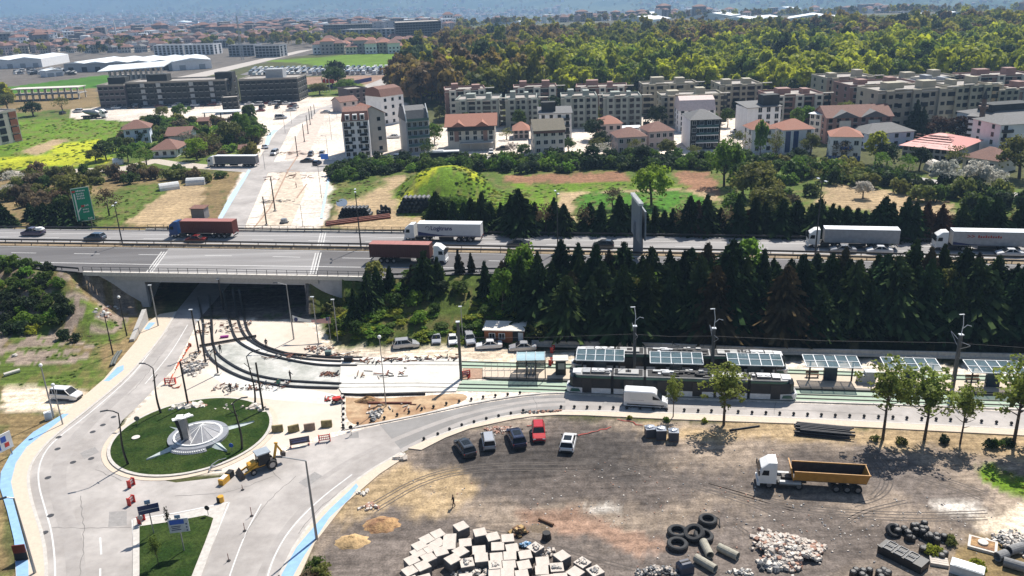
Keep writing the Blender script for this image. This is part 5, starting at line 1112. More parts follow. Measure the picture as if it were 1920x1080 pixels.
bpx('house','brown-roofed house right of the farmhouse among the trees','house',(318,276),(356,274),255,12,WHT,roof='gable',rm=TERD,rh=2.6,floors=1,cols=3,over=1.2)
bpx('hut','small brown hut by the black canopy','hut',(373,241),(392,240),228,6,WOOD,roof='gable',rm=TERD,rh=1.4,floors=1,cols=1)
bpx('hut','small wooden hut beside the far street','hut',(450,291),(464,290),280,5,WOOD,roof='gable',rm=TERD,rh=1.2,floors=1,cols=1)
t,L_,H_,rz = bpx('brick_building','unfinished concrete frame house with red brick infill at the left edge','unfinished house',(-20,277),(43,264),218,14,CONC,floors=4,cols=3,wsize=(3.2,2.6),sides='R',fm=CONC)
q = MB(); dh = H_ / 4
for f in range(4):
 for c in range(3): q.box((L_ + .03,2.3 + 4.6 * c,f * dh + .4),(.14,4.1,dh - .55))
 for c in range(2): q.box((L_ - 2.2 - c * 0,-.05,f * dh + .4),(3.6,.14,dh - .55))
q.build('brick_infill',BRK,t)
t = thing('concrete_skeleton','long low unfinished concrete skeleton left of the dark blocks','unfinished building',G(26,190),-.02); q = MB(); [q.box((i * 4.2,y,0),(.6,.6,7)) for i in range(11) for y in (0,9)]; q.build('column',CONCW,t)['kind'] = 'stuff'; q = MB(); q.box((21,4.5,3.4),(44,11,.4)); q.build('floor_slab',CONC,t); q = MB(); q.box((21,4.5,7),(44,11,.5)); q.build('roof_slab',CONCW,t)
# sports stand, warehouses
t = thing('grandstand','grandstand with a tilted white roof on pale columns','stand',G(212,158)); q = MB(); q.loft([[(-6,-8,9.5),(40,-2,11),(42,14,14),(-4,8,12.5)],[(-6,-8,10.1),(40,-2,11.6),(42,14,14.6),(-4,8,13.1)]]); q.build('roof',RWH,t)
for i in range(11): q = MB(); q.box((i * 3.6,i * .5 - 2,0),(1.0,2.4,9.3 + i * .16)); q.build('column',CONCW,t)
q = MB(); q.box((18,6,0),(38,6,6)); q.build('terrace',CONC,t)
def shed(label,a,b,yt,depth,wm=None,bays=1):
 A = GT(*a); B = GT(*b); L_ = (B - A).length
 if A.length > 4200 or abs(A.z - B.z) > 10: return
 z = top_z(A,yt) - A.z; t = thing('warehouse',label,'warehouse',A,math.atan2(B.y - A.y,B.x - A.x),'white-roofed sheds'); q = MB(); q.prism([(0,0),(L_,0),(L_,depth),(0,depth)],-.5,z); q.build('wall',wm or WHT,t)
 for i in range(bays):
  x0 = L_ * i / bays; x1 = L_ * (i + 1) / bays; q = MB(); q.loft([[(x0,-.5,z),((x0 + x1) / 2,-.5,z + (x1 - x0) * .07),(x1,-.5,z),],[(x0,depth + .5,z),((x0 + x1) / 2,depth + .5,z + (x1 - x0) * .07),(x1,depth + .5,z)]]); q.build('roof',RWH,t)
 q = MB(); n = max(2,int(L_ / 12)); [q.box((L_ * (i + .5) / n,-.08,0),(5,.1,min(4.2,z * .6))) for i in range(n)]; q.build('gate',GRY if wm is None else CHAR,t)['kind'] = 'stuff'
shed('white-roofed warehouse at the left edge',(-40,131),(80,126),115,60,bays=2); shed('long white-roofed warehouse of six bays behind the grandstand',(122,136),(325,131),120,60,GRY,5); shed('white warehouse at the right end of the long one',(325,133),(398,128),116,50,bays=1); shed('small pale green shed before the warehouses',(88,145),(120,142),133,15)
for i,(a,b,yt,dp) in enumerate([((265,57),(318,57),53,40),((290,52),(380,51),48,60),((130,52),(215,51),49,50),((108,38),(130,38),30,30),((10,26),(60,26),20,30),((1100,32),(1175,32),26,40),((1165,42),(1225,42),36,40),((1190,35),(1215,35),31,30),((1300,38),(1370,37),30,40),((1340,43),(1420,42),38,40),((1395,36),(1430,36),33,40),((1440,22),(1490,21),17,60),((1475,44),(1570,42),35,60),((1540,18),(1610,17),13,60),((1620,20),(1660,20),15,50),((1700,34),(1745,33),29,50),((1740,14),(1810,13),9,80),((1810,12),(1880,11),7,60),((1775,30),(1810,29),25,40),((890,36),(920,36),32,30),((950,47),(990,46),43,30),((1240,28),(1290,28),22,50),((1010,36),(1050,36),30,50),((700,13),(770,12),9,80),((220,20),(260,20),16,60)]):
 shed('white-roofed shed far out on the plain, ' + ('number %s of those ' % ['one','two','three','four','five','six','seven','eight','nine','ten','eleven','twelve','thirteen'][i % 13] + ('over the town' if a[0] < 800 else 'beyond the forest')),a,b,yt,dp)
# the big unfinished hotel-like blocks and the terraces before them
t,L_,H_,rz = bpx('tower_block','big dark concrete block with a window grid, right end of the far group','building',(744,86),(829,82),44,60,wallm('dark concrete',(.10,.095,.10)),floors=9,cols=16,wsize=(2.6,2.2),sidecols=8)
bpx('tower_block','grey and white slab in front of the far dark blocks','building',(642,78),(742,76),57,30,wallm('light grey',(.34,.36,.40)),floors=4,cols=12,wsize=(3.4,2.6))
bpx('tower_block','long dark slab at the left of the far group','building',(608,72),(702,70),48,30,wallm('dark green grey',(.11,.13,.13)),floors=5,cols=20,wsize=(2.2,2.2)); bpx('tower_block','pale stair tower between the far slabs','building',(700,74),(722,74),42,26,wallm('light grey',(.3,.3,.3)),floors=6,cols=2)
for i,(a,b,yt) in enumerate([((290,104),(345,103),86),((348,103),(402,102),85),((430,106),(478,105),86),((480,108),(526,107),87),((402,90),(440,89),77)]):
 bpx('frame_building',['white and grey unfinished block, first of the row behind the warehouses','white and grey unfinished block, second of the row','grey framed block left of the lattice mast','grey framed block right of the lattice mast','smaller framed block behind the row'][i],'building',a,b,yt,16,WHT if i < 2 else GRY,floors=4,cols=7,wsize=(3.0,2.0))
def house_proto(k):
 t = thing('town_house','','house',(0,0,-500)); r = random.Random(40 + k); a,b,h = r.uniform(9,13),r.uniform(8,11),[6,8.5,11,6.5,9][k % 5]; q = MB(); q.prism([(-a / 2,-b / 2),(a / 2,-b / 2),(a / 2,b / 2),(-a / 2,b / 2)],-.5,h); q.build('wall',[CREAM,WHT,PINKW,GRY,BEI][k % 5],t)
 q = MB(); o = .7; q.loft([[(-a / 2 - o,-b / 2 - o,h),(a / 2 + o,-b / 2 - o,h),(a / 2 + o,b / 2 + o,h),(-a / 2 - o,b / 2 + o,h)],[(-a * .2,-.1,h + 2.6),(a * .2,-.1,h + 2.6),(a * .2,.1,h + 2.6),(-a * .2,.1,h + 2.6)]]); q.build('roof',TERD,t)
 q = MB(); n = int(h / 2.9)
 for f in range(n):
  for c in range(3):
   for s_ in (-1,1): q.box(((c - 1) * a * .3,s_ * (b / 2 + .02),.9 + f * 2.9),(1.4,.08,1.4)); q.box((s_ * (a / 2 + .02),(c - 1) * b * .3,.9 + f * 2.9),(.08,1.4,1.4))
 q.build('window',GLASS,t)['kind'] = 'stuff'; return t
protos = [house_proto(k) for k in range(6)]; usedp = set()
ROOFS = [TERD,TERD,mat('purple brown tiles',(.12,.075,.07),.85,var=.2),mat('red brown tiles',(.20,.10,.08),.85,var=.2),RGR,mat('faded tiles',(.23,.145,.12),.85,var=.2),TERD]
hs = random.Random(77); npl = 0
def house(x,y,rz,label,group,s=1.0,rm=None):
 global npl
 pr_ = hs.choice(protos); rm = rm or hs.choice(ROOFS)
 o = place(pr_,usedp,(x,y,float(height(x,y))),rz,label,group,s=s,paint={'dark brown tiles': rm}); npl += 1; return o
for k in range(3):      # the terraces
 for i in range(11 - k):
  p = G(596 + i * 20.5 + k * 9 + (4 if i % 3 == 0 else 0),101 - k * 6.5 + (i % 2) * .8 - i * .35); house(p.x,p.y,hs.uniform(-.1,.1),['terrace house with red-brown roof, front row before the far dark blocks','terrace house with red-brown roof, second row before the far dark blocks','terrace house with red-brown roof, back row before the far dark blocks'][k],'terrace houses before the far dark blocks',1.15,hs.choice([TER,TERD,MATS['red brown tiles']]))
# town on the plain: nearest houses one by one, the rest as a mass
tp = inside_px([(-60,108),(80,100),(290,98),(430,82),(600,76),(600,60),(845,58),(870,20),(860,2),(500,14),(0,28),(-160,40),(-300,90)],0); xs = [a for a,b in tp]; ys = [b for a,b in tp]
r = np.random.RandomState(8); N_ = 130000; hx = r.uniform(max(min(xs),-2600),min(max(xs),900),N_); hy = 700 * (9000 / 700.) ** r.rand(N_); k = inpoly(hx,hy,tp) & (np.abs(hx) < hy * .72); hx,hy = hx[k],hy[k]
keep = []; cell = {}
for x,y in zip(hx,hy):
 s_ = 11.5 + max(0,y - 900) * .006; c = (int(x / s_),int(y / s_),int(s_))
 if c in cell: continue
 cell[c] = 1; keep.append((x,y))
_kf = fbm(np.array([q[0] for q in keep]),np.array([q[1] for q in keep]),140,91); keep = [q for q,f_ in zip(keep,_kf) if f_ > .27]
keep.sort(key=lambda q: math.hypot(*q)); TL = ['left of the lattice mast','around the far minaret','behind the white warehouses','at the left edge of the town']
for (x,y) in keep[:235]: house(x,y,hs.choice([0,.4,-.3,1.2]),'small %s house at the near edge of the town, %s' % (hs.choice(['hip-roofed']),seg(PXY((x,y,0))[0],80,'at the left edge',180,'behind the left warehouses',300,'behind the long warehouse',430,'behind the framed blocks',600,'right of the lattice mast','behind the terrace houses')),'near houses of the town',hs.uniform(.8,1.1))
def lump(seed,a,b,h,roofh,wm,rm):
 q = MB(); q.m(0).prism([(-a / 2,-b / 2),(a / 2,-b / 2),(a / 2,b / 2),(-a / 2,b / 2)],-1,h)
 q.m(1)
 if roofh: q.loft([[(-a / 2 - .6,-b / 2 - .6,h),(a / 2 + .6,-b / 2 - .6,h),(a / 2 + .6,b / 2 + .6,h),(-a / 2 - .6,b / 2 + .6,h)],[(-a * .2,-.1,h + roofh),(a * .2,-.1,h + roofh),(a * .2,.1,h + roofh),(-a * .2,.1,h + roofh)]])
 else: q.prism([(-a / 2 - .1,-b / 2 - .1),(a / 2 + .1,-b / 2 - .1),(a / 2 + .1,b / 2 + .1),(-a / 2 - .1,b / 2 + .1)],h,h + .6)
 q.m(2)
 for f in range(int(h / 3)):
  for c in range(3): q.box(((c - 1) * a * .3,-b / 2 - .03,1 + 3 * f),(1.5,.08,1.5))
 return q.mesh('distant_house',[wm,rm,GLASS])
DW1 = wallm('dusk grey',(.19,.185,.20)); DW2 = wallm('dusk beige',(.26,.235,.21)); DW3 = wallm('dusk rose',(.24,.19,.185)); PBT = MATS['purple brown tiles']; LM = [lump(0,11,10,7,2.6,DW1,PBT),lump(1,12,10,9,2.6,DW3,PBT),lump(2,14,11,13,2.6,WHT,MATS['red brown tiles']),lump(3,13,12,15,0,DW1,RFL),lump(4,12,10,7,2.4,DW2,MATS['faded tiles']),lump(5,18,12,14,2.4,DW1,TERD),lump(6,11,9,6,2.3,DW1,RGR),lump(7,12,10,8,2.5,DW3,TERD),lump(8,13,11,12,0,WHT,RWH),lump(9,14,10,10,2.4,WHT,PBT),lump(10,11,9,7,2.4,CREAM,MATS['red brown tiles'])]
restp = keep[235:]; hz_ = height(np.array([q[0] for q in restp]),np.array([q[1] for q in restp]))
# settlements scattered over the plain and the lower hills
N_ = 14000; sy = 1300 * (9000 / 1300.) ** r.rand(N_); sx = (r.rand(N_) * 2 - 1) * sy * .68; sz = fbm(sx,sy,420,95,3); k = (sz > .50) & ((sx > -.02 * sy) | (sy > 3400)) & (sx < 9e9); k &= ~((sx > 0) & (sy < 1500)) & ((np.hypot(sx,sy) < plain(sx / np.hypot(sx,sy))[1] * 1.05) | (r.rand(N_) < .25)); sx,sy = sx[k],sy[k]; szh = height(sx,sy)
allp = [(q[0],q[1],z) for q,z in zip(restp,hz_)] + list(zip(sx,sy,szh)); nA = len(allp)
sc2 = [(s_,s_,s_ * r.uniform(.8,1.3)) for s_ in (r.uniform(.75,1.25,nA) * np.array([1 + max(0,math.hypot(q[0],q[1]) - 1500) / 9000 for q in allp]))]
gn_scatter('distant_town','',allp,LM,[(1,1,1)] * nA,sc2,'town')
# trees between the houses and over the plain
N_ = 16000; ty = 520 * (9500 / 520.) ** r.rand(N_); tx = (r.rand(N_) * 2 - 1) * ty * .70; tn = fbm(tx,ty,200,97,3); k = ((tn > .50) | (r.rand(N_) < .2)) & ~inpoly(tx,ty,inside_px([(735,178),(770,120),(845,62),(2100,12),(2600,120),(2300,400),(735,300)],0)) & ((tx < -.03 * ty) | (ty > 1300)); k &= ~inpoly(tx,ty,inside_px([(100,240),(-100,120),(420,90),(700,90),(850,60),(720,170),(560,240)],0)); tx,ty = tx[k],ty[k]; tz = height(tx,ty)
szt = r.uniform(3.2,5.5,len(tx)) * (1 + np.maximum(0,ty - 1500) / 4500); cl = [FCOL[i] for i in r.randint(0,8,len(tx))]
gn_scatter('plain_trees','',list(zip(tx,ty,tz)),FARM,cl,[(s_,s_,s_) for s_ in szt],'plain')
# far minaret, lattice mast, flags, hedge lines
p = G(221,83); t = thing('minaret','slender white minaret far off in the town','minaret',p); q = MB(); q.tube([(0,0,0),(0,0,26),(0,0,36)],[1.6,1.4,.1],8); q.build('shaft',WHT,t)
p = G(455,112); t = thing('lattice_mast','tall thin lattice mast rising over the town','mast',p); hz = top_z(p,30); q = MB()
for s1,s2 in ((-1,-1),(-1,1),(1,-1),(1,1)): q.beam((s1 * 1.2,s2 * 1.2,0),(s1 * .3,s2 * .3,hz),.25,.25)
for i in range(14): w0 = 1.2 - .9 * i / 14; w1 = 1.2 - .9 * (i + 1) / 14; q.beam((-w0,-w0,hz * i / 14),(w1,-w1,hz * (i + 1) / 14),.15,.15); q.beam((w0,-w0,hz * i / 14),(-w1,-w1,hz * (i + 1) / 14),.15,.15)
q.build('lattice',GRY,t)
for k,(px,lab) in enumerate([(606,'red and white flag pole, left'),(613,'red and white flag pole, middle of three'),(619,'red and white flag pole, right')]):
 p = G(px,172); t = thing('flag_pole',lab + ' of the group by the green','flag pole',p); hz = top_z(p,148); q = MB(); q.tube([(0,0,0),(0,0,hz)],.22,6); q.build('pole',WHITE,t); q = MB(); q.box((1.6,0,hz - 2.6),(3.2,.08,2.2)); q.build('flag',RED,t)
mb = MB(); P_ = W([(525,185),(560,176),(640,163),(697,152)]); BLF = mat('blue site fence',(.06,.07,.22),.8)
for a,b in zip(P_,P_[1:]): mb.beam((a.x,a.y,2.6),(b.x,b.y,2.6),.15,2.6)
tag(mb.build('site_fence',BLF),'blue sheet fence along the far end of the street','fence')
# ------------------------------------------------------------------ vehicles
PMAT = {}
def paint(n,c,r_=.25):
 if n not in PMAT:
  m = mat('car paint ' + n,c,r_,.25 if n in ('silver','steel blue','graphite') else 0,var=.03); m.node_tree.nodes['Principled BSDF'].inputs['Coat Weight'].default_value = .6; PMAT[n] = m
 return PMAT[n]
PBASE = paint('base',(.5,.5,.5)); HEADL = mat('headlight glass',(.6,.62,.65),.1,spec=.8); TAILL = mat('tail light',(.35,.01,.01),.3); RIM = mat('alloy rim',(.35,.35,.36),.35,.7); PLAST = mat('black plastic',(.02,.02,.021),.55)
for n_,c_ in dict(white=(.72,.72,.72),black=(.012,.012,.014),silver=(.42,.43,.45),red=(.42,.012,.012),graphite=(.05,.055,.065),navy=(.015,.02,.05),**{'steel blue': (.08,.11,.15),'purple grey': (.05,.04,.09),'green': (.02,.10,.05),'dark red': (.15,.012,.012)}).items(): paint(n_,c_)
def wheel_meshes(r_,w_):
 a = MB(); pr = [(r_ * .60,-w_ / 2),(r_ * .94,-w_ / 2),(r_,-w_ * .35),(r_,w_ * .35),(r_ * .94,w_ / 2),(r_ * .60,w_ / 2)]; n = 14
 a.loft([[(p[0] * math.cos(2 * math.pi * j / n),p[1],p[0] * math.sin(2 * math.pi * j / n)) for j in range(n)] for p in pr],caps=False)
 b = MB(); b.tube([(0,-w_ * .38,0),(0,w_ * .38,0)],r_ * .60,10); 
 return a.mesh('tyre',BLACK),b.mesh('rim',RIM)
WM = {k: wheel_meshes(*k) for k in ((.33,.22),(.52,.30),(.52,.6),(.70,.42),(.42,.3))}
def wheel(t,x,y,k=(.33,.22)):
 a,b = WM[k]; w_ = part('wheel',a,t,loc=(x,y,k[0])); part('rim',b,w_); return w_
def car(kind):
 D = dict(sedan=(4.5,1.76,1.43,.92,(-1.55,-.75,.45,1.15)),hatch=(4.1,1.74,1.48,.95,(-1.98,-1.55,.35,1.1)),suv=(4.5,1.86,1.66,1.06,(-2.15,-1.75,.35,1.1)),van=(4.5,1.84,1.82,1.08,(-2.2,-2.05,.55,1.35)),pickup=(5.2,1.86,1.78,1.10,(-.75,-.45,.75,1.35)))[kind]
 L_,W_,H_,sh,(c0,c1,c2,c3) = D; t = thing('car','','car',(0,0,-500)); hw = W_ / 2
 def sec(x,zb,zs,k): return [(x,-hw * k,zb),(x,-hw * k,zs * .72),(x,-hw * k * .97,zs - .06),(x,-hw * k * .86,zs),(x,hw * k * .86,zs),(x,hw * k * .97,zs - .06),(x,hw * k,zs * .72),(x,hw * k,zb)]
 l2 = L_ / 2; nose = sh - (.12 if kind != 'van' else .08)
 b = MB(); b.loft([sec(-l2,.42,sh - .12,.86),sec(-l2 + .12,.30,sh - .03,.96),sec(-l2 + .5,.24,sh,1.0),sec(c2,.22,sh,1.0),sec(c3,.22,sh - .01,1.0),sec(l2 - .55,.24,nose,.99),sec(l2 - .14,.26,nose - .12,.93),sec(l2,.36,nose - .32,.78)])
 b.build('body',PBASE,t,smooth=False)
 g = MB(); zr = H_ - .05; g.loft([[(c0,-hw * .9,sh - .02),(c3,-hw * .9,sh - .02),(c3,hw * .9,sh - .02),(c0,hw * .9,sh - .02)],[(c1,-hw * .72,zr),(c2,-hw * .72,zr),(c2,hw * .72,zr),(c1,hw * .72,zr)]]); g.build('cabin_glass',GLASS,t)
 rf = MB(); rf.loft([[(c1 - .08,-hw * .75,zr - .04),(c2 + .06,-hw * .75,zr - .04),(c2 + .06,hw * .75,zr - .04),(c1 - .08,hw * .75,zr - .04)],[(c1 + .05,-hw * .66,H_),(c2 - .12,-hw * .66,H_),(c2 - .12,hw * .66,H_),(c1 + .05,hw * .66,H_)]])
 r_ = rf.build('roof',PBASE,t)
 pl = MB()
 for s_ in (-1,1):
  for (xa,xb) in ((c0 + .04,c1 + .02),(c3 - .03,c2 - .02)) + (((c1 + c2) / 2 - .1,(c1 + c2) / 2 - .1),) * 1 + ((((c0 * .35 + c3 * .65) * .2 + c0 * .8 + .3),c1 + .32),) * (kind in ('van','suv')):
   pl.beam((xa,s_ * hw * .905,sh),(xb,s_ * hw * .735,zr - .02),.10,.10)
 pl.build('pillar',PBASE,t)['kind'] = 'stuff'
 if kind == 'pickup': q = MB(); q.box((-1.7,0,sh + .001),(1.6,W_ * .8,.02)); q.build('load_bed',PLAST,t)
 bm = MB(); bm.box((l2 - .08,0,.26),(.2,W_ * .74,.26)); bm.build('bumper',PLAST,t); bm = MB(); bm.box((-l2 + .06,0,.30),(.2,W_ * .8,.24)); bm.build('bumper',PLAST,t)
 if kind in ('suv','van'): 
  for s_ in (-1,1): q = MB(); q.box((0,s_ * hw * 1.0,.25),(L_ * .5,.06,.14)); q.build('side_trim',PLAST,t)
 for s_ in (-1,1):
  q = MB(); q.box((l2 - .16,s_ * hw * .68,nose - .34),(.22,.36,.16)); q.build('headlight',HEADL,t)
  q = MB(); q.box((-l2 + .08,s_ * hw * .78,sh - .32),(.14,.24,.2)); q.build('tail_light',TAILL,t)
  q = MB(); q.box((c3 - .15,s_ * (hw + .08),sh - .02),(.14,.2,.13)); q.build('mirror',PLAST,t)
  for x in (-l2 * .60,l2 * .62): wheel(t,x,s_ * (hw - .12))
 return t
CARP = {k: car(k) for k in ('sedan','hatch','suv','van','pickup')}; usedc = set()
def put_car(kind,p,head,colr,label,group=None,s=1.0,cat='car'):
 """head = compass turn of the nose, degrees from +X"""
 pm = PMAT[colr]; o = clone(CARP[kind],p,R(head),label,group,s=s,paint={'car paint base': pm}); o['category'] = cat; return o
def two(a,b):
 """heading from pixel a (rear) to pixel b (front) on the street level"""
 A = G(*a); B = G(*b); return math.degrees(math.atan2(B.y - A.y,B.x - A.x)),(A + B) / 2
LOT = 'cars parked on the dirt lot'
put_car('suv',G(872,846),112,'graphite','dark grey car with sunroof, leftmost on the dirt lot',LOT); put_car('van',G(916,833),96,'silver','silver van-like car with white roof on the dirt lot',LOT,.93)
put_car('suv',G(968,828),102,'navy','black car with dark glass roof beside the red one',LOT,1.06); put_car('suv',G(1010,817),-90,'red','red boxy off-road car on the dirt lot',LOT,.96); put_car('hatch',G(1066,836),78,'white','white car with black sunroof, rightmost on the dirt lot',LOT,1.08)
for x,y,h_,k,s_ in [(872,846,112,'suv',1),(968,828,102,'suv',1.06),(1066,836,78,'hatch',1.08)]:
 p = G(x,y); o = part('sunroof',(lambda q: (q.box((0,0,0),(1.15,.95,.02)),q.mesh('sunroof',GLASS))[1])(MB())); o.parent = [b for b in bpy.data.objects if b.get('category') == 'car' and b.type == 'EMPTY' and (b.location - p).length < .1][0]; o.location = (-.6,0,{'suv': 1.662,'hatch': 1.482}[k])
YARD = 'cars parked by the site cabin'
put_car('suv',G(762,651),8,'silver','silver estate car parked alone left of the others by the trees',YARD,1.0); put_car('hatch',G(819,640),-88,'silver','silver car, first of the three nose-out ones by the trees',YARD,.95); put_car('sedan',G(849,641),-84,'white','white car, second of the three nose-out ones',YARD,.92); put_car('suv',G(881,641),-80,'silver','silver car, third of the three nose-out ones',YARD,.95)
put_car('sedan',G(917,652),183,'white','old white saloon car parked beside the wooden cabin',YARD,1.0); put_car('sedan',G(980,656),180,'silver','silver saloon behind the glass entrance canopy',YARD,1.02)
put_car('van',G(126,747),-12,'white','white estate van driving out of the dirt track at the left',None,1.03,'van')
HC = 'cars on the highway'
def hwp(px,off):
 lo,hi = -300.0,300.0
 for _ in range(40):
  m_ = (lo + hi) / 2
  if PXY((m_,mid(m_) + off,HW))[0] < px: lo = m_
  else: hi = m_
 return Vector((lo,mid(lo) + off,HW)),math.degrees(math.atan2(mid(lo + 2) - mid(lo - 2),4))
for px,off,kind,col,lab,fl in [(63,6.4,'pickup','purple grey','dark purple pickup with a white covered load at the left edge of the highway',1),(179,3.0,'suv','steel blue','blue-grey car passing the green road sign',1),(368,2.8,'sedan','dark red','red car in the shadow of the container lorry',1),(972,3.2,'sedan','graphite','dark car on the far carriageway right of the white lorry',1),(1131,3.2,'hatch','graphite','dark car seen between spruce tops on the highway',1),(1580,3.0,'sedan','silver','silver car beside the second white lorry',1),(1648,3.0,'sedan','white','white car beside the rear of the second white lorry',1),(1892,3.0,'sedan','white','white car beside the last lorry on the right',1)]:
 p,a = hwp(px,off); put_car(kind,p,a + 180,col,lab,HC,1.05)
p,a = hwp(63,6.4); t = thing('load_cover','white sheet over the load of the purple pickup','cover',p + Vector((2.0 * math.cos(R(a)),2.0 * math.sin(R(a)),1.12)),R(a)); q = MB(); q.blob((-.1,0,.42),(1.3,.85,.5),8,4,.1); q.build('sheet',WHITE,t)
# lorries ---------------------------------------------------------
def tractor(t,cm,x0=0.0,right=False):
 """cab with its front at x0 + 0; everything else behind (towards -x)"""
 b = MB(); b.loft([[(x0 - 2.2,-1.22,.75),(x0 - .12,-1.22,.75),(x0,-1.0,.75),(x0,1.0,.75),(x0 - .12,1.22,.75),(x0 - 2.2,1.22,.75)],[(x0 - 2.2,-1.24,2.0),(x0 - .1,-1.24,2.0),(x0 + .03,-1.0,2.0),(x0 + .03,1.0,2.0),(x0 - .1,1.24,2.0),(x0 - 2.2,1.24,2.0)],[(x0 - 2.2,-1.22,2.95),(x0 - .38,-1.2,2.95),(x0 - .25,-1.0,2.95),(x0 - .25,1.0,2.95),(x0 - .38,1.2,2.95),(x0 - 2.2,1.22,2.95)],[(x0 - 2.2,-1.12,3.7),(x0 - 1.25,-1.05,3.65),(x0 - 1.1,-.8,3.6),(x0 - 1.1,.8,3.6),(x0 - 1.25,1.05,3.65),(x0 - 2.2,1.12,3.7)]])
 b.build('cab',cm,t)
 g = MB(); g.loft([[(x0 + .035,-1.05,1.95),(x0 + .055,1.05,1.95),(x0 - .215,1.0,2.85),(x0 - .235,-1.0,2.85)],[(x0 + .07,-1.05,1.97),(x0 + .07,1.05,1.97),(x0 - .19,1.0,2.87),(x0 - .19,-1.0,2.87)]]); g.build('windscreen',GLASS,t)
 for s_ in (-1,1):
  g = MB(); g.loft([[(x0 - .35,s_ * 1.235,1.95),(x0 - 1.25,s_ * 1.235,1.95),(x0 - 1.25,s_ * 1.22,2.65),(x0 - .55,s_ * 1.22,2.65)],[(x0 - .35,s_ * 1.26,1.95),(x0 - 1.25,s_ * 1.26,1.95),(x0 - 1.25,s_ * 1.245,2.65),(x0 - .55,s_ * 1.245,2.65)]]); g.build('side_window',GLASS,t)
  g = MB(); g.box((x0 - .06,s_ * .85,.95),(.16,.45,.25)); g.build('headlight',HEADL,t); g = MB(); g.box((x0 + .0,s_ * 1.42,2.0),(.15,.25,.75)); g.build('mirror',PLAST,t)
  wheel(t,x0 - 1.35,s_ * 1.05,(.52,.30)); wheel(t,x0 - 5.0,s_ * .92,(.52,.6))
 g = MB(); g.box((x0 - .05,0,.35),(.35,2.3,.5)); g.build('bumper',cm,t); g = MB(); g.box((x0 - 3.2,0,.62),(5.6,.9,.3)); [g.box((x0 - 3.2,s_ * 1.0,.45),(1.6,.5,.6)) for s_ in (-1,1)]; g.build('chassis',PLAST,t)
def trailer(t,L_,bm,kind,x0=-3.0,roofm=None):
 z0 = 1.25; H_ = 2.62; q = MB(); q.box((x0 - L_ / 2,0,z0),(L_,2.5,H_)); q.build('box' if kind != 'container' else 'container',bm,t)
 if kind == 'container':
  q = MB(); n = int(L_ / .45)
  for i in range(n): [q.box((x0 - (i + .5) * L_ / n,s_ * 1.265,z0 + .15),(L_ / n * .5,.05,H_ - .3)) for s_ in (-1,1)]
  q.build('corrugation',bm,t)['kind'] = 'stuff'; q = MB(); [q.box((x0 - L_ / 2,s_ * 1.27,z0 + zz),(L_ + .04,.1,.14)) for s_ in (-1,1) for zz in (0,H_ - .12)]; q.build('edge_beam',bm,t)
  if roofm: q = MB(); q.box((x0 - L_ / 2,0,z0 + H_ + .002),(L_ - .1,2.4,.03)); q.build('roof',roofm,t)
 else: q = MB(); q.box((x0 - L_ / 2,0,z0 + H_ + .002),(L_ + .02,2.52,.08)); q.build('roof',RWH,t); q = MB(); [q.box((x0 - L_ / 2,s_ * 1.26,z0 - .05),(L_,.05,.12)) for s_ in (-1,1)]; q.build('edge_beam',GREY,t)
 q = MB(); q.box((x0 - L_ / 2,0,.95),(L_ - .4,1.0,.28)); [q.box((x0 - L_ * .22,s_ * .9,.3),(.15,.15,.9)) for s_ in (-1,1)]; [q.box((x0 - L_ * .45,s_ * 1.1,.5),(3.2,.06,.6)) for s_ in (-1,1)]; q.box((x0 - L_ + .1,0,.5),(.1,2.3,.2)); q.build('trailer_chassis',PLAST,t)
 for k in range(3):
  for s_ in (-1,1): wheel(t,x0 - L_ + 2.2 + k * 1.32,s_ * .98,(.52,.6))
 for s_ in (-1,1): q = MB(); q.box((x0 - L_ - .02,s_ * 1.0,1.0),(.06,.4,.15)); q.build('tail_light',TAILL,t)
def lorry(label,p,head,cab,kind,bm,L_=13.6,s=1.0,roofm=None):
 t = thing('lorry',label,'lorry',p,R(head),'lorries',s); tractor(t,cab); trailer(t,L_,bm,kind,roofm=roofm); return t
CONT = mat('oxide red container',(.105,.024,.018),.6,var=.1); CONT2 = mat('faded rose container',(.10,.032,.028),.65,var=.12); CRF = mat('faded container roof',(.33,.13,.11),.7); CURT = mat('white tarpaulin',(.60,.60,.60),.5,var=.05); DARKC = mat('grey tarpaulin',(.12,.12,.13),.6)
def hw_lorry(label,px,off,fwd,*a,**k):
 p,an = hwp(px,off); return lorry(label,p,an + (0 if fwd else 180),*a,**k),an
hw_lorry('blue-cabbed lorry with a long dark red container on the far carriageway',324,6.6,False,mat('blue cab paint',(.012,.06,.20),.3),'container',CONT,L_=12.4,roofm=CRF)
lt,an = hw_lorry('white lorry lettered Logitrans with a blue swoosh on the far carriageway',762,6.4,False,WHITE,'box',CURT)
hw_lorry('white-cabbed lorry with a dark rose container on the near carriageway',838,-8.6,True,WHITE,'container',CONT2,L_=12.2,roofm=CRF)
hw_lorry('white lorry with a plain pale grey trailer on the far carriageway',1512,6.4,False,WHITE,'box',mat('pale grey tarpaulin',(.36,.36,.37),.5))
lt2,_ = hw_lorry('white lorry with red lettering, last on the right of the highway',1748,6.4,False,WHITE,'box',mat('dull white tarpaulin',(.42,.41,.41),.5))
def text_mesh(s_,size,m,bold=0.0):
 cu = bpy.data.curves.new('t','FONT'); cu.body = s_; cu.size = size; cu.extrude = .01; cu.offset = bold; cu.align_x = 'CENTER'; cu.align_y = 'CENTER'; o = bpy.data.objects.new('t',cu); sc.collection.objects.link(o)
 dg = bpy.context.evaluated_depsgraph_get(); me = bpy.data.meshes.new_from_object(o.evaluated_get(dg)); me.materials.clear(); me.materials.append(m); bpy.data.objects.remove(o); return me
NAVY = mat('navy print',(.02,.03,.12),.5); PRED = mat('red print',(.40,.05,.03),.5)
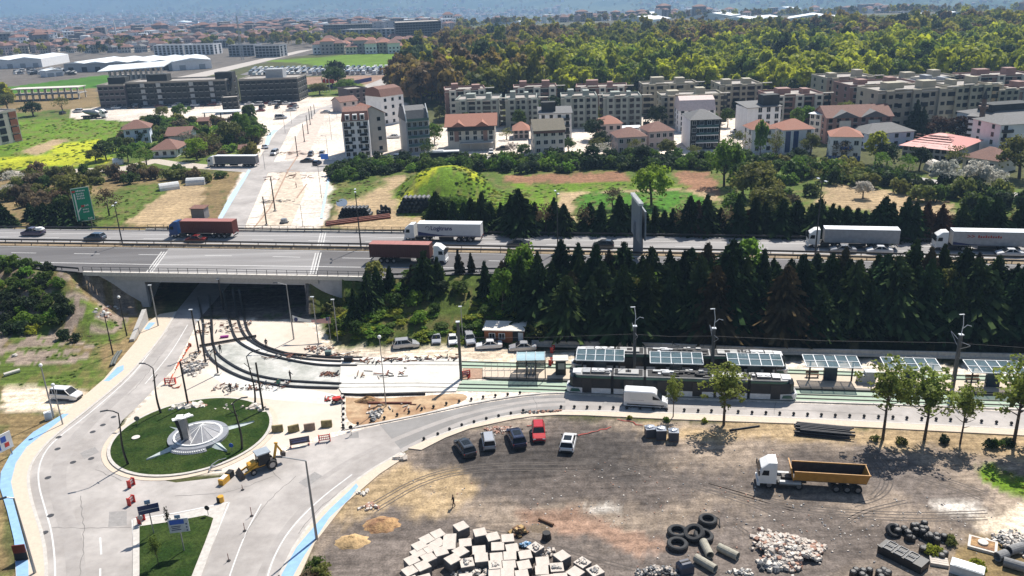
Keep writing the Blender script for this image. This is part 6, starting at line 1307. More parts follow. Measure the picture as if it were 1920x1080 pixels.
def lettering(t,s_,size,m,loc,rot,name='lettering',bold=.01): o = part(name,text_mesh(s_,size,m,bold),t,loc=loc); o.rotation_euler = rot; return o
SIDE = (R(90),0,R(180))    # reads from +y side of a thing whose nose points away to the left
lettering(lt,'Logitrans',1.25,NAVY,(-8.2,1.275,2.95),SIDE,bold=.03); q = MB(); q.poly([(-3.1,1.27,2.2),(-3.1,1.27,1.3),(-16.5,1.27,1.3),(-16.5,1.27,1.42),(-9,1.27,1.45),(-6,1.27,1.75)]); q.build('swoosh',NAVY,lt)
q = MB(); q.tube([(-5.2 + .42 * math.cos(a),1.28,2.95 + .42 * math.sin(a)) for a in [k * .5 for k in range(10)]],.05,4); q.build('logo_ring',NAVY,lt)
lettering(lt2,'>> cargo'.replace('cargo',''),1.2,PRED,(-6.2,1.275,2.95),SIDE); q = MB(); q.poly([(-3.1,1.27,1.9),(-3.1,1.27,1.3),(-12,1.27,1.3),(-6,1.27,1.5)]); q.build('swoosh',NAVY,lt2); q = MB(); [q.box((-7.4 - .42 * i,1.27,2.75),(.28,.03,[.5,.35,.35,.5,.35][i % 5])) for i in range(10)]; q.build('lettering',PRED,lt2)
hd,p = two((470,311),(397,311)); lorry('long dark grey lorry parked by the far street on the left',G(393,312),hd,WHITE,'box',DARKC,L_=15.5,s=1.02)
# cement mixer lorry
t = thing('mixer_lorry','white-cabbed cement mixer lorry by the yellow field','lorry',G(201,221),0.03,None,1.25); tractor(t,WHITE); q = MB(); q.tube([(-3,0,2.0),(-4.2,0,2.3),(-6.5,0,2.6),(-8.5,0,2.9),(-9.6,0,3.2)],[.7,1.15,1.2,.8,.4],12); q.build('drum',GREY,t); q = MB(); q.box((-6.5,0,.9),(7.5,2.2,.4)); q.build('chassis',PLAST,t); [wheel(t,x,s_ * .95,(.52,.6)) for x in (-6.4,-7.7,-9) for s_ in (-1,1)]
# dump lorry
A = G(1419,905); B = G(1618,917); a_ = math.atan2(B.y - A.y,B.x - A.x)
t = thing('dump_lorry','white-cabbed lorry with an empty orange-yellow tipping trailer on the dirt lot','lorry',A,a_ + math.pi,None,.93); tractor(t,WHITE); YEL = mat('worn orange yellow',(.42,.20,.03),.5,var=.14); DKI = mat('dark worn steel',(.05,.04,.035),.6,var=.3)
q = MB(); x0,x1,zb,zt = -4.3,-13.0,1.45,2.75; q.strip([(x0,1.15,zb),(x1,1.15,zb)],[(x0,1.28,zt),(x1 - .35,1.28,zt)]); q.strip([(x0,-1.28,zt),(x1 - .35,-1.28,zt)],[(x0,-1.15,zb),(x1,-1.15,zb)]); q.build('side_panel',YEL,t)
q = MB(); q.m(0).box(((x0 + x1) / 2,0,zb - .08),(abs(x1 - x0),2.3,.1)); q.strip([(x0,1.11,zb + .03),(x1,1.11,zb + .03)][::-1],[(x0,1.24,zt),(x1 - .3,1.24,zt)][::-1]); q.strip([(x0,-1.24,zt),(x1 - .3,-1.24,zt)][::-1],[(x0,-1.11,zb + .03),(x1,-1.11,zb + .03)][::-1]); q.build('tipper_floor',DKI,t)
q = MB(); q.loft([[(x0 + .1,-1.2,zb - .1),(x0 + .1,1.2,zb - .1),(x0 - .05,1.2,zb - .1),(x0 - .05,-1.2,zb - .1)],[(x0 + .5,-1.28,zt + .45),(x0 + .5,1.28,zt + .45),(x0 + .35,1.28,zt + .45),(x0 + .35,-1.28,zt + .45)]]); q.build('front_panel',YEL,t)
q = MB(); q.loft([[(x1,-1.16,zb - .1),(x1,1.16,zb - .1),(x1 + .1,1.16,zb - .1),(x1 + .1,-1.16,zb - .1)],[(x1 - .35,-1.3,zt),(x1 - .35,1.3,zt),(x1 - .25,1.3,zt),(x1 - .25,-1.3,zt)]]); q.build('tailgate',YEL,t)
q = MB(); [q.beam((x0,s_ * 1.29,zt + .06),(x1 - .4,s_ * 1.29,zt + .06),.12,.14) for s_ in (-1,1)]; q.build('top_rail',YEL,t)
q = MB(); q.box((-7.9,0,1.05),(9.8,.9,.32)); q.build('trailer_chassis',DKI,t); q = MB(); q.tube([(-2.6,1.05,.95),(-5.2,1.05,.95)],.34,8); q.tube([(-2.6,-1.05,.95),(-4.0,-1.05,.95)],.34,8); q.build('fuel_tank',GREY,t)
[wheel(t,x,s_ * .98,(.52,.6)) for x in (-9.5,-10.8,-12.1) for s_ in (-1,1)]
# white high-roof van beside the tram
hd,p = two((1180,758),(1245,762)); t = thing('delivery_van','white high-roof delivery van in front of the trams','van',G(1211,760),R(hd)); q = MB(); hw = 1.02
q.loft([[(-3.05,y * hw,.35),(-3.05,y * hw,1.2),(-3.0,y * hw * .95,2.45),(-2.9,y * hw * .85,2.6)][::1] + [] for y in (-1,)] and [[(x,-hw * k,.32),(x,-hw * k,z * .55),(x,-hw * k * .95,z - .12),(x,-hw * k * .84,z),(x,hw * k * .84,z),(x,hw * k * .95,z - .12),(x,hw * k,z * .55),(x,hw * k,.32)] for x,z,k in ((-3.08,2.45,.97),(-2.9,2.58,1),(.9,2.58,1),(1.25,2.5,1),(1.55,2.2,.98),(2.2,1.32,.97),(2.8,1.1,.93),(3.08,.75,.8))]); q.build('body',paint('van white',(.74,.74,.74)),t)
q = MB(); q.loft([[(1.50,-.82,2.24),(1.50,.82,2.24),(1.46,.82,2.26),(1.46,-.82,2.26)][::-1],[(2.24,-.9,1.36),(2.24,.9,1.36),(2.2,.9,1.4),(2.2,-.9,1.4)][::-1]]); q.poly([(1.56,-.86,2.26),(2.27,-.9,1.37),(2.27,.9,1.37),(1.56,.86,2.26)]); q.build('windscreen',GLASS,t)
for s_ in (-1,1):
 q = MB(); q.prism([(.95,s_ * 1.0),(2.0,s_ * 1.0),(2.0,s_ * 1.035),(.95,s_ * 1.035)],1.45,[2.05,1.5,1.5,2.05] if s_ == 1 else [2.05,1.5,1.5,2.05]); q.build('side_window',GLASS,t); q = MB(); q.box((0,s_ * 1.03,.5),(5.2,.04,.16)); q.build('side_trim',PLAST,t); q = MB(); q.box((2.85,s_ * .72,.8),(.3,.35,.22)); q.build('headlight',HEADL,t); q = MB(); q.box((-3.07,s_ * .88,1.0),(.06,.16,.8)); q.build('tail_light',TAILL,t)
 q = MB(); q.box((-1.2,s_ * 1.022,1.25),(1.9,.02,.05)); q.build('door_rail',GREY,t); [wheel(t,x,s_ * .88,(.33,.22)) for x in (-2.1,2.05)]
# street traffic beyond the highway
FS = 'cars on the far street'
for px,py,hd,kind,col,lab,s_ in [(515,290,-95,'van','silver','pale van driving down the far street with its lights on',1.15),(576,304,175,'sedan','black','black saloon turning at the far crossing',1.1),(595,309,80,'suv','navy','dark car under the blue direction sign',1.05),(583,292,-88,'suv','graphite','dark car waiting at the far crossing',1.0),(604,292,-88,'van','silver','grey van waiting beside the dark car',1.0),(676,302,175,'sedan','black','black car in front of the white corner house',1.15),(742,298,178,'van','white','white van half hidden by bushes on the street',1.0),(893,297,180,'sedan','silver','silver car in front of the shops',1.15),(921,287,-90,'hatch','white','white car parked by the shops',1.0),(942,281,180,'sedan','black','black car on the yard right of the orange roofed house',1.1),(738,259,180,'sedan','white','white car parked between the white and the grey house',1.2),(1022,290,180,'sedan','white','white car by the corner of the cream house',1.0),(610,212,180,'sedan','silver','pale blue car on the upper part of the long street',1.1),(1485,284,180,'van','white','white car parked by the blue-striped house',1.1),(497,278,-60,'sedan','silver','grey car parked at the foot of the far pavement',1.0),(1140,276,180,'hatch','graphite','dark car by the white awning',1.0),(1186,279,180,'van','white','white van under the car port',1.1),(527,223,0,'van','silver','grey van in the yard beside the long street',1.3),(1380,248,180,'sedan','white','white car by the pale yard',1),(1580,208,180,'sedan','white','white car before the beige blocks',1.1)]:
 put_car(kind,G(px,py),hd,col,lab,FS,s_)
for i,(px,py) in enumerate([(218,204),(245,203),(252,202),(260,203),(300,201),(307,206),(332,200),(358,205),(367,199),(382,199),(398,198),(413,197),(468,197),(472,203),(484,198),(492,203),(505,195),(508,197),(517,196),(527,196),(537,196),(520,203),(548,201),(555,203),(546,208),(118,214),(146,211),(475,208),(488,209),(440,207)]):
 put_car(['sedan','hatch','van','suv'][i % 4],G(px,py),[0,90,180,85][i % 4],['white','silver','dark red','graphite','white','black'][(i * 5) % 6],['white','silver','dark red','dark grey','white','black'][(i * 5) % 6] + ' car parked in front of the long dark block','cars parked before the dark blocks',1.2)
# bus
t = thing('bus','white and dark city bus standing in front of the shops','bus',G(830,299),math.pi,None,1.05); q = MB(); q.box((0,0,.35),(11.5,2.5,.75)); q.build('skirt',PMAT['green'],t); q = MB(); q.box((0,0,1.1),(11.4,2.46,1.5)); q.build('window_band',GLASS,t); q = MB(); q.box((0,0,2.6),(11.5,2.5,.35)); q.box((1.5,0,2.96),(4.0,1.6,.3)); q.build('roof',WHITE,t); [wheel(t,x,s_ * 1.1,(.52,.30)) for x in (-3,3.2) for s_ in (-1,1)]
# rows of parked vans and coaches on the far lot
LOWM = []
for c_ in (WHITE,PMAT['silver'],PMAT['black']):
 q = MB(); q.m(0).box((0,0,.3),(5.5,2.0,1.1)); q.box((-.6,0,1.4),(3.6,1.8,.9)); q.m(1).box((-.3,0,1.45),(3.7,1.84,.6)); LOWM.append(q.mesh('parked_vehicle',[c_,GLASS]))
k = 0; PLOT = mat('lot asphalt',(.16,.15,.15),.9,world=True); sheet('parking_lot',[(470,133),(560,128),(720,126),(738,134),(735,141),(480,143),(450,140)],.02,PLOT)
for row in range(5):
 for i in range(26):
  px = 468 + i * 10.2 + row * 3; py = 142.0 - row * 2.6 - i * .12
  if px > 728 or (i + row * 3) % 11 == 0: continue
  o = part('parked_vehicle',LOWM[(i * 3 + row) % 7 % 3],None,loc=G(px,py),rz=math.pi / 2 + .1); o.scale = (1.4,1.35,1.25); tag(o,['white','silver','black'][(i * 3 + row) % 7 % 3] + ' vehicle in the packed rows of the far storage lot','vehicle','vehicles stored on the far lot')
r3 = random.Random(3)
for i in range(60):
 px = r3.uniform(30,140); py = r3.uniform(131,142); o = part('parked_vehicle',LOWM[r3.choice([0,1,2])],None,loc=G(px,py),rz=r3.choice([0,1.5])); o.scale = (1.1,) * 3; tag(o,'vehicle parked in front of the left white warehouses','vehicle','vehicles before the warehouses')
# ------------------------------------------------------------------ trams
TGRN = mat('tram green',(.02,.10,.07),.35); TWH = mat('tram white',(.66,.67,.68),.35); TROOF = mat('tram roof grey',(.34,.34,.33),.6,var=.12); BEL = mat('bellows',(.015,.015,.016),.8)
def tram():
 t = thing('tram','','tram',(0,0,-500)); L_ = 33.0; W_ = 1.325; mods = [(-16.5,-9.9),(-9.5,-5.2),(-4.8,4.8),(5.2,9.5),(9.9,16.5)]
 for i,(a,b) in enumerate(mods):
  def ring(x,zs,k,kx=0): return [(x + kx,-W_ * k,zs),(x + kx,W_ * k,zs)]
  e0 = a if i > 0 else a + .0; 
  def sect(lo,hi,nm,m_,k=1.0,tap=True):
   q = MB(); xa,xb = a,b; rings = []
   pts = [(xa,k),(xb,k)]
   if i == 0: pts = [(xa + (.55 if hi > 1.2 else .1) + (.75 if hi > 2.9 else 0),.55),(xa + (1.0 if hi > 1.2 else .5) + (.6 if hi > 2.9 else 0),.86),(xa + 2.4,k),(xb,k)]
   if i == 4: pts = [(xa,k),(xb - 2.4,k),(xb - (1.0 if hi > 1.2 else .5) - (.6 if hi > 2.9 else 0),.86),(xb - (.55 if hi > 1.2 else .1) - (.75 if hi > 2.9 else 0),.55)]
   q.loft([[(x,-W_ * kk,lo),(x,-W_ * kk,hi),(x,W_ * kk,hi),(x,W_ * kk,lo)] for x,kk in pts]); q.build(nm,m_,t)
  sect(.30,1.15,'skirt',TWH); sect(1.15,2.75,'window_band',GLASS,.995); sect(2.75,3.05,'cornice',TGRN,1.005); sect(3.05,3.22,'roof',TROOF,.93)
  nd = 1 if i in (0,4) else (2 if i == 2 else 1)
  for d in range(nd):
   x = (a + b) / 2 + (d - (nd - 1) / 2) * 5.0 + (0 if i not in (0,4) else (-.2 if i == 0 else .2))
   for s_ in (-1,1): q = MB(); q.box((x,s_ * (W_ + .012),.36),(1.35,.03,2.2)); q.box((x,s_ * (W_ + .03),.4),(.05,.02,2.1)); q.build('door',PLAST,t)
 for x in (-9.7,-5.0,5.0,9.7): q = MB(); q.box((x,0,.4),(.5,2.3,2.75)); q.build('bellows',BEL,t)
 for x in (-12.8,0,12.8): q = MB(); q.box((x,0,.05),(2.6,2.2,.45)); q.build('bogie',PLAST,t)
 for s_ in (-1,1): q = MB(); q.poly([(-16.2 * s_,-.7,1.2),(-15.9 * s_,-.72,2.6),(-15.9 * s_,.72,2.6),(-16.2 * s_,.7,1.2)]); q.build('windscreen',GLASS,t); [(lambda q: (q.box((s_ * 16.45,y,.75),(.15,.3,.16)),q.build('headlight',HEADL,t)))(MB()) for y in (-.5,.5)]
 rr = random.Random(5)
 def roofbox(x,y,sx,sy,h,m_,nm='roof_box'): q = MB(); q.box((x,y,3.22),(sx,sy,h)); q.build(nm,m_,t)
 for s_ in (-1,1):
  roofbox(s_ * 14.9,0,1.2,1.5,.12,TWH,'nose_cover'); roofbox(s_ * 13.5,0,1.1,1.5,.25,GREY,'air_conditioner'); roofbox(s_ * 12.1,0,3.9,2.3,.02,BEL,'roof_deck'); roofbox(s_ * 11.8,0,1.9,1.3,.30,GREY,'air_conditioner'); [(lambda q: (q.tube([(s_ * 11.8 + dx,0,3.56),(s_ * 11.8 + dx,0,3.60)],.42,10),q.build('fan',TWH,t)))(MB()) for dx in (-.55,.55)]
  roofbox(s_ * 7.4,0,3.0,1.6,.22,TROOF,'equipment_cover'); roofbox(s_ * 7.4,0,.8,.8,.26,BEL,'vent')
  for k in range(5): roofbox(s_ * (10.2 - .0) - s_ * k * .1 * 0 + rr.uniform(-.3,.3),rr.uniform(-.7,.7),rr.uniform(.3,.7),rr.uniform(.3,.6),rr.uniform(.15,.35),rr.choice([GREY,PLAST,TWH]))
 for k in range(22): roofbox(rr.uniform(-4.4,4.4),rr.uniform(-.9,.9),rr.uniform(.35,1.2),rr.uniform(.25,.7),rr.uniform(.12,.34),rr.choice([GREY,PLAST,BEL,TROOF,TWH,PLAST]))
 q = MB(); q.box((0,0,3.225),(9.2,2.2,.02)); [q.box((s_ * 7.35,0,3.225),(4.1,2.2,.02)) for s_ in (-1,1)]; q.build('roof_deck',BEL,t)
 q = MB(); z = 3.5; q.tube([(-1.2,-.5,z),(.2,-.3,z + .55),(-.9,0,z + 1.1)],.04,4); q.tube([(-1.2,.5,z),(.2,.3,z + .55),(-.9,0,z + 1.1)],.04,4); q.tube([(-.9,-.8,z + 1.12),(-.9,.8,z + 1.12)],.04,4); q.build('pantograph',DKMET,t)
 for s_ in (-1,1): q = MB(); [q.poly([(x0,s_ * 1.335,.5),(x0 + 1.6,s_ * 1.335,.5),(x0 + 1.3,s_ * 1.335,1.0),(x0 + .2,s_ * 1.335,1.0)][::s_ * -1]) for x0 in (-15.9,14.3)]; q.build('swoosh',TGRN,t)['kind'] = 'stuff'
 return t
TR = tram(); c1 = G(1273,738.5); d1 = G(1480,744) - G(1062,729.5); c2 = G(1270,694.5); d2 = G(1480,699) - G(1062,688)
TR.location = c1; TR.rotation_euler = (0,0,math.atan2(d1.y,d1.x)); TR['label'] = 'dark green and white tram on the near track behind the white van'; TR['group'] = 'trams at the stop'
clone(TR,c2,math.atan2(d2.y,d2.x),'dark green and white tram on the far track behind the glass canopies','trams at the stop')
# ------------------------------------------------------------------ backhoe
t = thing('backhoe_loader','orange-yellow backhoe loader with grey cab beside the roundabout','digger',G(494,879),math.atan2((G(460,887) - G(520,866)).y,(G(460,887) - G(520,866)).x),None,.95)
q = MB(); q.box((.9,0,.75),(2.2,1.0,.75)); q.loft([[(1.0,-.5,1.5),(2.0,-.5,1.35),(2.0,.5,1.35),(1.0,.5,1.5)],[(1.0,-.4,1.75),(1.9,-.4,1.55),(1.9,.4,1.55),(1.0,.4,1.75)]]); q.build('bonnet',YELLOW,t)
q = MB(); q.loft([[(-.9,-.75,1.0),(.75,-.75,1.0),(.75,.75,1.0),(-.9,.75,1.0)],[(-.85,-.7,2.55),(.6,-.7,2.55),(.6,.7,2.55),(-.85,.7,2.55)]]); q.build('cab_glass',GLASS,t); q = MB(); q.box((-.12,0,2.55),(1.9,1.7,.16)); q.build('cab_roof',mat('pale grey blue',(.30,.34,.38),.5),t); q = MB(); [q.beam((x,y,2.6),(x,y * 1.04,1.0),.1,.1) for x in (-.85,.62) for y in (-.74,.74)]; q.build('cab_pillar',PLAST,t)
q = MB(); q.box((0,0,.55),(3.6,.9,.5)); q.build('chassis',DKI,t); [wheel(t,-1.0,s_ * .85,(.70,.42)) for s_ in (-1,1)]; [wheel(t,1.55,s_ * .8,(.42,.3)) for s_ in (-1,1)]
q = MB(); [q.beam((.9,s_ * .62,1.3),(2.9,s_ * .62,.55),.12,.22) for s_ in (-1,1)]; q.build('loader_arm',YELLOW,t); q = MB(); q.loft([[(2.8,-1.05,.1),(3.4,-1.05,.05),(3.5,-1.05,.25),(2.9,-1.05,.9)],[(2.8,1.05,.1),(3.4,1.05,.05),(3.5,1.05,.25),(2.9,1.05,.9)]]); q.build('front_bucket',DKI,t)
q = MB(); q.beam((-1.5,0,1.1),(-2.1,0,3.3),.22,.3); q.beam((-2.1,0,3.35),(-2.9,0,1.7),.2,.25); q.build('boom',YELLOW,t); q = MB(); q.loft([[(-2.7,-.35,1.7),(-3.2,-.35,1.5),(-3.1,-.35,.9),(-2.6,-.35,1.1)],[(-2.7,.35,1.7),(-3.2,.35,1.5),(-3.1,.35,.9),(-2.6,.35,1.1)]]); q.build('rear_bucket',DKI,t)
for _r in list(CARP.values()):
 def _rm(o):
  for k_ in KIDS.get(o.name,[]): _rm(k_)
  bpy.data.objects.remove(o)
 _rm(_r)
# ------------------------------------------------------------------ tram stop furniture
CGLS = mat('tinted canopy glass',(.10,.16,.18),.12,var=.05,alpha=.72,spec=.7); FRW = mat('pale steel frame',(.55,.58,.60),.4)
def canopy(label,c,w_,ang,dep):
 t = thing('platform_canopy',label,'canopy',c,ang,'glass canopies of the tram stop'); z = 3.05
 q = MB()
 for j in range(3): y = -dep / 2 + dep * j / 2; q.beam((-w_ / 2,y,z + .14 * (j - 1) + .1),(w_ / 2,y,z + .14 * (j - 1) + .1),.13,.14)
 for i in range(6): x = -w_ / 2 + w_ * i / 5; q.beam((x,-dep / 2,z - .04),(x,dep / 2,z + .24),.12,.13)
 q.build('roof_frame',FRW,t)
 for i in range(5):
  for j in range(2):
   xa = -w_ / 2 + w_ * i / 5 + .08; xb = xa + w_ / 5 - .16; ya = -dep / 2 + dep / 2 * j + .08; yb = ya + dep / 2 - .16; za = z + .14 * (ya / dep * 2) + .02; zb = z + .14 * (yb / dep * 2) + .02
   q = MB(); q.poly([(xa,ya,za),(xb,ya,za),(xb,yb,zb),(xa,yb,zb)]); q.build('pane',CGLS,t)
 for x in (-w_ * .38,w_ * .40): q = MB(); q.tube([(x,0,0),(x,0,z)],.13,8); q.build('post',PLAST,t)
 q = MB(); q.box((0,0,0),(1.9,.45,z)); q.build('central_pylon',mat('dark glass pylon',(.03,.05,.07),.2,spec=.4),t)
CN = [((1122,1078,1166,656,682),'glass canopy over the left end of the trams'),((1262,1214,1311,661,687),'glass canopy over the middle of the trams'),((1408,1357,1458,664,691),'glass canopy over the right end of the trams'),
      ((1556,1499,1600,667,695),'glass canopy standing free right of the trams'),((1700,1645,1748,672,700),'glass canopy behind the plane trees'),((1855,1800,1903,677,702),'glass canopy at the right edge of the stop')]
for (cx_,xa,xb,yt,yb),lab in CN:
 a = G(xa,yt,3.35); b = G(xb,yt + (xb - xa) * .025,3.35); f = G(xa + 8,yb,3.2); w_ = (b - a).length; dep = min(3.6,abs(a.y - f.y)); ang = math.atan2(b.y - a.y,b.x - a.x); m_ = (a + b) / 2; canopy(lab,Vector((m_.x + .1,m_.y - dep / 2,.30)),w_,ang,dep)
# arched entrance canopy
a = G(970,713); t = thing('entrance_canopy','curved light-blue glass canopy at the ramp end of the platform','canopy',Vector((a.x,a.y + 1.6,.3)),-.05); GB = mat('pale blue canopy glass',(.42,.60,.66),.2,var=.05,alpha=.85)
pr = [(-1.8 + 3.8 * k / 7,2.6 + .75 * math.sin(math.pi * (.25 + .65 * k / 7))) for k in range(8)]
for i in range(3): q = MB(); q.strip([(.1 + i * 1.45,y,z) for y,z in pr],[(1.45 + i * 1.45,y,z) for y,z in pr]); q.build('pane',GB,t)
for i in range(4): q = MB(); q.tube([(i * 1.45 + .05,y,z + .04) for y,z in pr],.06,4); q.build('rib',FRW,t); q = MB(); q.tube([(i * 1.45 + .05,-1.7,0),(i * 1.45 + .05,-1.7,2.9)],.08,5); q.build('post',PLAST,t); q = MB(); q.tube([(i * 1.45 + .05,1.9,0),(i * 1.45 + .05,1.9,2.8)],.08,5); q.build('post',PLAST,t)
q = MB(); q.box((2.2,1.9,.3),(4.2,.04,2.0)); q.build('side_pane',CGLS,t)
for k in range(3): q = MB(); q.box((1.6 + k * .6,.1,0),(.28,1.1,1.0)); q.build('turnstile',GREY,t)
a = G(1052,706); t = thing('ticket_kiosk','small dark kiosk between entrance canopy and tram','kiosk',Vector((a.x,a.y + .6,.3)),-.06); q = MB(); q.box((0,0,0),(1.6,1.4,2.5)); q.build('body',PLAST,t); q = MB(); q.box((0,0,2.5),(2.4,2.0,.14)); q.build('roof',CONCW,t); q = MB(); q.box((.1,-.72,1.0),(1.0,.05,1.0)); q.build('window',GREY,t)
a = G(910,710); t = thing('ramp_railing','thin railing along the near side of the platform ramp','railing',Vector((a.x,a.y + .25,.3)),-.07); q = MB(); [q.box((i * 1.0,0,0),(.05,.05,1.0)) for i in range(6)]; q.box((2.5,0,.98),(5.1,.05,.05)); q.build('rail',GREY,t)
a = G(910,694); t = thing('ramp_railing','thin railing along the far side of the platform ramp','railing',Vector((a.x,a.y - .25,.3)),-.07); q = MB(); [q.box((i * 1.0,0,0),(.05,.05,1.0)) for i in range(6)]; q.box((2.5,0,.98),(5.1,.05,.05)); q.build('rail',GREY,t)
for px,py,w_,h_,lab in [(1632,722,1.5,1.7,'larger pale utility box right of the free canopy'),(1617,722,1.1,1.2,'smaller pale utility box beside the larger one')]:
 t = thing('utility_box',lab,'utility box',G(px,py) + Vector((0,.6,.3)),-.1); q = MB(); q.box((0,0,0),(w_,1.1,h_)); q.build('cabinet',mat('pale grey cabinet',(.45,.46,.46),.5),t); q = MB(); q.box((0,0,h_),(w_ + .08,1.2,.06)); q.build('lid',FRW,t)
for px,py,lab in [(1524,712,'dark wooden bench under the free-standing canopy'),(1824,720,'dark bench under the canopy at the right edge')]:
 t = thing('bench',lab,'bench',G(px,py) + Vector((0,.3,.3)),-.1); q = MB(); q.box((0,0,.42),(1.9,.5,.07)); q.build('seat',WOOD,t); q = MB(); q.box((0,.25,.55),(1.9,.07,.4)); q.build('backrest',WOOD,t); [(lambda q: (q.box((x,0,0),(.08,.45,.42)),q.build('leg',PLAST,t)))(MB()) for x in (-.8,.8)]
# ------------------------------------------------------------------ masts, lamps
def base_top(b,tp):
 p = GT(*b); return p,top_z(p,tp) - p.z
def lamp(label,b,tp,kind,m_=GREY,group='lamp posts',arm=2.0,dirn=180,r_=.11):
 p,h_ = base_top(b,tp); t = thing('lamp_post',label,'lamp post',p,R(dirn),group); q = MB()
 if kind == 'curve':
  pts = [(.00 + .45 * math.sin(3.3 * k / 11 + .2) * (1 - k / 16) + (0 if k < 10 else 0),0,h_ * k / 12) for k in range(12)]; pts += [(.5,0,h_ * .97),(1.2,0,h_)]; q.tube(pts,[.17 - .008 * k for k in range(14)],6); q.build('mast',DKMET,t)
  q = MB(); q.box((1.5,0,h_ - .04),(.9,.28,.08)); q.build('lamp_head',DKMET,t); q = MB(); q.tube([(.4,0,h_ * .66),(-.55,0,h_ * .80)],.05,5); q.build('side_arm',DKMET,t)
 elif kind == 'ball': q.tube([(0,0,-.2),(0,0,h_)],[r_,r_ * .6],7); q.build('mast',m_,t); q = MB(); q.blob((0,0,h_ + .1),.28,8,5); q.build('lamp_head',WHITE,t)
 elif kind == 'arm':
  q.tube([(0,0,-.2),(0,0,h_ * .5),(0,0,h_)],[r_,r_ * .8,r_ * .5],7); q.build('mast',m_,t); q = MB(); q.tube([(0,0,h_),(arm,0,h_ + .35)],r_ * .4,5); q.build('arm',m_,t); q = MB(); q.box((arm + .35,0,h_ + .32),(.8,.3,.10)); q.build('lamp_head',DKMET,t)
 elif kind == 'cap': q.tube([(0,0,-.2),(0,0,h_)],[r_,r_ * .8],7); q.build('mast',m_,t); q = MB(); q.box((.12,0,h_ - .02),(.6,.3,.12)); q.build('lamp_head',FRW,t)
 elif kind == 'stub': q.tube([(0,0,-.2),(0,0,h_)],[r_,r_ * .85],8); q.build('mast',DKMET,t); q = MB(); q.box((0,0,-.1),(.9,.9,.35)); q.build('footing',CONCW,t)
 return t
for b,tp,k,lab,kw in [((243,873),766,'curve','black curved lamp post at the left rim of the roundabout',dict(dirn=200)),((304,778),682,'curve','black curved lamp post at the top left rim of the roundabout',dict(dirn=170)),((452,845),748,'curve','black curved lamp post at the right rim of the roundabout',dict(dirn=10)),((477,757),660,'curve','black curved lamp post at the top right rim of the roundabout',dict(dirn=20)),
 ((354,765),677,'stub','dark straight mast at the top of the roundabout with a concrete foot',dict(r_=.16)),((494,772),680,'stub','dark straight mast right of the roundabout with a concrete foot',dict(r_=.16)),((297,612),535,'cap','grey post beside the left mouth of the underpass',dict(r_=.14)),((419,581),524,'cap','dark post inside the shade of the underpass',dict(r_=.13,m_=DKMET)),
 ((238,630),558,'ball','dark post on the slope left of the underpass, nearer the bridge',dict(r_=.13,m_=DKMET)),((212,665),586,'ball','dark post on the slope left of the underpass, nearer the road',dict(r_=.13,m_=DKMET)),((373,661),581,'cap','dark catenary post left of the curved rails, farthest',dict(r_=.16,m_=DKMET)),((386,682),601,'cap','dark catenary post left of the curved rails, middle',dict(r_=.16,m_=DKMET)),((409,702),611,'stub','dark catenary post at the outer curved rail',dict(r_=.14)),
 ((551,636),534,'arm','tall grey lamp post holding the banner',dict(r_=.14,dirn=170,arm=1.6)),((66,1076),934,'arm','tall lamp post at the lower left corner over the cycle path',dict(r_=.17,dirn=215,arm=.6)),((594,1012),864,'arm','tall lamp post with a long arm beside the lower cycle path',dict(r_=.17,dirn=172,arm=2.6)),((118,797),723,'ball','grey post at the mouth of the dirt track, nearer the road',dict(r_=.11)),((101,783),686,'ball','taller grey post at the mouth of the dirt track with a small meter box',dict(r_=.14)),
 ((724,762),633,'ball','thin pale lamp post with a ball head in front of the white slab',dict(r_=.09)),((598,650),557,'cap','slim post beside the right underpass wall',dict(r_=.1)),((634,641),562,'cap','slim post among the bushes right of the banner',dict(r_=.1)),((868,640),575,'cap','thin post behind the site cars',dict(r_=.08))]:
 lamp(lab,b,tp,k,**kw)
def hlamp(label,px,py,tp,dirn=10):
 p,_ = hwp(px,-.3); h_ = top_z(p,tp) - HW; t = thing('lamp_post',label,'lamp post',p,R(dirn),'highway lamp posts'); q = MB(); q.tube([(0,0,0),(0,0,h_)],[.16,.08],7); q.build('mast',GRD,t)
 for s_ in (0,1): q = MB(); q.tube([(0,0,h_ - .4),(0,(1.6 if s_ else -1.6) * .7,h_ + .2)],.05,5); q.build('arm',GRD,t); q = MB(); q.box((0,(1.3 if s_ else -1.3),h_ + .2),(.35,.8,.14)); q.build('lamp_head',FRW,t)
hlamp('lamp post on the highway median, left of the container lorry',230,462,385); hlamp('lamp post on the highway median, between the bridge and the white lorry',677,467,360); hlamp('lamp post on the highway median, before the conifers',1046,472,363); hlamp('lamp post on the highway median at the second white lorry',1528,482,340)
for i,(b,tp) in enumerate([((558,293),255),((571,266),232),((578,251),216),((582,234),204),((585,223),199),((590,213),196),((500,422),369),((516,396),332)]):
 p,h_ = base_top(b,tp); t = thing('catenary_post','bare dark catenary post on the median of the far street, number %s from the highway' % ['three','four','five','six','seven','eight','one','two'][i],'post',p,0,'catenary posts on the far street'); q = MB(); q.tube([(0,0,-.2),(0,0,h_)],[.20,.15],6); q.build('mast',DKMET,t); q = MB(); q.box((0,0,0),(.8,.8,.3)); q.build('footing',CONC,t)
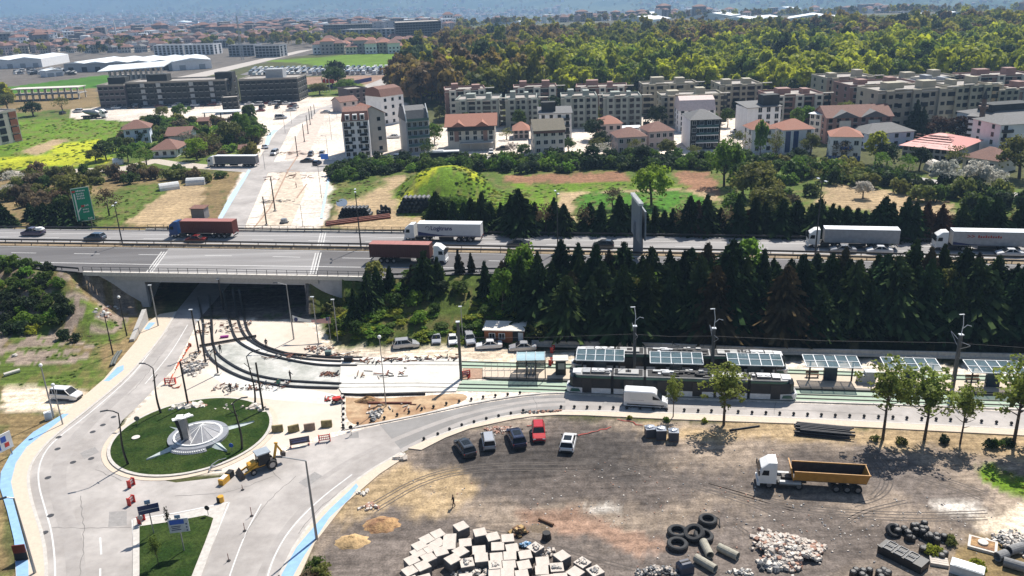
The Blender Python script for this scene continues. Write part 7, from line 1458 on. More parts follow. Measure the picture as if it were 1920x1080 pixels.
for i,(b,tp) in enumerate([((568,425),384),((603,372),312),((616,300),255),((622,262),215),((632,222),190),((547,232),192),((535,250),210),((497,318),285)]):
 p,h_ = base_top(b,tp); t = thing('lamp_post',['thin lamp post on the far street nearest the highway','thin lamp post by the right cycle path beyond the highway','thin lamp post by the white corner house','thin lamp post above the white corner house','thin lamp post far up the long street on the right','thin lamp post far up the long street on the left','thin lamp post on the left kerb of the long street','thin lamp post by the parked grey lorry'][i],'lamp post',p,R([180,180,180,180,180,0,0,0][i]),'lamp posts of the far street'); q = MB(); q.tube([(0,0,0),(0,0,h_)],[.09,.06],5); q.build('mast',GREY,t); q = MB(); q.tube([(0,0,h_),(1.8,0,h_ + .3)],.05,4); q.build('arm',GREY,t)
# tram masts with wires
MST = []
for b,tp,lab in [((865,712),604,'thick dark catenary mast at the end of the platform ramp'),((1189,706),612,'catenary mast between the trams, left'),((1334,711),616,'catenary mast between the trams, right'),((1786,727),628,'catenary mast with lamps behind the plane trees')]:
 p,h_ = base_top(b,tp); t = thing('catenary_mast',lab,'mast',p,0,'catenary masts of the tram line'); q = MB(); q.box((0,0,0),(.42,.42,h_)); q.build('mast',mat('dark grey mast',(.06,.065,.07),.5),t); MST.append((p,h_))
 q = MB(); q.box((0,0,h_),(.6,.6,.12)); q.build('cap',FRW,t)
 if b[0] > 1000:
  q = MB(); q.tube([(0,0,h_),(.1,0,h_ + 1.6),(-.1,0,h_ + 3.1)],.06,5); q.build('lamp_arm',FRW,t); q = MB(); q.box((-.35,0,h_ + 3.1),(.7,.2,.08)); q.build('lamp_head',FRW,t); q = MB(); q.tube([(0,0,h_ + .9),(.7,0,h_ + 1.5),(1.3,0,h_ + 1.3)],.05,5); q.build('lamp_arm',FRW,t)
  for s_ in (-1,1): q = MB(); q.tube([(0,0,h_ - 1.0),(0,s_ * 2.6,h_ - .5)],.05,4); q.tube([(0,0,h_ - 2.2),(0,s_ * 2.6,h_ - .6)],.04,4); q.build('bracket',GREY,t)
mb = MB()
for s_ in (-1,1):
 pts = [Vector((p.x,p.y + s_ * 2.6,6.0)) for p,h_ in MST[0:]] + [Vector((120,92.5 + s_ * 2.6,6.0))]
 for a,b in zip(pts,pts[1:]): mb.tube([tuple(a),tuple((a + b) / 2 - Vector((0,0,.25))),tuple(b)],.025,3)
tag(mb.build('overhead_wires',DKMET),'thin overhead wires above the tram tracks','wires')
# billboards and signs ------------------------------------------------
p,an = hwp(1196,-.4); t = thing('advertising_pillar','tall grey advertising pillar with a blade-like double board on the highway median','billboard',p,R(an)); hz = top_z(p,373) - HW
q = MB(); q.loft([[(-1.0,-.5,-1),(1.0,-.5,-1),(1.0,.5,-1),(-1.0,.5,-1)],[(-.9,-.45,hz * .6),(.9,-.45,hz * .6),(.9,.45,hz * .6),(-.9,.45,hz * .6)]]); q.build('pillar',mat('blue grey sheet',(.20,.22,.25),.5),t)
q = MB(); q.prism([(-1.5,4.0),(-1.1,4.1),(.75,-4.0),(.35,-4.1)],hz * .30,hz * .97); q.build('board',mat('slate board',(.20,.225,.25),.5),t)
q = MB(); q.prism([(-.2,3.8),(0,3.9),(1.6,-3.8),(1.3,-3.9)],hz * .34,hz * .86); q.build('board',mat('slate board',(.20,.225,.25),.5),t)
q = MB(); q.prism([(-1.7,4.1),(-.9,4.3),(.95,-4.1),(.15,-4.3)],hz * .97,hz * 1.0,bottom=True); [q.box((-1.3 + 1.85 * k / 9,4.0 - 8.2 * k / 9,hz),(.9,.25,.25),.3) for k in range(10)]; q.build('top_frame',WHITE,t)
# green motorway sign
tl,br = (142,357),(178,410); p = GT(165,428); p.z = float(height(p.x,p.y)); t = thing('direction_sign','tall green motorway direction sign with white lettering','sign',p,R(33)); SG = mat('motorway sign green',(.0,.26,.15),.5)
zb = top_z(p,414) - p.z; zt_ = top_z(p,352) - p.z; wd = 4.3; q = MB(); q.box((0,0,zb),(wd,.12,zt_ - zb)); q.build('board',SG,t); q = MB(); hh = zt_ - zb
for (x,z,sx,sz_) in ((0,zb,wd + .1,.12),(0,zt_ - .12,wd + .1,.12)): q.box((x,-.08,z),(sx,.04,sz_))
for x in (-wd / 2,wd / 2): q.box((x,-.08,zb),(.12,.04,hh))
q.box((-wd * .36,-.08,zb + .5),(.3,.04,hh * .78)); q.beam((-wd * .36,-.08,zb + hh * .30),(-wd * .16,-.08,zb + hh * .42),.05,.3); q.build('border',WHITE,t)
q = MB(); q.box((-wd * .38,-.09,zt_ - 1.15),(.8,.04,.55)); q.box((-wd * .02,-.09,zb + hh * .42),(.8,.04,.55)); q.build('route_badge',RED,t)
TXW = mat('white sign print',(.75,.75,.75),.5)
q = MB(); rr = random.Random(9)
for (x0,z,n) in [(-.9,zt_ - 1.0,6),(-.9,zt_ - 1.75,5),(-.9,zt_ - 2.4,5),(-.9,zt_ - 3.05,5),(.4,zb + hh * .44,3),(-.1,zb + hh * .33,4),(-.1,zb + hh * .25,4),(.7,zb + .4,3)]:
 for i in range(n): q.box((x0 + i * .38,-.085,z),(.24,.03,rr.choice([.34,.34,.44])))
q.build('lettering',TXW,t)['kind'] = 'stuff'
for x in (-1.2,1.2): q = MB(); q.box((x,.25,-1),(.3,.3,zb + 2.5)); q.build('post',GREY,t)
q = MB(); q.box((0,.12,zb),(wd * .98,.06,hh)); q.build('back_panel',GREY,t)
# blue and white signs on the triangular island
def sign(label,foot,top,w_,h_,fm,rz,extra=None,m2=None):
 p,hz = base_top(foot,top); t = thing('road_sign',label,'sign',p,R(rz)); q = MB(); q.tube([(0,0,0),(0,0,hz)],.07,6); q.build('post',GREY,t); q = MB(); q.box((0,-.1,hz - h_ - .4),(w_,.06,h_)); q.build('board',fm,t); return t,hz
BLS_ = mat('dark blue sign',(.01,.025,.10),.4); BLL = mat('bright blue sign',(.02,.09,.42),.4); WSG = mat('pale sign face',(.42,.46,.50),.5)
t,hz = sign('dark blue direction sign on the triangular island',(289,1002),940,2.2,1.1,BLS_,20); q = MB(); q.box((0,-.14,hz - 1.0),(2.2,.02,.04)); q.build('divider',WHITE,t); q = MB(); q.box((0,-.02,hz - .35),(.6,.06,.5)); q.build('badge',mat('steel blue sign',(.12,.22,.36),.4),t); q = MB(); q.box((0,0,-.02),(.9,.7,.16)); q.build('footing',CONCW,t)
t,hz = sign('blue and grey lane sign on the triangular island',(346,1035),966,2.1,1.7,WSG,8); q = MB(); q.box((-.15,-.14,hz - 1.05),(1.5,.03,.55)); q.build('blue_panel',BLL,t); q = MB(); q.box((0,-.05,hz - .35),(.6,.06,.4)); q.build('badge',mat('steel blue sign',(.12,.22,.36),.4),t); q = MB(); [q.box((-.3,-.14,hz - 1.35 - .22 * k),(1.0 - .2 * (k % 2),.02,.09)) for k in range(3)]; [q.box((.8,-.14,hz - 1.2 - .4 * k),(.16,.02,.16)) for k in range(3)]; q.build('lettering',BLS_,t); q = MB(); q.box((0,0,-.02),(1.0,.8,.16)); q.build('footing',CONCW,t)
def disc_sign(label,foot,top,m_,m2=WHITE,r_=.32):
 p,hz = base_top(foot,top); t = thing('road_sign',label,'sign',p,R(rng.uniform(-20,20))); q = MB(); q.tube([(0,0,0),(0,0,hz)],.04,5); q.build('post',GREY,t); q = MB(); q.tube([(0,-.06,hz - .3),(0,-.02,hz - .3)],r_,14); q.build('disc',m_,t); return t,hz
disc_sign('grey-backed round sign left of the roundabout',(259,797),781,GREY,r_=.38); disc_sign('round blue sign on the roundabout lawn',(436,850),831,BLL); disc_sign('dark round sign with a give-way triangle at the island tip',(391,967),948,BLACK); disc_sign('red and grey round signs beside the dark blue sign',(266,985),966,GREY); disc_sign('small dark sign on the plaza kerb',(659,816),797,BLACK,r_=.28)
for b,tp in [((455,919),909),((472,968),951),((459,996),981),((429,1052),1038)]: p,hz = base_top(b,tp); t = thing('traffic_cone','thin dark lane marker post on the right-hand roadway near x %s' % '','marker post',p); t['label'] = 'thin red-brown marker post standing on the right-hand roadway, ' + {455: 'farthest',472: 'second',459: 'third',429: 'nearest'}[b[0]] + ' of four'; t.name = 'marker_post'; q = MB(); q.tube([(0,0,0),(0,0,max(.7,hz))],.04,5); q.build('post',RUST,t); q = MB(); q.tube([(0,0,0),(0,0,.08)],.22,8); q.build('foot',PLAST,t)
p,hz = base_top((603,318),294); t = thing('road_sign','bright blue direction sign at the far crossing','sign',G(610,310)); q = MB(); q.tube([(0,0,0),(0,0,4)],.08,5); q.build('post',GREY,t); q = MB(); q.box((0,-.1,2.2),(2.6,.1,1.9)); q.build('board',mat('vivid blue sign',(.02,.18,.70),.4),t)
# white poster board at the left edge, dark red panel, banner
t = thing('billboard','white poster board with blue and red pictures at the left edge','billboard',G(0,866),R(62)); q = MB(); q.box((0,0,1.2),(4.4,.12,2.4)); q.build('board',WHITE,t); q = MB(); [q.box((x,-.08,z),(.7,.04,.8)) for x,z in ((-1.4,2.3),(1.1,2.4),(.2,1.5))]; q.build('blue_picture',BLL,t); q = MB(); [q.box((x,-.08,z),(.6,.04,.6)) for x,z in ((-.4,2.3),(-1.4,1.5),(1.4,1.6))]; q.build('red_picture',RED,t); [(lambda q: (q.box((x,.1,0),(.12,.12,2)),q.build('post',GREY,t)))(MB()) for x in (-1.8,1.8)]
t = thing('panel','dark red and black panel standing beside the lower left cycle path','panel',G(42,1052),R(8)); q = MB(); q.box((0,0,0),(1.3,.15,1.1)); q.build('black_half',BLACK,t); q = MB(); q.box((0,0,1.1),(1.3,.15,1.0)); q.build('red_half',mat('dark red sheet',(.12,.015,.012),.5),t)
a = G(551,636); q = MB(); n = 10
z0 = 4.6
for i in range(n):
 u0 = i / n; u1 = (i + 1) / n; f = lambda u: (a.x + .3 + 6.6 * u,a.y - .1 - .4 * math.sin(u * 3),z0 - .55 * u - .55 * math.sin(math.pi * u))
 p0,p1 = f(u0),f(u1); h0 = 1.25 - .75 * math.sin(math.pi * u0 ** .8); h1 = 1.25 - .75 * math.sin(math.pi * u1 ** .8)
 q.m(0 if i < 5 else 1).poly([(p0[0],p0[1],p0[2] - h0),(p1[0],p1[1],p1[2] - h1),p1,p0])
b_ = tag(q.build('banner',[WHITE,mat('pale red banner',(.62,.36,.34),.6)]),'white and pale red banner hanging from the tall post by the underpass','banner')
q = MB(); q.blob((a.x + .9,a.y - .35,z0 - .75),(.36,.04,.36),10,5); e_ = q.build('emblem',NAVY,b_); q = MB(); q.box((a.x + 6.4,a.y - .3,z0 - 1.2),(.6,.06,.6)); q.build('emblem',NAVY,b_)
t = thing('banner_post','slim post holding the free end of the banner','post',G(621,645) + Vector((0,0,0)),0); q = MB(); q.tube([(0,0,0),(0,0,5.0)],.06,5); q.build('mast',GREY,t)
# ------------------------------------------------------------------ roundabout monument
STONE = mat('polished grey stone',(.26,.27,.29),.35,var=.12,scale=2); STEEL = mat('brushed steel',(.27,.27,.28),.35,.35,var=.1); PGRN = mat('pale green grey',(.42,.48,.47),.6)
c = G(372,817,.7); t = thing('compass_monument','pale compass star monument with a cone and a bent pillar on the roundabout lawn','monument',(c.x,c.y,.45),0)
q = MB(); q.prism(ring(Vector((0,0,0)),4.0,32),0,.45); q.build('plinth_ring',STONE,t); q = MB(); q.prism(ring(Vector((0,0,0)),3.25,32),.45,.62); q.build('rim',WHITE,t)
q = MB(); n = 24
for i in range(n):
 a0,a1 = 2 * math.pi * i / n,2 * math.pi * (i + 1) / n; q.m(i % 2 * 0).poly([(3.0 * math.cos(a0),3.0 * math.sin(a0),.62),(3.0 * math.cos(a1),3.0 * math.sin(a1),.62),(.15 * math.cos(a1) + .3,.15 * math.sin(a1) + .8,1.45),(.15 * math.cos(a0) + .3,.15 * math.sin(a0) + .8,1.45)])
q.build('cone',STEEL,t)
for i in range(0,24,2): a0 = 2 * math.pi * i / n; q = MB(); q.tube([(3.02 * math.cos(a0),3.02 * math.sin(a0),.66),(.3,.8,1.5)],.045,4); q.build('rib',WHITE,t)
for a_,l_ in ((228,7.4),(322,6.6),(30,7.6),(150,6.0)):
 u = Vector((math.cos(R(a_)),math.sin(R(a_)),0)); v = Vector((-u.y,u.x,0)); q = MB(); P0 = u * 2.2; P1 = u * l_
 q.loft([[tuple(P0 + v * 1.15 + Vector((0,0,.05))),tuple(P0 + Vector((0,0,.62))),tuple(P0 - v * 1.15 + Vector((0,0,.05)))],[tuple(P1 + v * .06 + Vector((0,0,.02))),tuple(P1 + Vector((0,0,.22))),tuple(P1 - v * .06 + Vector((0,0,.02)))]]); q.build('star_arm',PGRN,t)
q = MB(); q.loft([[(-1.2,-2.0,.3),(-.5,-1.9,.3),(-.45,-1.3,.3),(-1.15,-1.3,.3)],[(-1.3,-1.9,2.0),(-.55,-1.8,2.0),(-.5,-1.2,2.0),(-1.25,-1.2,2.0)],[(-1.7,-1.5,3.5),(-.8,-1.5,3.6),(-.75,-.9,3.6),(-1.65,-.9,3.5)]]); q.build('pillar',STEEL,t)
q = MB(); q.loft([[(-1.5,-2.05,.3),(-1.21,-2.0,.3),(-1.16,-1.3,.3),(-1.45,-1.3,.3)],[(-1.65,-1.95,2.0),(-1.31,-1.9,2.0),(-1.26,-1.2,2.0),(-1.6,-1.2,2.0)],[(-2.2,-1.55,3.5),(-1.71,-1.5,3.5),(-1.66,-.9,3.5),(-2.1,-.9,3.5)]]); q.build('pillar_side',BLACK,t)
q = MB(); rr = random.Random(2); 
for i in range(7): x,y = rr.uniform(-2.6,-.3),rr.uniform(-1.7,-.5); q.m(0).box((x,y,3.55 + rr.uniform(0,.3)),(rr.uniform(.5,1.1),rr.uniform(.4,.9),.12),rr.uniform(0,3))
q.build('head_plates',WHITE,t)['kind'] = 'stuff'
q = MB(); [q.prism([(4.1 * math.cos(a0),4.1 * math.sin(a0)),(4.1 * math.cos(a1),4.1 * math.sin(a1)),(4.65 * math.cos(a1),4.65 * math.sin(a1)),(4.65 * math.cos(a0),4.65 * math.sin(a0))],0,[.42,.42,.12,.12]) for a0,a1 in [(R(238 + 8 * k),R(246 + 8 * k)) for k in range(8)]]; lp = q.build('letter_band',STONE,t)
q = MB(); [q.box((4.4 * math.cos(R(241 + 3.8 * k)),4.4 * math.sin(R(241 + 3.8 * k)),.26),(.13,.22,.08),R(241 + 3.8 * k - 90)) for k in range(16)]; q.build('lettering',WHITE,t)['kind'] = 'stuff'
o = part('lawn_disc',(lambda q: (q.tube([(0,0,0),(0,0,.06)],.55,14),q.mesh('lawn_disc',CONCW))[1])(MB()),None,loc=G(256,826) + Vector((0,0,.5))); tag(o,'white round cover lying on the roundabout lawn','cover')
def rubble(name,label,c,rx,ry,n,smin,smax,mats_,hz=.0,seed=1,z=0.0,cat='rubble',flat=.7):
 """broken pieces heaped up; too many to count"""
 r = random.Random(seed); q = MB()
 for i in range(n):
  a = r.uniform(0,6.28); d = math.sqrt(r.random()) * (.82 + .22 * math.sin(3 * a + seed) + .12 * math.sin(7 * a)) * (1 if r.random() < .9 else 1.25); x = c.x + rx * d * math.cos(a); y = c.y + ry * d * math.sin(a); s_ = r.uniform(smin,smax); zz = z + hz * max(0,1 - d * d) * r.uniform(.6,1); k = len(q.v)
  q.m(r.randrange(len(mats_))); rot = Matrix.Rotation(r.uniform(0,3),3,'Z') @ Matrix.Rotation(r.uniform(-.5,.5),3,'X')
  for (u,v,w_) in ((-1,-1,-1),(1,-1,-1),(1,1,-1),(-1,1,-1),(-.8,-.8,1),(.8,-.9,1),(.9,.8,1),(-.8,.7,1)):
   p = rot @ Vector((u * s_ * r.uniform(.35,.6),v * s_ * r.uniform(.3,.5),w_ * s_ * flat * r.uniform(.25,.45))); q.v.append((x + p.x,y + p.y,zz + p.z + s_ * .2))
  for f in ((3,2,1,0),(4,5,6,7),(0,1,5,4),(1,2,6,5),(2,3,7,6),(3,0,4,7)): q._f(*[k + j for j in f])
 o = q.build(name,mats_); o['label'] = label; o['category'] = cat; o['kind'] = 'stuff'; return o
CH1 = mat('pale rubble',(.50,.44,.38),.9,var=.2,scale=3); CH2 = mat('rosy rubble',(.38,.22,.16),.9,var=.2,scale=3); CH3 = mat('grey rubble',(.22,.22,.22),.9,var=.2,scale=3); CH4 = mat('dark rubble',(.06,.065,.07),.9,var=.2)
rubble('broken_stones','white broken slabs at the top rim of the roundabout',G(358,766),3.2,1.0,40,.3,1.0,[CONCW,CONCW,CH2],.15,3,.2); rubble('broken_stones','white broken pieces at the foot of the right mast',G(484,768),1.8,1.0,24,.3,.8,[CONCW,CH1],.1,4,.2); rubble('broken_stones','scattered bits on the lawn',G(430,768),4,1.4,14,.15,.4,[CONCW,CH1],0,5,.4)
# ------------------------------------------------------------------ dirt lot
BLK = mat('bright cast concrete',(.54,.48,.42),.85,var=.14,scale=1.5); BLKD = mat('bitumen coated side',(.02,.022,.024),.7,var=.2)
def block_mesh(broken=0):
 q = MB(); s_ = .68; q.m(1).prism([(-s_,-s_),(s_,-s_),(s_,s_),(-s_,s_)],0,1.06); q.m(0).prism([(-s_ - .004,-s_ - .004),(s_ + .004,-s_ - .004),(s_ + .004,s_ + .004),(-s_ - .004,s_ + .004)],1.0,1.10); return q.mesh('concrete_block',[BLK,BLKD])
BKM = block_mesh(); SIDEC = mat('dark grey block side',(.16,.15,.145),.9,var=.25,scale=3)  # block sides get a much darker tone than the tops
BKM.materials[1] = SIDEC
BX = [(597,220,30),(388,290,35),(495,325,0),(768,278,12),(883,315,15),(1017,328,3),(290,340,35),(385,370,35),(490,395,5),(635,365,6),(222,400,35),(318,420,35),(415,450,22),(592,448,38),(758,430,2),(927,400,2),(1057,420,8),(208,460,35),(305,500,35),(520,520,40),(915,500,2),(1037,490,4),(1175,475,8),(155,530,35),(252,578,35),(650,545,12),(780,505,2),(905,570,2),(1030,560,3),(1165,565,10),(135,620,35),(1265,405,40),(1330,535,5),(1505,490,38),(1325,620,2),(1460,590,2),(1690,545,42),(1805,620,30),(1625,640,42),(905,645,2),(1015,640,2),(1145,650,4),(270,690,20),(1380,700,4),(1495,690,4),(150,720,30),(640,690,5),(760,720,8),(880,725,3),(1000,720,2),(1130,735,4),(1260,720,8),(520,720,25),(400,730,30)]
rr = random.Random(6); ROWN = ['far','upper middle','middle','lower middle','nearest']
for i,(x,y,rz) in enumerate(BX):
 p = G(740 + x / 4.8,940 + y / 4.8,1.1); o = part('concrete_block',BKM,None,loc=(p.x,p.y,0),rz=R(rz + rr.uniform(-3,3))); o.scale = (rr.uniform(.97,1.03),) * 2 + (rr.uniform(.93,1.06),)
 side = 'left part' if x < 560 else ('centre' if x < 1240 else 'right part'); tag(o,'cubic concrete block, bright top, %s of the field, %s row' % (side,ROWN[min(4,int(max(0,y - 200) / 110))]),'concrete block','concrete blocks laid out on the dirt lot')
 if (x,y) in ((1265,405),(1690,545),(1460,590),(650,545),(905,570),(1805,620)): rubble('broken_stones','crumbled mortar on top of a concrete block',Vector((p.x,p.y,0)),.5,.45,26,.12,.3,[BLK,CONCW,CH3],.05,i,1.1)
rubble('broken_stones','broken concrete between the blocks',G(895,1078),2.6,1.2,120,.15,.5,[BLK,CH3,CONCW],.5,31,0); rubble('broken_stones','broken concrete right of the blocks',G(1020,1040),1.4,1.6,70,.15,.4,[BLK,CH3],.3,32,0)
rubble('rubble_heap','heap of rosy and pale rubble at the lower right',G(1476,1036),3.9,3.2,760,.18,.62,[CH1,CH1,CH2,CH1,CONCW],1.1,33,0); rubble('rubble_heap','dark grey stones at the foot of the rubble heap',G(1450,1062),1.6,1.0,60,.3,.8,[CH3,CH4,CONCW],.3,34)
rubble('rubble_heap','low grey rubble heap at the bottom edge',G(1232,1074),2.6,1.0,170,.12,.4,[CH3,CH1,CH4],.4,35); rubble('rubble_heap','pale stones at the bottom between pipes and rubble',G(1390,1074),1.4,.5,40,.12,.4,[CONCW,CH3],.1,36); rubble('rubble_heap','grey rubble at the right edge',G(1900,1020),2.2,2.2,220,.15,.5,[CH3,CH1,CONCW],.6,37)
rubble('rubble_heap','rosy brick bits beside the lower pavement',G(935,806),2.4,1.0,160,.12,.35,[CH2,CH1,CH2],.1,38); rubble('rubble_heap','dark paving stones lying on the lower pavement',G(1010,774),3.2,.35,70,.2,.4,[CH2,CH4],.0,39,.15); rubble('rubble_heap','white broken slabs where the lower pavement ends',G(752,860),1.0,.8,18,.3,.9,[CONCW,CH1],.1,40); rubble('rubble_heap','pale debris on the sandy ground',G(693,952),1.4,.8,40,.1,.5,[CONCW,CH1,CH2],.05,41); rubble('rubble_heap','white debris beside the cycle path',G(680,925),.8,.6,20,.1,.5,[CONCW],.05,42)
rubble('scattered_stones','scattered small stones on the dirt lot',G(1250,930),26,12,330,.06,.22,[CH1,CONCW,CH3,CH2],0,43); rubble('scattered_stones','scattered small stones at the lower right',G(1650,990),14,7,160,.06,.25,[CH1,CONCW,CH3],0,44)
def mound(name,label,c,rx,ry,hz,m_,seed,cat='heap'):
 q = MB(); r = np.random.RandomState(seed); n = 22; rings = []
 for j in range(7):
  f = 1 - j / 6 * .97; rings.append([(c.x + rx * f * math.cos(2 * math.pi * i / n) * (1 + .12 * math.sin(3 * i + seed)) ,c.y + ry * f * math.sin(2 * math.pi * i / n) * (1 + .1 * math.cos(2 * i + seed)),-.05 + hz * (1 - f ** 1.5) * (1 + r.uniform(-.15,.15))) for i in range(n)])
 q.loft(rings,caps=False); q.poly(rings[-1]); return tag(q.build(name,m_,smooth=True),label,cat)
SND = mat('ochre sand heap',(.42,.26,.12),.95,var=.3,scale=2.5,bump=1.5,col2=(.24,.13,.07),scale2=.8)
mound('sand_heap','flat ochre sand heap, the farther of two left of the blocks',G(715,984),2.2,1.7,.7,SND,1); mound('sand_heap','flat ochre sand heap with a striped face, the nearer of two left of the blocks',G(660,1016),2.0,1.4,.8,mat('pale ochre sand',(.50,.34,.17),.95,var=.25,scale=2.5,bump=1),2); mound('sand_heap','brown earth heap before the white slab',G(690,752),2.2,.9,.8,SND,5)
mound('earth_heap','brown earth mark on the dirt lot above the blocks',G(1012,990),1.6,1.2,.15,mat('straw litter',(.16,.12,.08),.95,var=.4,scale=5),4)
o = part('log',(lambda q: (q.tube([(-1.0,0,.2),(1.0,0,.2)],.16,8),q.mesh('log',WOOD))[1])(MB()),None,loc=G(1024,981),rz=R(-38)); tag(o,'short brown log above the concrete blocks','log')
tag(rubble('crate_remains','broken yellowish wooden crate at the top right of the blocks',G(973,1001),.9,.7,26,.2,.7,[mat('raw wood',(.42,.28,.12),.8),WOOD],.8,51)); rubble('blue_sheeting','crumpled blue plastic sheet among the blocks',G(985,1024),.8,.4,22,.2,.5,[mat('blue plastic',(.10,.22,.36),.4)],.3,52)
t = thing('barrel','black tub lying above the blocks','tub',G(1025,1010)); q = MB(); q.tube([(0,0,0),(0,0,.8)],[.55,.45],10); q.build('body',BLACK,t)
TY = mat('old tyre rubber',(.022,.023,.025),.8,var=.35,scale=3)
def tyre(label,p,r_,w_,tilt=(0,0),z=0.0):
 q = MB(); n = 26; pr = [(r_ * .60,.06 * w_),(r_ * .66,0),(r_ * .90,0),(r_,w_ * .2),(r_,w_ * .8),(r_ * .90,w_),(r_ * .66,w_),(r_ * .60,w_ * .92)]
 q.loft([[(a[0] * math.cos(2 * math.pi * j / n),a[0] * math.sin(2 * math.pi * j / n),a[1]) for j in range(n)] for a in pr + [pr[0]]],caps=False)
 q.m(0)
 o = q.build('big_tyre',TY,smooth=False); o.location = (p.x,p.y,z); o.rotation_euler = (R(tilt[0]),R(tilt[1]),0); tag(o,label,'tyre','big old tyres on the dirt lot')
tyre('big tyre lying alone with a loose strip beside it',G(1327,980),1.05,.62); tyre('big tyre, left back one of the group',G(1270,1002),1.12,.62); tyre('big tyre leaning on the others in the middle of the group',G(1302,1008),1.15,.62,(14,-14),.35); tyre('big tyre, right one of the group, half hidden',G(1318,1010),1.1,.62,(4,8),.05); tyre('big tyre, nearest one of the group',G(1270,1026),1.15,.62)
q = MB(); q.tube([tuple(G(1338,974) + Vector((0,0,.5))),tuple(G(1348,980) + Vector((0,0,.5))),tuple(G(1350,990) + Vector((0,0,.1)))],.06,5); tag(q.build('rubber_strip',TY),'loose rubber strip beside the lone tyre','strip')
PIP = mat('mossy concrete pipe',(.33,.31,.25),.85,var=.2,scale=2)
def pipe(label,a,b,r_,m_=PIP,z=0,name='concrete_pipe',group='concrete pipes on the dirt lot',wallt=.8):
 A = G(*a); B = G(*b); d = (B - A); L_ = d.length; t = thing(name,label,'pipe',(A.x,A.y,r_ + z),math.atan2(d.y,d.x),group); q = MB(); n = 16
 q.loft([[(x,rr_ * math.cos(2 * math.pi * j / n),rr_ * math.sin(2 * math.pi * j / n)) for j in range(n)] for x,rr_ in ((0,r_),(L_,r_),(L_,r_ * wallt),(0,r_ * wallt),(0,r_))],caps=False); q.build('barrel',m_,t,smooth=False); return t
pipe('concrete pipe, the farthest-left of three, end towards the tyres',(1318,1022),(1331,1048),.45); pipe('concrete pipe, right one of three',(1347,1032),(1383,1050),.45); pipe('concrete pipe, nearest of three',(1304,1052),(1341,1074),.45)
t = thing('container_tank','rounded dark blue plastic tank at the bottom edge','tank',G(1284,1072),.3); q = MB(); q.box((0,0,0),(1.5,1.2,.9)); q.loft([[(-.75,-.6,.9),(.75,-.6,.9),(.75,.6,.9),(-.75,.6,.9)],[(-.5,-.4,1.25),(.5,-.4,1.25),(.5,.4,1.25),(-.5,.4,1.25)]]); q.build('body',mat('dark blue plastic',(.03,.04,.07),.45),t); q = MB(); q.box((0,0,1.2),(1.1,.14,.12)); q.build('strap',BLACK,t)
# black plastic chamber parts
BP = mat('black plastic parts',(.014,.014,.015),.5,var=.2)
def fluted(label,p,rx,ry,hz,rz,seed,n=8):
 t = thing('plastic_heap',label,'plastic parts',p,rz,'heaps of black plastic drainage parts'); r = random.Random(seed)
 for i in range(n): x,y = r.uniform(-rx,rx) * .8,r.uniform(-ry,ry) * .8; q = MB(); h_ = hz * r.uniform(.6,1); q.tube([(x,y,0),(x,y,h_ * .9),(x,y,h_)],[.38,.36,.22],8); q.build('cylinder',BP,t)
fluted('black ribbed plastic parts, left heap at the lower right',G(1693,1004),1.3,.9,1.0,-.4,1,10); fluted('black ribbed plastic parts, taller middle heap',G(1727,1000),1.0,.9,1.2,.2,2,11); fluted('black ribbed plastic parts, right heap',G(1757,1014),1.3,.7,.9,.1,3,9); fluted('black plastic parts in a line beside the tray',G(1748,1038),1.6,.45,.8,-.8,4,9); fluted('black plastic parts at the bottom edge, left',G(1615,1082),1.2,.6,.9,0,5,7); fluted('black plastic parts at the bottom edge, right',G(1652,1082),1.2,.6,.9,.3,6,7)
t = thing('drainage_tray','long black tray with six square openings at the lower right','tray',G(1692,1050),R(-52)); q = MB(); q.box((0,0,0),(4.6,1.7,.9)); q.build('body',BP,t)
for i in range(3):
 for j in range(2): q = MB(); x,y = -1.4 + i * 1.15,-.42 + j * .84; [q.box((x + dx,y + dy,.9),s_) for dx,dy,s_ in ((0,.33,(.9,.08,.1)),(0,-.33,(.9,.08,.1)),(.42,0,(.08,.6,.1)),(-.42,0,(.08,.6,.1)))]; q.build('opening_frame',mat('grey plastic rim',(.20,.20,.20),.6),t)
o = tyre('scrap tyre and pale slab at the head of the black tray',G(1672,1000),.8,.6,(30,10),.2)
t = thing('slab_form','square concrete slab with a round lid and brown soil','slab',G(1842,1024),R(-32)); q = MB(); q.box((0,0,0),(2.7,2.2,.3)); q.build('slab',CONCW,t); q = MB(); q.box((0,0,.3),(2.2,1.7,.03)); q.build('soil_fill',SND,t); q = MB(); q.tube([(0,.1,.33),(0,.1,.5)],.5,14); q.build('lid',CONCW,t)
t = thing('white_crate','pale blue-white box at the lower right edge','box',G(1812,1076),R(-35)); q = MB(); q.box((0,0,0),(3.0,1.4,1.0)); q.build('body',mat('dirty white sheet',(.50,.55,.58),.5),t); q = MB(); q.box((.1,0,1.0),(2.6,1.2,.06)); q.build('lid',WHITE,t)
t = thing('plank_bundle','small bundle of pale planks below the black parts','planks',G(1760,1056),R(-20)); 
for i in range(4): q = MB(); q.box((0,-.5 + i * .33,0),(1.7,.28,.35)); q.build('plank',BLK,t)
for k,(a,b) in enumerate([((1890,1040),(1918,1032)),((1868,1052),(1885,1046)),((1880,1060),(1920,1072))]): pipe(['dark concrete ring at the right edge, upper','dark concrete ring at the right edge, left','grey pipe at the right edge, lowest'][k],a,b,.5,CH3,0,'concrete_pipe','grey pipes at the right edge')
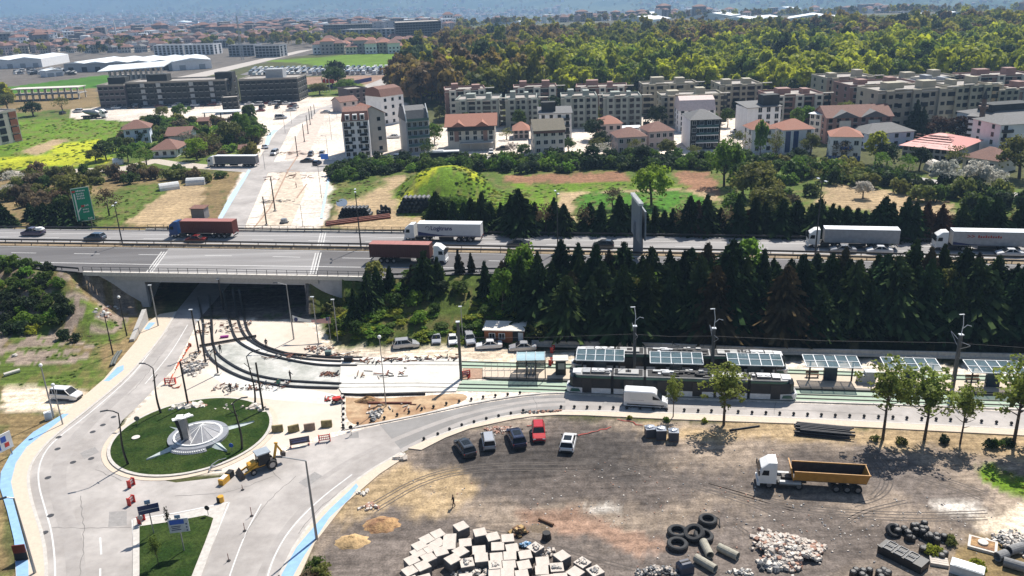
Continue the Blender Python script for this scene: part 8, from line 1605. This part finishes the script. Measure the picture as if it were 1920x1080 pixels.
# pipe bundle, wrapped pallets, single pipes
r = random.Random(8); a = G(1497,812); b = G(1600,822); d = (b - a); an = math.atan2(d.y,d.x); t = thing('pole_stack','stack of long dark steel poles beside the lower pavement','poles',(a.x,a.y + .6,0),an)
for i in range(22): row = i // 8; y = -1.3 + (i % 8) * .38 + row * .15; q = MB(); dx = r.uniform(-.4,.4); q.tube([(dx,y,.16 + row * .28),(d.length + dx,y + r.uniform(-.15,.15),.16 + row * .28)],[.15,.11],6); q.build('pole',mat('dark coated pole',(.028,.028,.03),.35,.3),t)
a,b = G(1368,808),G(1424,800); o = part('steel_pole',(lambda q: (q.tube([(0,0,.12),((b - a).length,0,.12)],.12,6),q.mesh('steel_pole',DKMET))[1])(MB()),None,loc=a,rz=math.atan2((b - a).y,(b - a).x)); tag(o,'single dark pole lying right of the bushy plane tree','pole')
SHR = mat('silver shrink wrap',(.34,.37,.42),.28,.3,var=.3,scale=3)
for k,(px,py,s_) in enumerate([(1220,822,1.0),(1240,826,1.1),(1264,829,1.05)]):
 t = thing('wrapped_pallet',['pallet wrapped in silver film, left of three by the pavement','pallet wrapped in silver film, middle of three by the pavement','pallet wrapped in silver film, right of three by the pavement'][k],'pallet',G(px,py) + Vector((0,.5,0)),R(4 - 5 * k),'wrapped pallets'); q = MB(); q.box((0,0,0),(1.25,1.1,.15)); q.build('pallet',WOOD,t); q = MB(); q.box((0,0,.15),(1.3,1.2,1.15 * s_)); q.build('load',mat('dark bagged load',(.05,.055,.07),.5),t); q = MB(); q.box((0,0,.15 + 1.15 * s_),(1.34,1.24,.1)); q.blob((0,.1,.3 + 1.15 * s_),(.6,.5,.15),8,4,.2); q.build('film',SHR,t)
for k,(pts,lab) in enumerate([([(1075,820),(1090,815),(1110,811),(1130,806),(1150,800)],'red netting strip lying right of the white car'),([(1160,788),(1180,790),(1195,796),(1210,800)],'red netting strip left of the wrapped pallets'),([(985,800),(1000,797),(1020,794)],'red netting bits above the red car')]):
 q = MB(); P_ = W(pts); P_ = resample(P_,.7); rr = random.Random(k); P_ = [p + Vector((rr.uniform(-.25,.25),rr.uniform(-.2,.2),0)) for p in P_]; A_ = offs(P_,.09); B_ = offs(P_,-.09); q.strip([(p.x,p.y,.03 + rr.random() * .12) for p in B_],[(p.x,p.y,.03 + rr.random() * .12) for p in A_]); tag(q.build('safety_netting',mat('faded red netting',(.30,.05,.035),.8)),lab,'netting','red safety netting on the ground')
# ------------------------------------------------------------------ construction site around the curve
for k,(px,py,h_,lab) in enumerate([(521,809,8,'yellow-grey concrete barrier, leftmost of the four'),(551,809,24,'yellow-grey concrete barrier, second from left, turned'),(581,806,12,'red-lettered concrete barrier, third from left'),(613,800,6,'olive concrete barrier, rightmost of the four')]):
 t = thing('concrete_barrier',lab,'barrier',G(px,py),R(h_),'concrete barriers on the plaza'); q = MB(); q.loft([[(-.75,-.35,0),(.75,-.35,0),(.75,.35,0),(-.75,.35,0)],[(-.75,-.25,.3),(.75,-.25,.3),(.75,.25,.3),(-.75,.25,.3)],[(-.75,-.12,1.0),(.75,-.12,1.0),(.75,.12,1.0),(-.75,.12,1.0)]]); q.build('body',mat('dirty yellow concrete',(.24,.20,.09),.85,var=.35,scale=2) if k != 2 else mat('dirty rosy concrete',(.25,.18,.13),.85,var=.3),t)
t = thing('notice_board','dark banner board on feet behind the digger','board',G(563,836),R(16)); q = MB(); q.box((0,0,.35),(2.6,.08,.95)); q.build('board',mat('dark print',(.08,.06,.08),.6),t); q = MB(); q.box((0,-.05,.62),(1.9,.03,.22)); q.box((0,-.05,1.0),(2.2,.03,.10)); q.build('lettering',mat('blue grey print',(.14,.16,.30),.6),t); [(lambda q: (q.box((x,0,0),(.1,.7,.35)),q.build('foot',RED,t)))(MB()) for x in (-1.2,1.2)]
def bar(label,foot,rz,w_=1.5):
 t = thing('road_barrier',label,'barrier',G(*foot),R(rz),'red and white road barriers'); q = MB(); [q.box((x,0,0),(.09,.5,1.05)) for x in (-w_ / 2,w_ / 2)]; [q.box((0,0,z),(w_,.06,.1)) for z in (.25,.6,.95)]; q.build('frame',RED,t); q = MB(); [q.box((-w_ / 2 + .12 + i * w_ / 6,0,z),(w_ / 12,.07,.22)) for i in range(6) for z in (.36,.71)]; q.build('panel',WHITE,t)['kind'] = 'stuff'
bar('red and white lettered barrier right of the dark board',(609,828),12); bar('red barrier frame with orange netting on the plaza above the roundabout',(320,720),5,1.6); bar('red barrier behind the entrance canopy',(1036,660),70,1.0); bar('red barrier between canopy and kiosk',(1033,684),70,1.0); bar('red and white barrier at the catenary mast',(874,706),20,1.2); bar('red tilted barrier on the left roadway, upper',(247,912),75,.8); bar('red tilted barrier on the left roadway, lower',(247,945),75,.8); bar('red barrier by the island tip',(266,980),80,.8)
def netting(label,pts,h_=.7,m_=ORANGE):
 P_ = resample(W(pts),.5); rr = random.Random(len(pts)); q = MB(); A_ = [(p.x,p.y,.02) for p in P_]; B_ = [(p.x + rr.uniform(-.2,.2),p.y + rr.uniform(-.15,.15),h_ * rr.uniform(.3,1)) for p in P_]; q.strip(A_,B_); tag(q.build('safety_netting',m_),label,'netting','orange safety netting')
netting('orange netting along the road edge left of the curved rails',[(318,722),(326,700),(338,680),(350,660),(358,648)],.5); netting('orange netting bundle at the bend of the road',[(352,648),(360,650)],.8); netting('orange netting loop on the plaza',[(318,722),(325,728),(335,728),(340,722)],.4); netting('orange-red netting beside the catenary mast',[(868,700),(876,704),(884,708),(874,712)],.9,RED)
# yellow and black crash cushion, light boxes
t = thing('lane_divider','yellow, white and black lane divider below the roundabout','divider',G(421,905),R(72)); q = MB(); q.box((0,0,0),(1.4,.7,.8)); q.build('body',YELLOW,t); q = MB(); q.box((0,0,.8),(1.0,.6,.05)); q.build('top',WHITE,t); q = MB(); q.box((1.2,0,0),(.9,.7,.9)); q.build('black_block',BLACK,t)
t = thing('lane_divider','small yellow and black drum on the junction','divider',G(415,941),0); q = MB(); q.tube([(0,0,0),(0,0,.8)],.36,10); q.build('drum',YELLOW,t); q = MB(); q.tube([(-.2,-.1,.0),(-.2,-.1,.7)],.3,8); q.build('dark_side',BLACK,t)
# fallen black lamp mast at the roundabout's lower right rim
q = MB(); P_ = [G(a_,b_) for a_,b_ in ((425,862),(410,866),(398,874),(392,886))]; q.tube([(p.x,p.y,.2) for p in P_],.1,6); tag(q.build('loose_pipe',GREY),'bent grey pipe lying at the lower right rim of the roundabout','pipe')
# formwork, planks, tools on and around the slab
SM = [DKMET,WOOD,RUST,CONC]; rr = random.Random(21)
def litter(label,c,rx,ry,n,lmin,lmax,seed,ms=None,z=.17):
 r = random.Random(seed); q = MB(); ms = ms or SM
 for i in range(n): x,y = c.x + r.uniform(-rx,rx),c.y + r.uniform(-ry,ry); l_ = r.uniform(lmin,lmax); q.m(r.randrange(len(ms))).box((x,y,z + r.uniform(0,.15)),(l_,r.uniform(.06,.22),r.uniform(.05,.15)),r.uniform(0,3.1))
 tag(q.build('site_litter',ms),label,'site litter',None,'stuff')
litter('planks and tools along the far rails of the white slab',G(760,676),9,.9,60,.3,1.8,1); litter('boards and tools lying on the white slab',G(710,702),4.5,1.6,16,.4,1.8,2); litter('scrap along the outer curved rail above the roundabout',G(470,726),6,1.3,70,.2,1.2,3,z=.05); litter('scrap under the mouth of the underpass',G(420,615),4.5,2.5,60,.2,1.4,4,z=.1); litter('scrap beside the catenary posts',G(372,675),2.2,4,60,.2,1.0,5,z=.05,ms=[CONCW,CONC,DKMET,WOOD])
litter('timber on the sandy patch before the slab',G(740,765),4.5,1.2,14,.4,1.5,6,z=.04); litter('scrap at the corner of the sandy patch',G(625,748),1.6,.8,26,.2,.9,7,z=.04,ms=[RED,DKMET,RUST]); litter('pipes and boards along the inner curved rail',G(580,668),8,.8,40,.3,1.6,8,z=.1); litter('loose boards on the far street works',G(545,330),8,6,30,.6,3,9,z=.05,ms=[RUST,WOOD,DKMET]); litter('scaffold parts at the head of the far street works',G(560,288),9,3,40,.8,4,10,z=.2,ms=[RUST,WOOD,CONC]); litter('steel parts on the far street',G(525,378),5,1.6,30,.4,2,11,z=.1,ms=[DKMET,DKMET,CONC])
rubble('rubble_heap','broken stones beside the catenary posts',G(365,690),2.0,3.4,120,.15,.6,[CONCW,CH1,CH3],.3,61); rubble('rubble_heap','dark kerb stones strewn along the sandy patch',G(703,778),1.2,1.8,70,.2,.5,[CH3,CH4,CONCW],.1,62); rubble('rubble_heap','pale stones beside the dirt slope right of the underpass',G(600,655),2.6,1.6,60,.2,.6,[CONCW,CH1,CH2],.2,63); 
r = random.Random(17); q = MB(); CHS = [CH1,CONCW,CH3,CH2]
for i in range(420):
 px = r.uniform(60,268); py = r.uniform(515,600); p = GT(px,py)
 if p.z < .6: continue
 s_ = r.uniform(.15,.6); q.m(r.randrange(4)).blob((p.x,p.y,p.z),(s_,s_,s_ * .6),5,3,.3,r)
tag(q.build('slope_rocks',CHS),'pale rocks strewn over the slope left of the bridge','rocks',None,'stuff')
t = thing('site_platform','small dark work platform beside the inner curved rail','platform',G(654,679)); q = MB(); q.box((0,0,.5),(1.4,.8,.5)); [q.box((x,y,0),(.1,.1,.6)) for x in (-.6,.6) for y in (-.3,.3)]; q.build('body',DKMET,t)
t = thing('generator','small green-grey generator beside the inner curved rail','generator',G(616,667)); q = MB(); q.box((0,0,.2),(1.0,.7,.7)); q.build('body',mat('grey green metal',(.12,.18,.17),.5),t); q = MB(); q.box((0,0,0),(1.1,.6,.2)); q.build('skid',BLACK,t)
for b,r_,lab in [((628,685),.3,'timber heap lying on the grey concrete')]: litter('stack of dark boards on the grey curing concrete',G(620,703),1.6,.7,26,.5,1.2,71,z=.06,ms=[WOOD,DKMET,RUST])
t = thing('wheelbarrow','red and black machine at the corner of the sandy patch','machine',G(632,755),.3); q = MB(); q.box((0,0,.5),(1.2,.7,.4)); q.build('tray',RED,t); [(lambda w_: None)(wheel(t,x,y,(.33,.22))) for x,y in ((-.5,-.35),(.5,-.35),(0,.4))]
o = part('trough',(lambda q: (q.box((0,0,0),(1.4,.5,.35)),q.mesh('trough',mat('magenta plastic',(.28,.02,.22),.5)))[1])(MB()),None,loc=G(421,633),rz=.2); tag(o,'magenta plastic trough between the curved rails','trough')
a,b = G(690,757),G(772,757); o = part('steel_beam',(lambda q: (q.box(((b - a).length / 2,0,0),((b - a).length,.25,.28)),q.mesh('steel_beam',RUST))[1])(MB()),None,loc=a,rz=math.atan2((b - a).y,(b - a).x)); tag(o,'rusty steel beam lying on the sandy patch','beam')
for lab,a,b in [('dark corrugated hose, left of two below the slope',(208,688),(222,662)),('dark corrugated hose, right of two below the slope',(214,686),(228,660))]:
 A,B = G(*a),G(*b); q = MB(); q.tube([tuple(A + Vector((0,0,.25))),tuple((A + B) / 2 + Vector((-.15,0,.25))),tuple(B + Vector((0,0,.25)))],.22,8); tag(q.build('hose',mat('grey green hose',(.09,.10,.09),.6)),lab,'hose')
pipe('white pipe lying in the grass at the left',(8,706),(38,697),.3,CONCW,0,'concrete_pipe',None); o = part('white_stone',(lambda q: (q.blob((0,0,.2),(.5,.4,.3),6,4,.2),q.mesh('white_stone',CONCW))[1])(MB()),None,loc=G(28,668)); tag(o,'white stone in the grass at the left','stone')
t = thing('cabinet','white electric cabinet at the mouth of the dirt track','cabinet',G(92,786),.5); q = MB(); q.box((0,0,0),(1.0,.7,1.2)); q.build('body',WHITE,t); q = MB(); q.box((0,-.36,.1),(.8,.02,1.0)); q.build('door',FRW,t)
# wooden cabin with barrier and van row
a = G(909,644); b = G(982,646); an = math.atan2((b - a).y,(b - a).x); t = thing('site_cabin','orange-brown wooden cabin with a white roof beside the parked cars','cabin',a,an); L_ = (b - a).length; CW = mat('orange brown boards',(.32,.11,.04),.7,var=.15)
for i in range(8): q = MB(); q.box((L_ * .36,0,.15 + i * .29),(L_ * .72,.08,.275)); q.build('plank',CW,t)
q = MB(); q.prism([(0,.05),(L_,.05),(L_,3.0),(0,3.0)],0,2.5); q.build('wall',CW,t); q = MB(); q.box((L_ * .86,-.0,.1),(L_ * .26,.1,2.3)); q.build('dark_end',BLACK,t); q = MB(); q.box((L_ * .93,-.08,.1),(.85,.06,2.1)); q.build('door',FRW,t)
q = MB(); q.loft([[(-.25,-.35,2.5),(L_ + .25,-.35,2.5),(L_ + .25,3.3,2.75),(-.25,3.3,2.75)],[(-.25,-.35,2.65),(L_ + .25,-.35,2.65),(L_ + .25,3.3,2.9),(-.25,3.3,2.9)]]); q.build('roof',mat('cream sheet roof',(.66,.62,.55),.6),t)
for x in (.2,.45): put_window(t,(L_ * x,-.06),.95,.9,.9,0)
# ------------------------------------------------------------------ beyond the highway: heaps, beams, greenhouses
DKP = mat('black pipe ends',(.03,.03,.032),.5,var=.2)
def pipe_heap(label,c,n0,rows,r_,L_,rz,m_=DKP):
 t = thing('pipe_heap',label,'pipe heap',c,rz)
 for k in range(rows):
  for i in range(n0 - k): q = MB(); y = 0; x = (i - (n0 - k) / 2) * 2 * r_; z = r_ + k * 1.75 * r_; q.tube([(x,0,z),(x,L_,z)],r_,8,caps=False); q.tube([(x,L_,z),(x,0,z)],r_ * .72,8,caps=False); q.build('pipe',m_,t)
pipe_heap('heap of black pipes beside the rusty sheet piles',G(668,408),9,3,.5,3,-.1); pipe_heap('big heap of grey pipes at the foot of the mound',G(785,400),9,4,.62,3,-.1,mat('grey pipe ends',(.09,.09,.09),.6,var=.3)); pipe_heap('smaller heap of grey pipes right of the big one',G(808,400),4,3,.55,3,-.1,MATS['grey pipe ends'])
fluted('black plastic parts stacked beside the dirt path',G(725,400),1.6,1.2,2.4,.3,11,12); fluted('black plastic parts on the dirt path',G(718,404),1.8,1.0,1.6,.3,12,10)
t = thing('sheet_piles','long rusty sheet piles stacked beyond the highway','sheet piles',G(612,424),R(14))
for i in range(5): q = MB(); q.beam((0,i * .7,.5 + .25 * (i % 2)),(17,i * .7 + 1.5,.5 + .25 * (i % 2)),.6,.45); q.build('sheet_pile',RUST,t)
for lab,c,rz,L_ in [('white plastic greenhouse tunnel in the left gardens',G(299,357),.5,6),('small white greenhouse tunnel right of the first',G(351,346),.1,6),('round white tank in the garden under the farmhouse',G(213,308),.3,3.5)]:
 t = thing('greenhouse',lab,'greenhouse',c,rz); q = MB(); pr = [(2.0 * math.cos(math.pi * k / 8),2.2 * math.sin(math.pi * k / 8)) for k in range(9)]; q.loft([[(0,y,z) for y,z in pr],[(L_,y,z) for y,z in pr]]); q.build('cover',mat('white greenhouse film',(.62,.62,.60),.4),t)
t = thing('shed','small shed with brown roof beside the blue path beyond the highway','shed',G(361,411),-.15); q = MB(); q.box((1.8,1.3,0),(3.8,2.8,2.9)); q.build('wall',mat('grey boards',(.22,.21,.22),.8),t); q = MB(); q.loft([[(-.4,-.3,2.9),(4.0,-.3,2.9),(4.0,3.0,3.2),(-.4,3.0,3.2)],[(-.4,-.3,3.05),(4.0,-.3,3.05),(4.0,3.0,3.35),(-.4,3.0,3.35)]]); q.build('roof',TERD,t)
sheet('puddle',[(630,378),(640,372),(650,374),(652,384),(640,388),(631,386)],.03,mat('puddle water',(.10,.11,.13),.08),sm=1)
t = thing('water_tank','grey machine standing on the far street works','machine',G(533,418)); q = MB(); q.tube([(0,0,.3),(0,0,1.2)],[1.0,.8],10); q.build('drum',GREY,t); q = MB(); q.box((0,0,0),(2.2,1.4,.3)); q.build('base',DKMET,t)
# far street works: trenches and kerbs
q = MB()
for pts in ([(478,425),(505,392),(540,320),(560,290)],[(556,372),(575,345)],[(536,318),(562,322)]): linemark(q,W(pts),.03,.5)
tag(q.build('trench',mat('trench soil',(.36,.24,.17),.95,var=.3)),kind='structure')
sheet('road_works',[(480,424),(545,424),(572,360),(562,322),(530,318),(498,385)],.014,mat('dug sand',(.54,.45,.35),.95,var=.3,world=True,scale=.6,bump=.6))
sheet('road_works',[(533,300),(575,298),(600,240),(612,205),(600,205),(565,240)],.026,mat('rosy road bed',(.56,.46,.39),.95,var=.2,world=True,scale=.5))
# ------------------------------------------------------------------ bollards along the kerbs
BM = MB(); BM.blob((0,0,.18),(.22,.22,.24),8,4); BM = BM.mesh('bollard',BLACK)
up_ = [(644,804),(671,796),(696,790),(721,785),(745,779),(767,774),(791,768),(813,764),(837,758),(861,754),(884,750),(906,746),(929,743),(952,741),(975,738)]
lo_ = [(795,824),(821,815),(843,806),(866,798),(889,792),(912,786),(935,781),(958,776),(981,771),(1052,764),(1077,764),(1101,764.5),(1125,765),(1150,765.5),(1175,766),(1200,767),(1225,768),(1250,769),(1283,770),(1309,771),(1334,771.5),(1359,772),(1384,773),(1410,774.5),(1436,775),(1462,776),(1488,777),(1514,778),(1540,779),(1566,780),(1593,780.7),(1620,781.5),(1647,782.5),(1674,783.5),(1700,785),(1728,786),(1755,787),(1782,788),(1811,789),(1840,791),(1868,793),(1896,795)]
for i,(px,py) in enumerate(up_): o = part('bollard',BM,None,loc=G(px,py + 1) + Vector((0,0,.1)),rz=0); tag(o,'low black domed bollard on the upper kerb of the bend, ' + seg(px,720,'by the plaza corner',800,'below the white slab',880,'below the catenary mast','below the platform ramp'),'bollard','bollards on the upper kerb')
for i,(px,py) in enumerate(lo_): o = part('bollard',BM,None,loc=G(px,py + 1.5) + Vector((0,0,.1)),rz=0); near = 'below the bend, above the parked lot cars' if px < 1060 else ('in front of the trams' if px < 1480 else 'right of the trams, towards the plane trees'); tag(o,'low black domed bollard on the lower kerb ' + near,'bollard','bollards on the lower kerb ' + near)
for i in range(6): p = G(645 - .3 * i,748 + i * 10.5); o = part('bollard',BM,None,loc=p + Vector((0,0,.1))); tag(o,'low black domed bollard on the left kerb of the sandy patch','bollard','bollards on the sandy patch kerb')
# ------------------------------------------------------------------ people
SKIN = mat('skin',(.42,.24,.16),.6); HAIR = mat('dark hair',(.02,.015,.012),.7)
def person(label,p,head,top,legs,pose='stand',s=1.0):
 J = dict(pel=(0,0,.95),sp=(0,0,1.18),ch=(.0,0,1.38),nk=(0.01,0,1.50),hd=(.03,0,1.63),tp=(.03,0,1.74))
 V = []; E = []; Rr = []
 def add(q,r_,par=None): V.append(q); Rr.append(r_); (E.append((par,len(V) - 1)) if par is not None else None); return len(V) - 1
 pe = add((0,0,.95),(.15,.12)); sp = add((0,0,1.15),(.14,.11),pe); ch = add((.02,0,1.36),(.17,.12),sp); nk = add((.03,0,1.50),(.06,.06),ch); hd = add((.05,0,1.62),(.10,.095),nk); tp = add((.05,0,1.72),(.07,.07),hd)
 bend = pose == 'work'
 for s_ in (-1,1):
  sh = add((.02,s_ * .19,1.40),(.065,.065),ch); el = add((.04 if not bend else .15,s_ * .27,1.13),(.05,.05),sh); wr = add((.14 if not bend else .35,s_ * .24,.92),(.036,.036),el); hn = add((.18 if not bend else .42,s_ * .22,.82),(.04,.025),wr)
  hp = add((0,s_ * .10,.88),(.10,.10),pe); st = s_ * (.10 if pose != 'walk' else .22); kn = add((.03 + st * .4,s_ * .11,.50),(.068,.068),hp); an_ = add((st * .9 - .02,s_ * .11,.10),(.045,.045),kn); ft = add((st * .9 + .14,s_ * .12,.04),(.05,.035),an_)
 me = bpy.data.meshes.new('person'); me.from_pydata(V,E,[]); o = bpy.data.objects.new('person',me); sc.collection.objects.link(o); md = o.modifiers.new('skin','SKIN'); sb = o.modifiers.new('sub','SUBSURF'); sb.levels = 1; sb.render_levels = 1; me.skin_vertices[0]
 for i,v in enumerate(me.skin_vertices[0].data): v.radius = Rr[i]; v.use_root = (i == 0)
 dg = bpy.context.evaluated_depsgraph_get(); m2 = bpy.data.meshes.new_from_object(o.evaluated_get(dg)); bpy.data.objects.remove(o)
 m2.materials.clear(); [m2.materials.append(q) for q in (legs,top,SKIN,HAIR)]
 for f in m2.polygons:
  c = f.center; f.material_index = 3 if (c.z > 1.66 or (c.z > 1.58 and c.x < .03)) else (2 if c.z > 1.49 or (abs(c.y) > .17 and c.z < .90) else (1 if c.z > .93 else 0))
 m2.shade_smooth(); b = part('person',m2,None,loc=p,rz=R(head)); b.scale = (s,) * 3; return tag(b,label,'person')
DK = mat('dark cloth',(.02,.02,.025),.9); JN = mat('dark trousers',(.03,.035,.05),.9); HIV = mat('red work jacket',(.25,.04,.03),.9)
person('person in dark clothes walking alone on the dirt lot',G(851,951),200,DK,DK,'walk'); person('worker in dark clothes standing above the roundabout',G(433,736),250,DK,JN); person('worker bending over the inner side of the outer curved rail',G(545,713),60,DK,DK,'work'); person('worker standing beside the catenary posts and curved rails',G(414,662),120,DK,JN,'work'); person('worker in a red jacket on the far street works',G(556,352),200,HIV,DK,'stand',1.1); person('worker near the banner at the inner curved rail',G(500,652),120,JN,DK); person('worker in green by the outer curved rail',G(523,728),300,mat('green vest',(.04,.16,.10),.9),DK,'work')
# ------------------------------------------------------------------ haze
X0,X1,Y0,Y1,Z0,Z1 = -11500,11500,-60,13400,-116,860
hm = bpy.data.materials.new('haze'); hm.use_nodes = True; n = hm.node_tree; [n.nodes.remove(x) for x in list(n.nodes)]; ou = n.nodes.new('ShaderNodeOutputMaterial'); pv = n.nodes.new('ShaderNodeVolumePrincipled'); pv.inputs['Color'].default_value = (.42,.66,1.0,1); pv.inputs['Density'].default_value = .00016; pv.inputs['Anisotropy'].default_value = .25; n.links.new(pv.outputs[0],ou.inputs['Volume'])
q = MB(); q.box(((X0 + X1) / 2,(Y0 + Y1) / 2,Z0),(X1 - X0,Y1 - Y0,Z1 - Z0)); hz_o = q.build('haze',hm); hz_o['kind'] = 'stuff'
sc.cycles.volume_step_rate = 10; sc.cycles.volume_max_steps = 64
for f,o in pend: f(o)
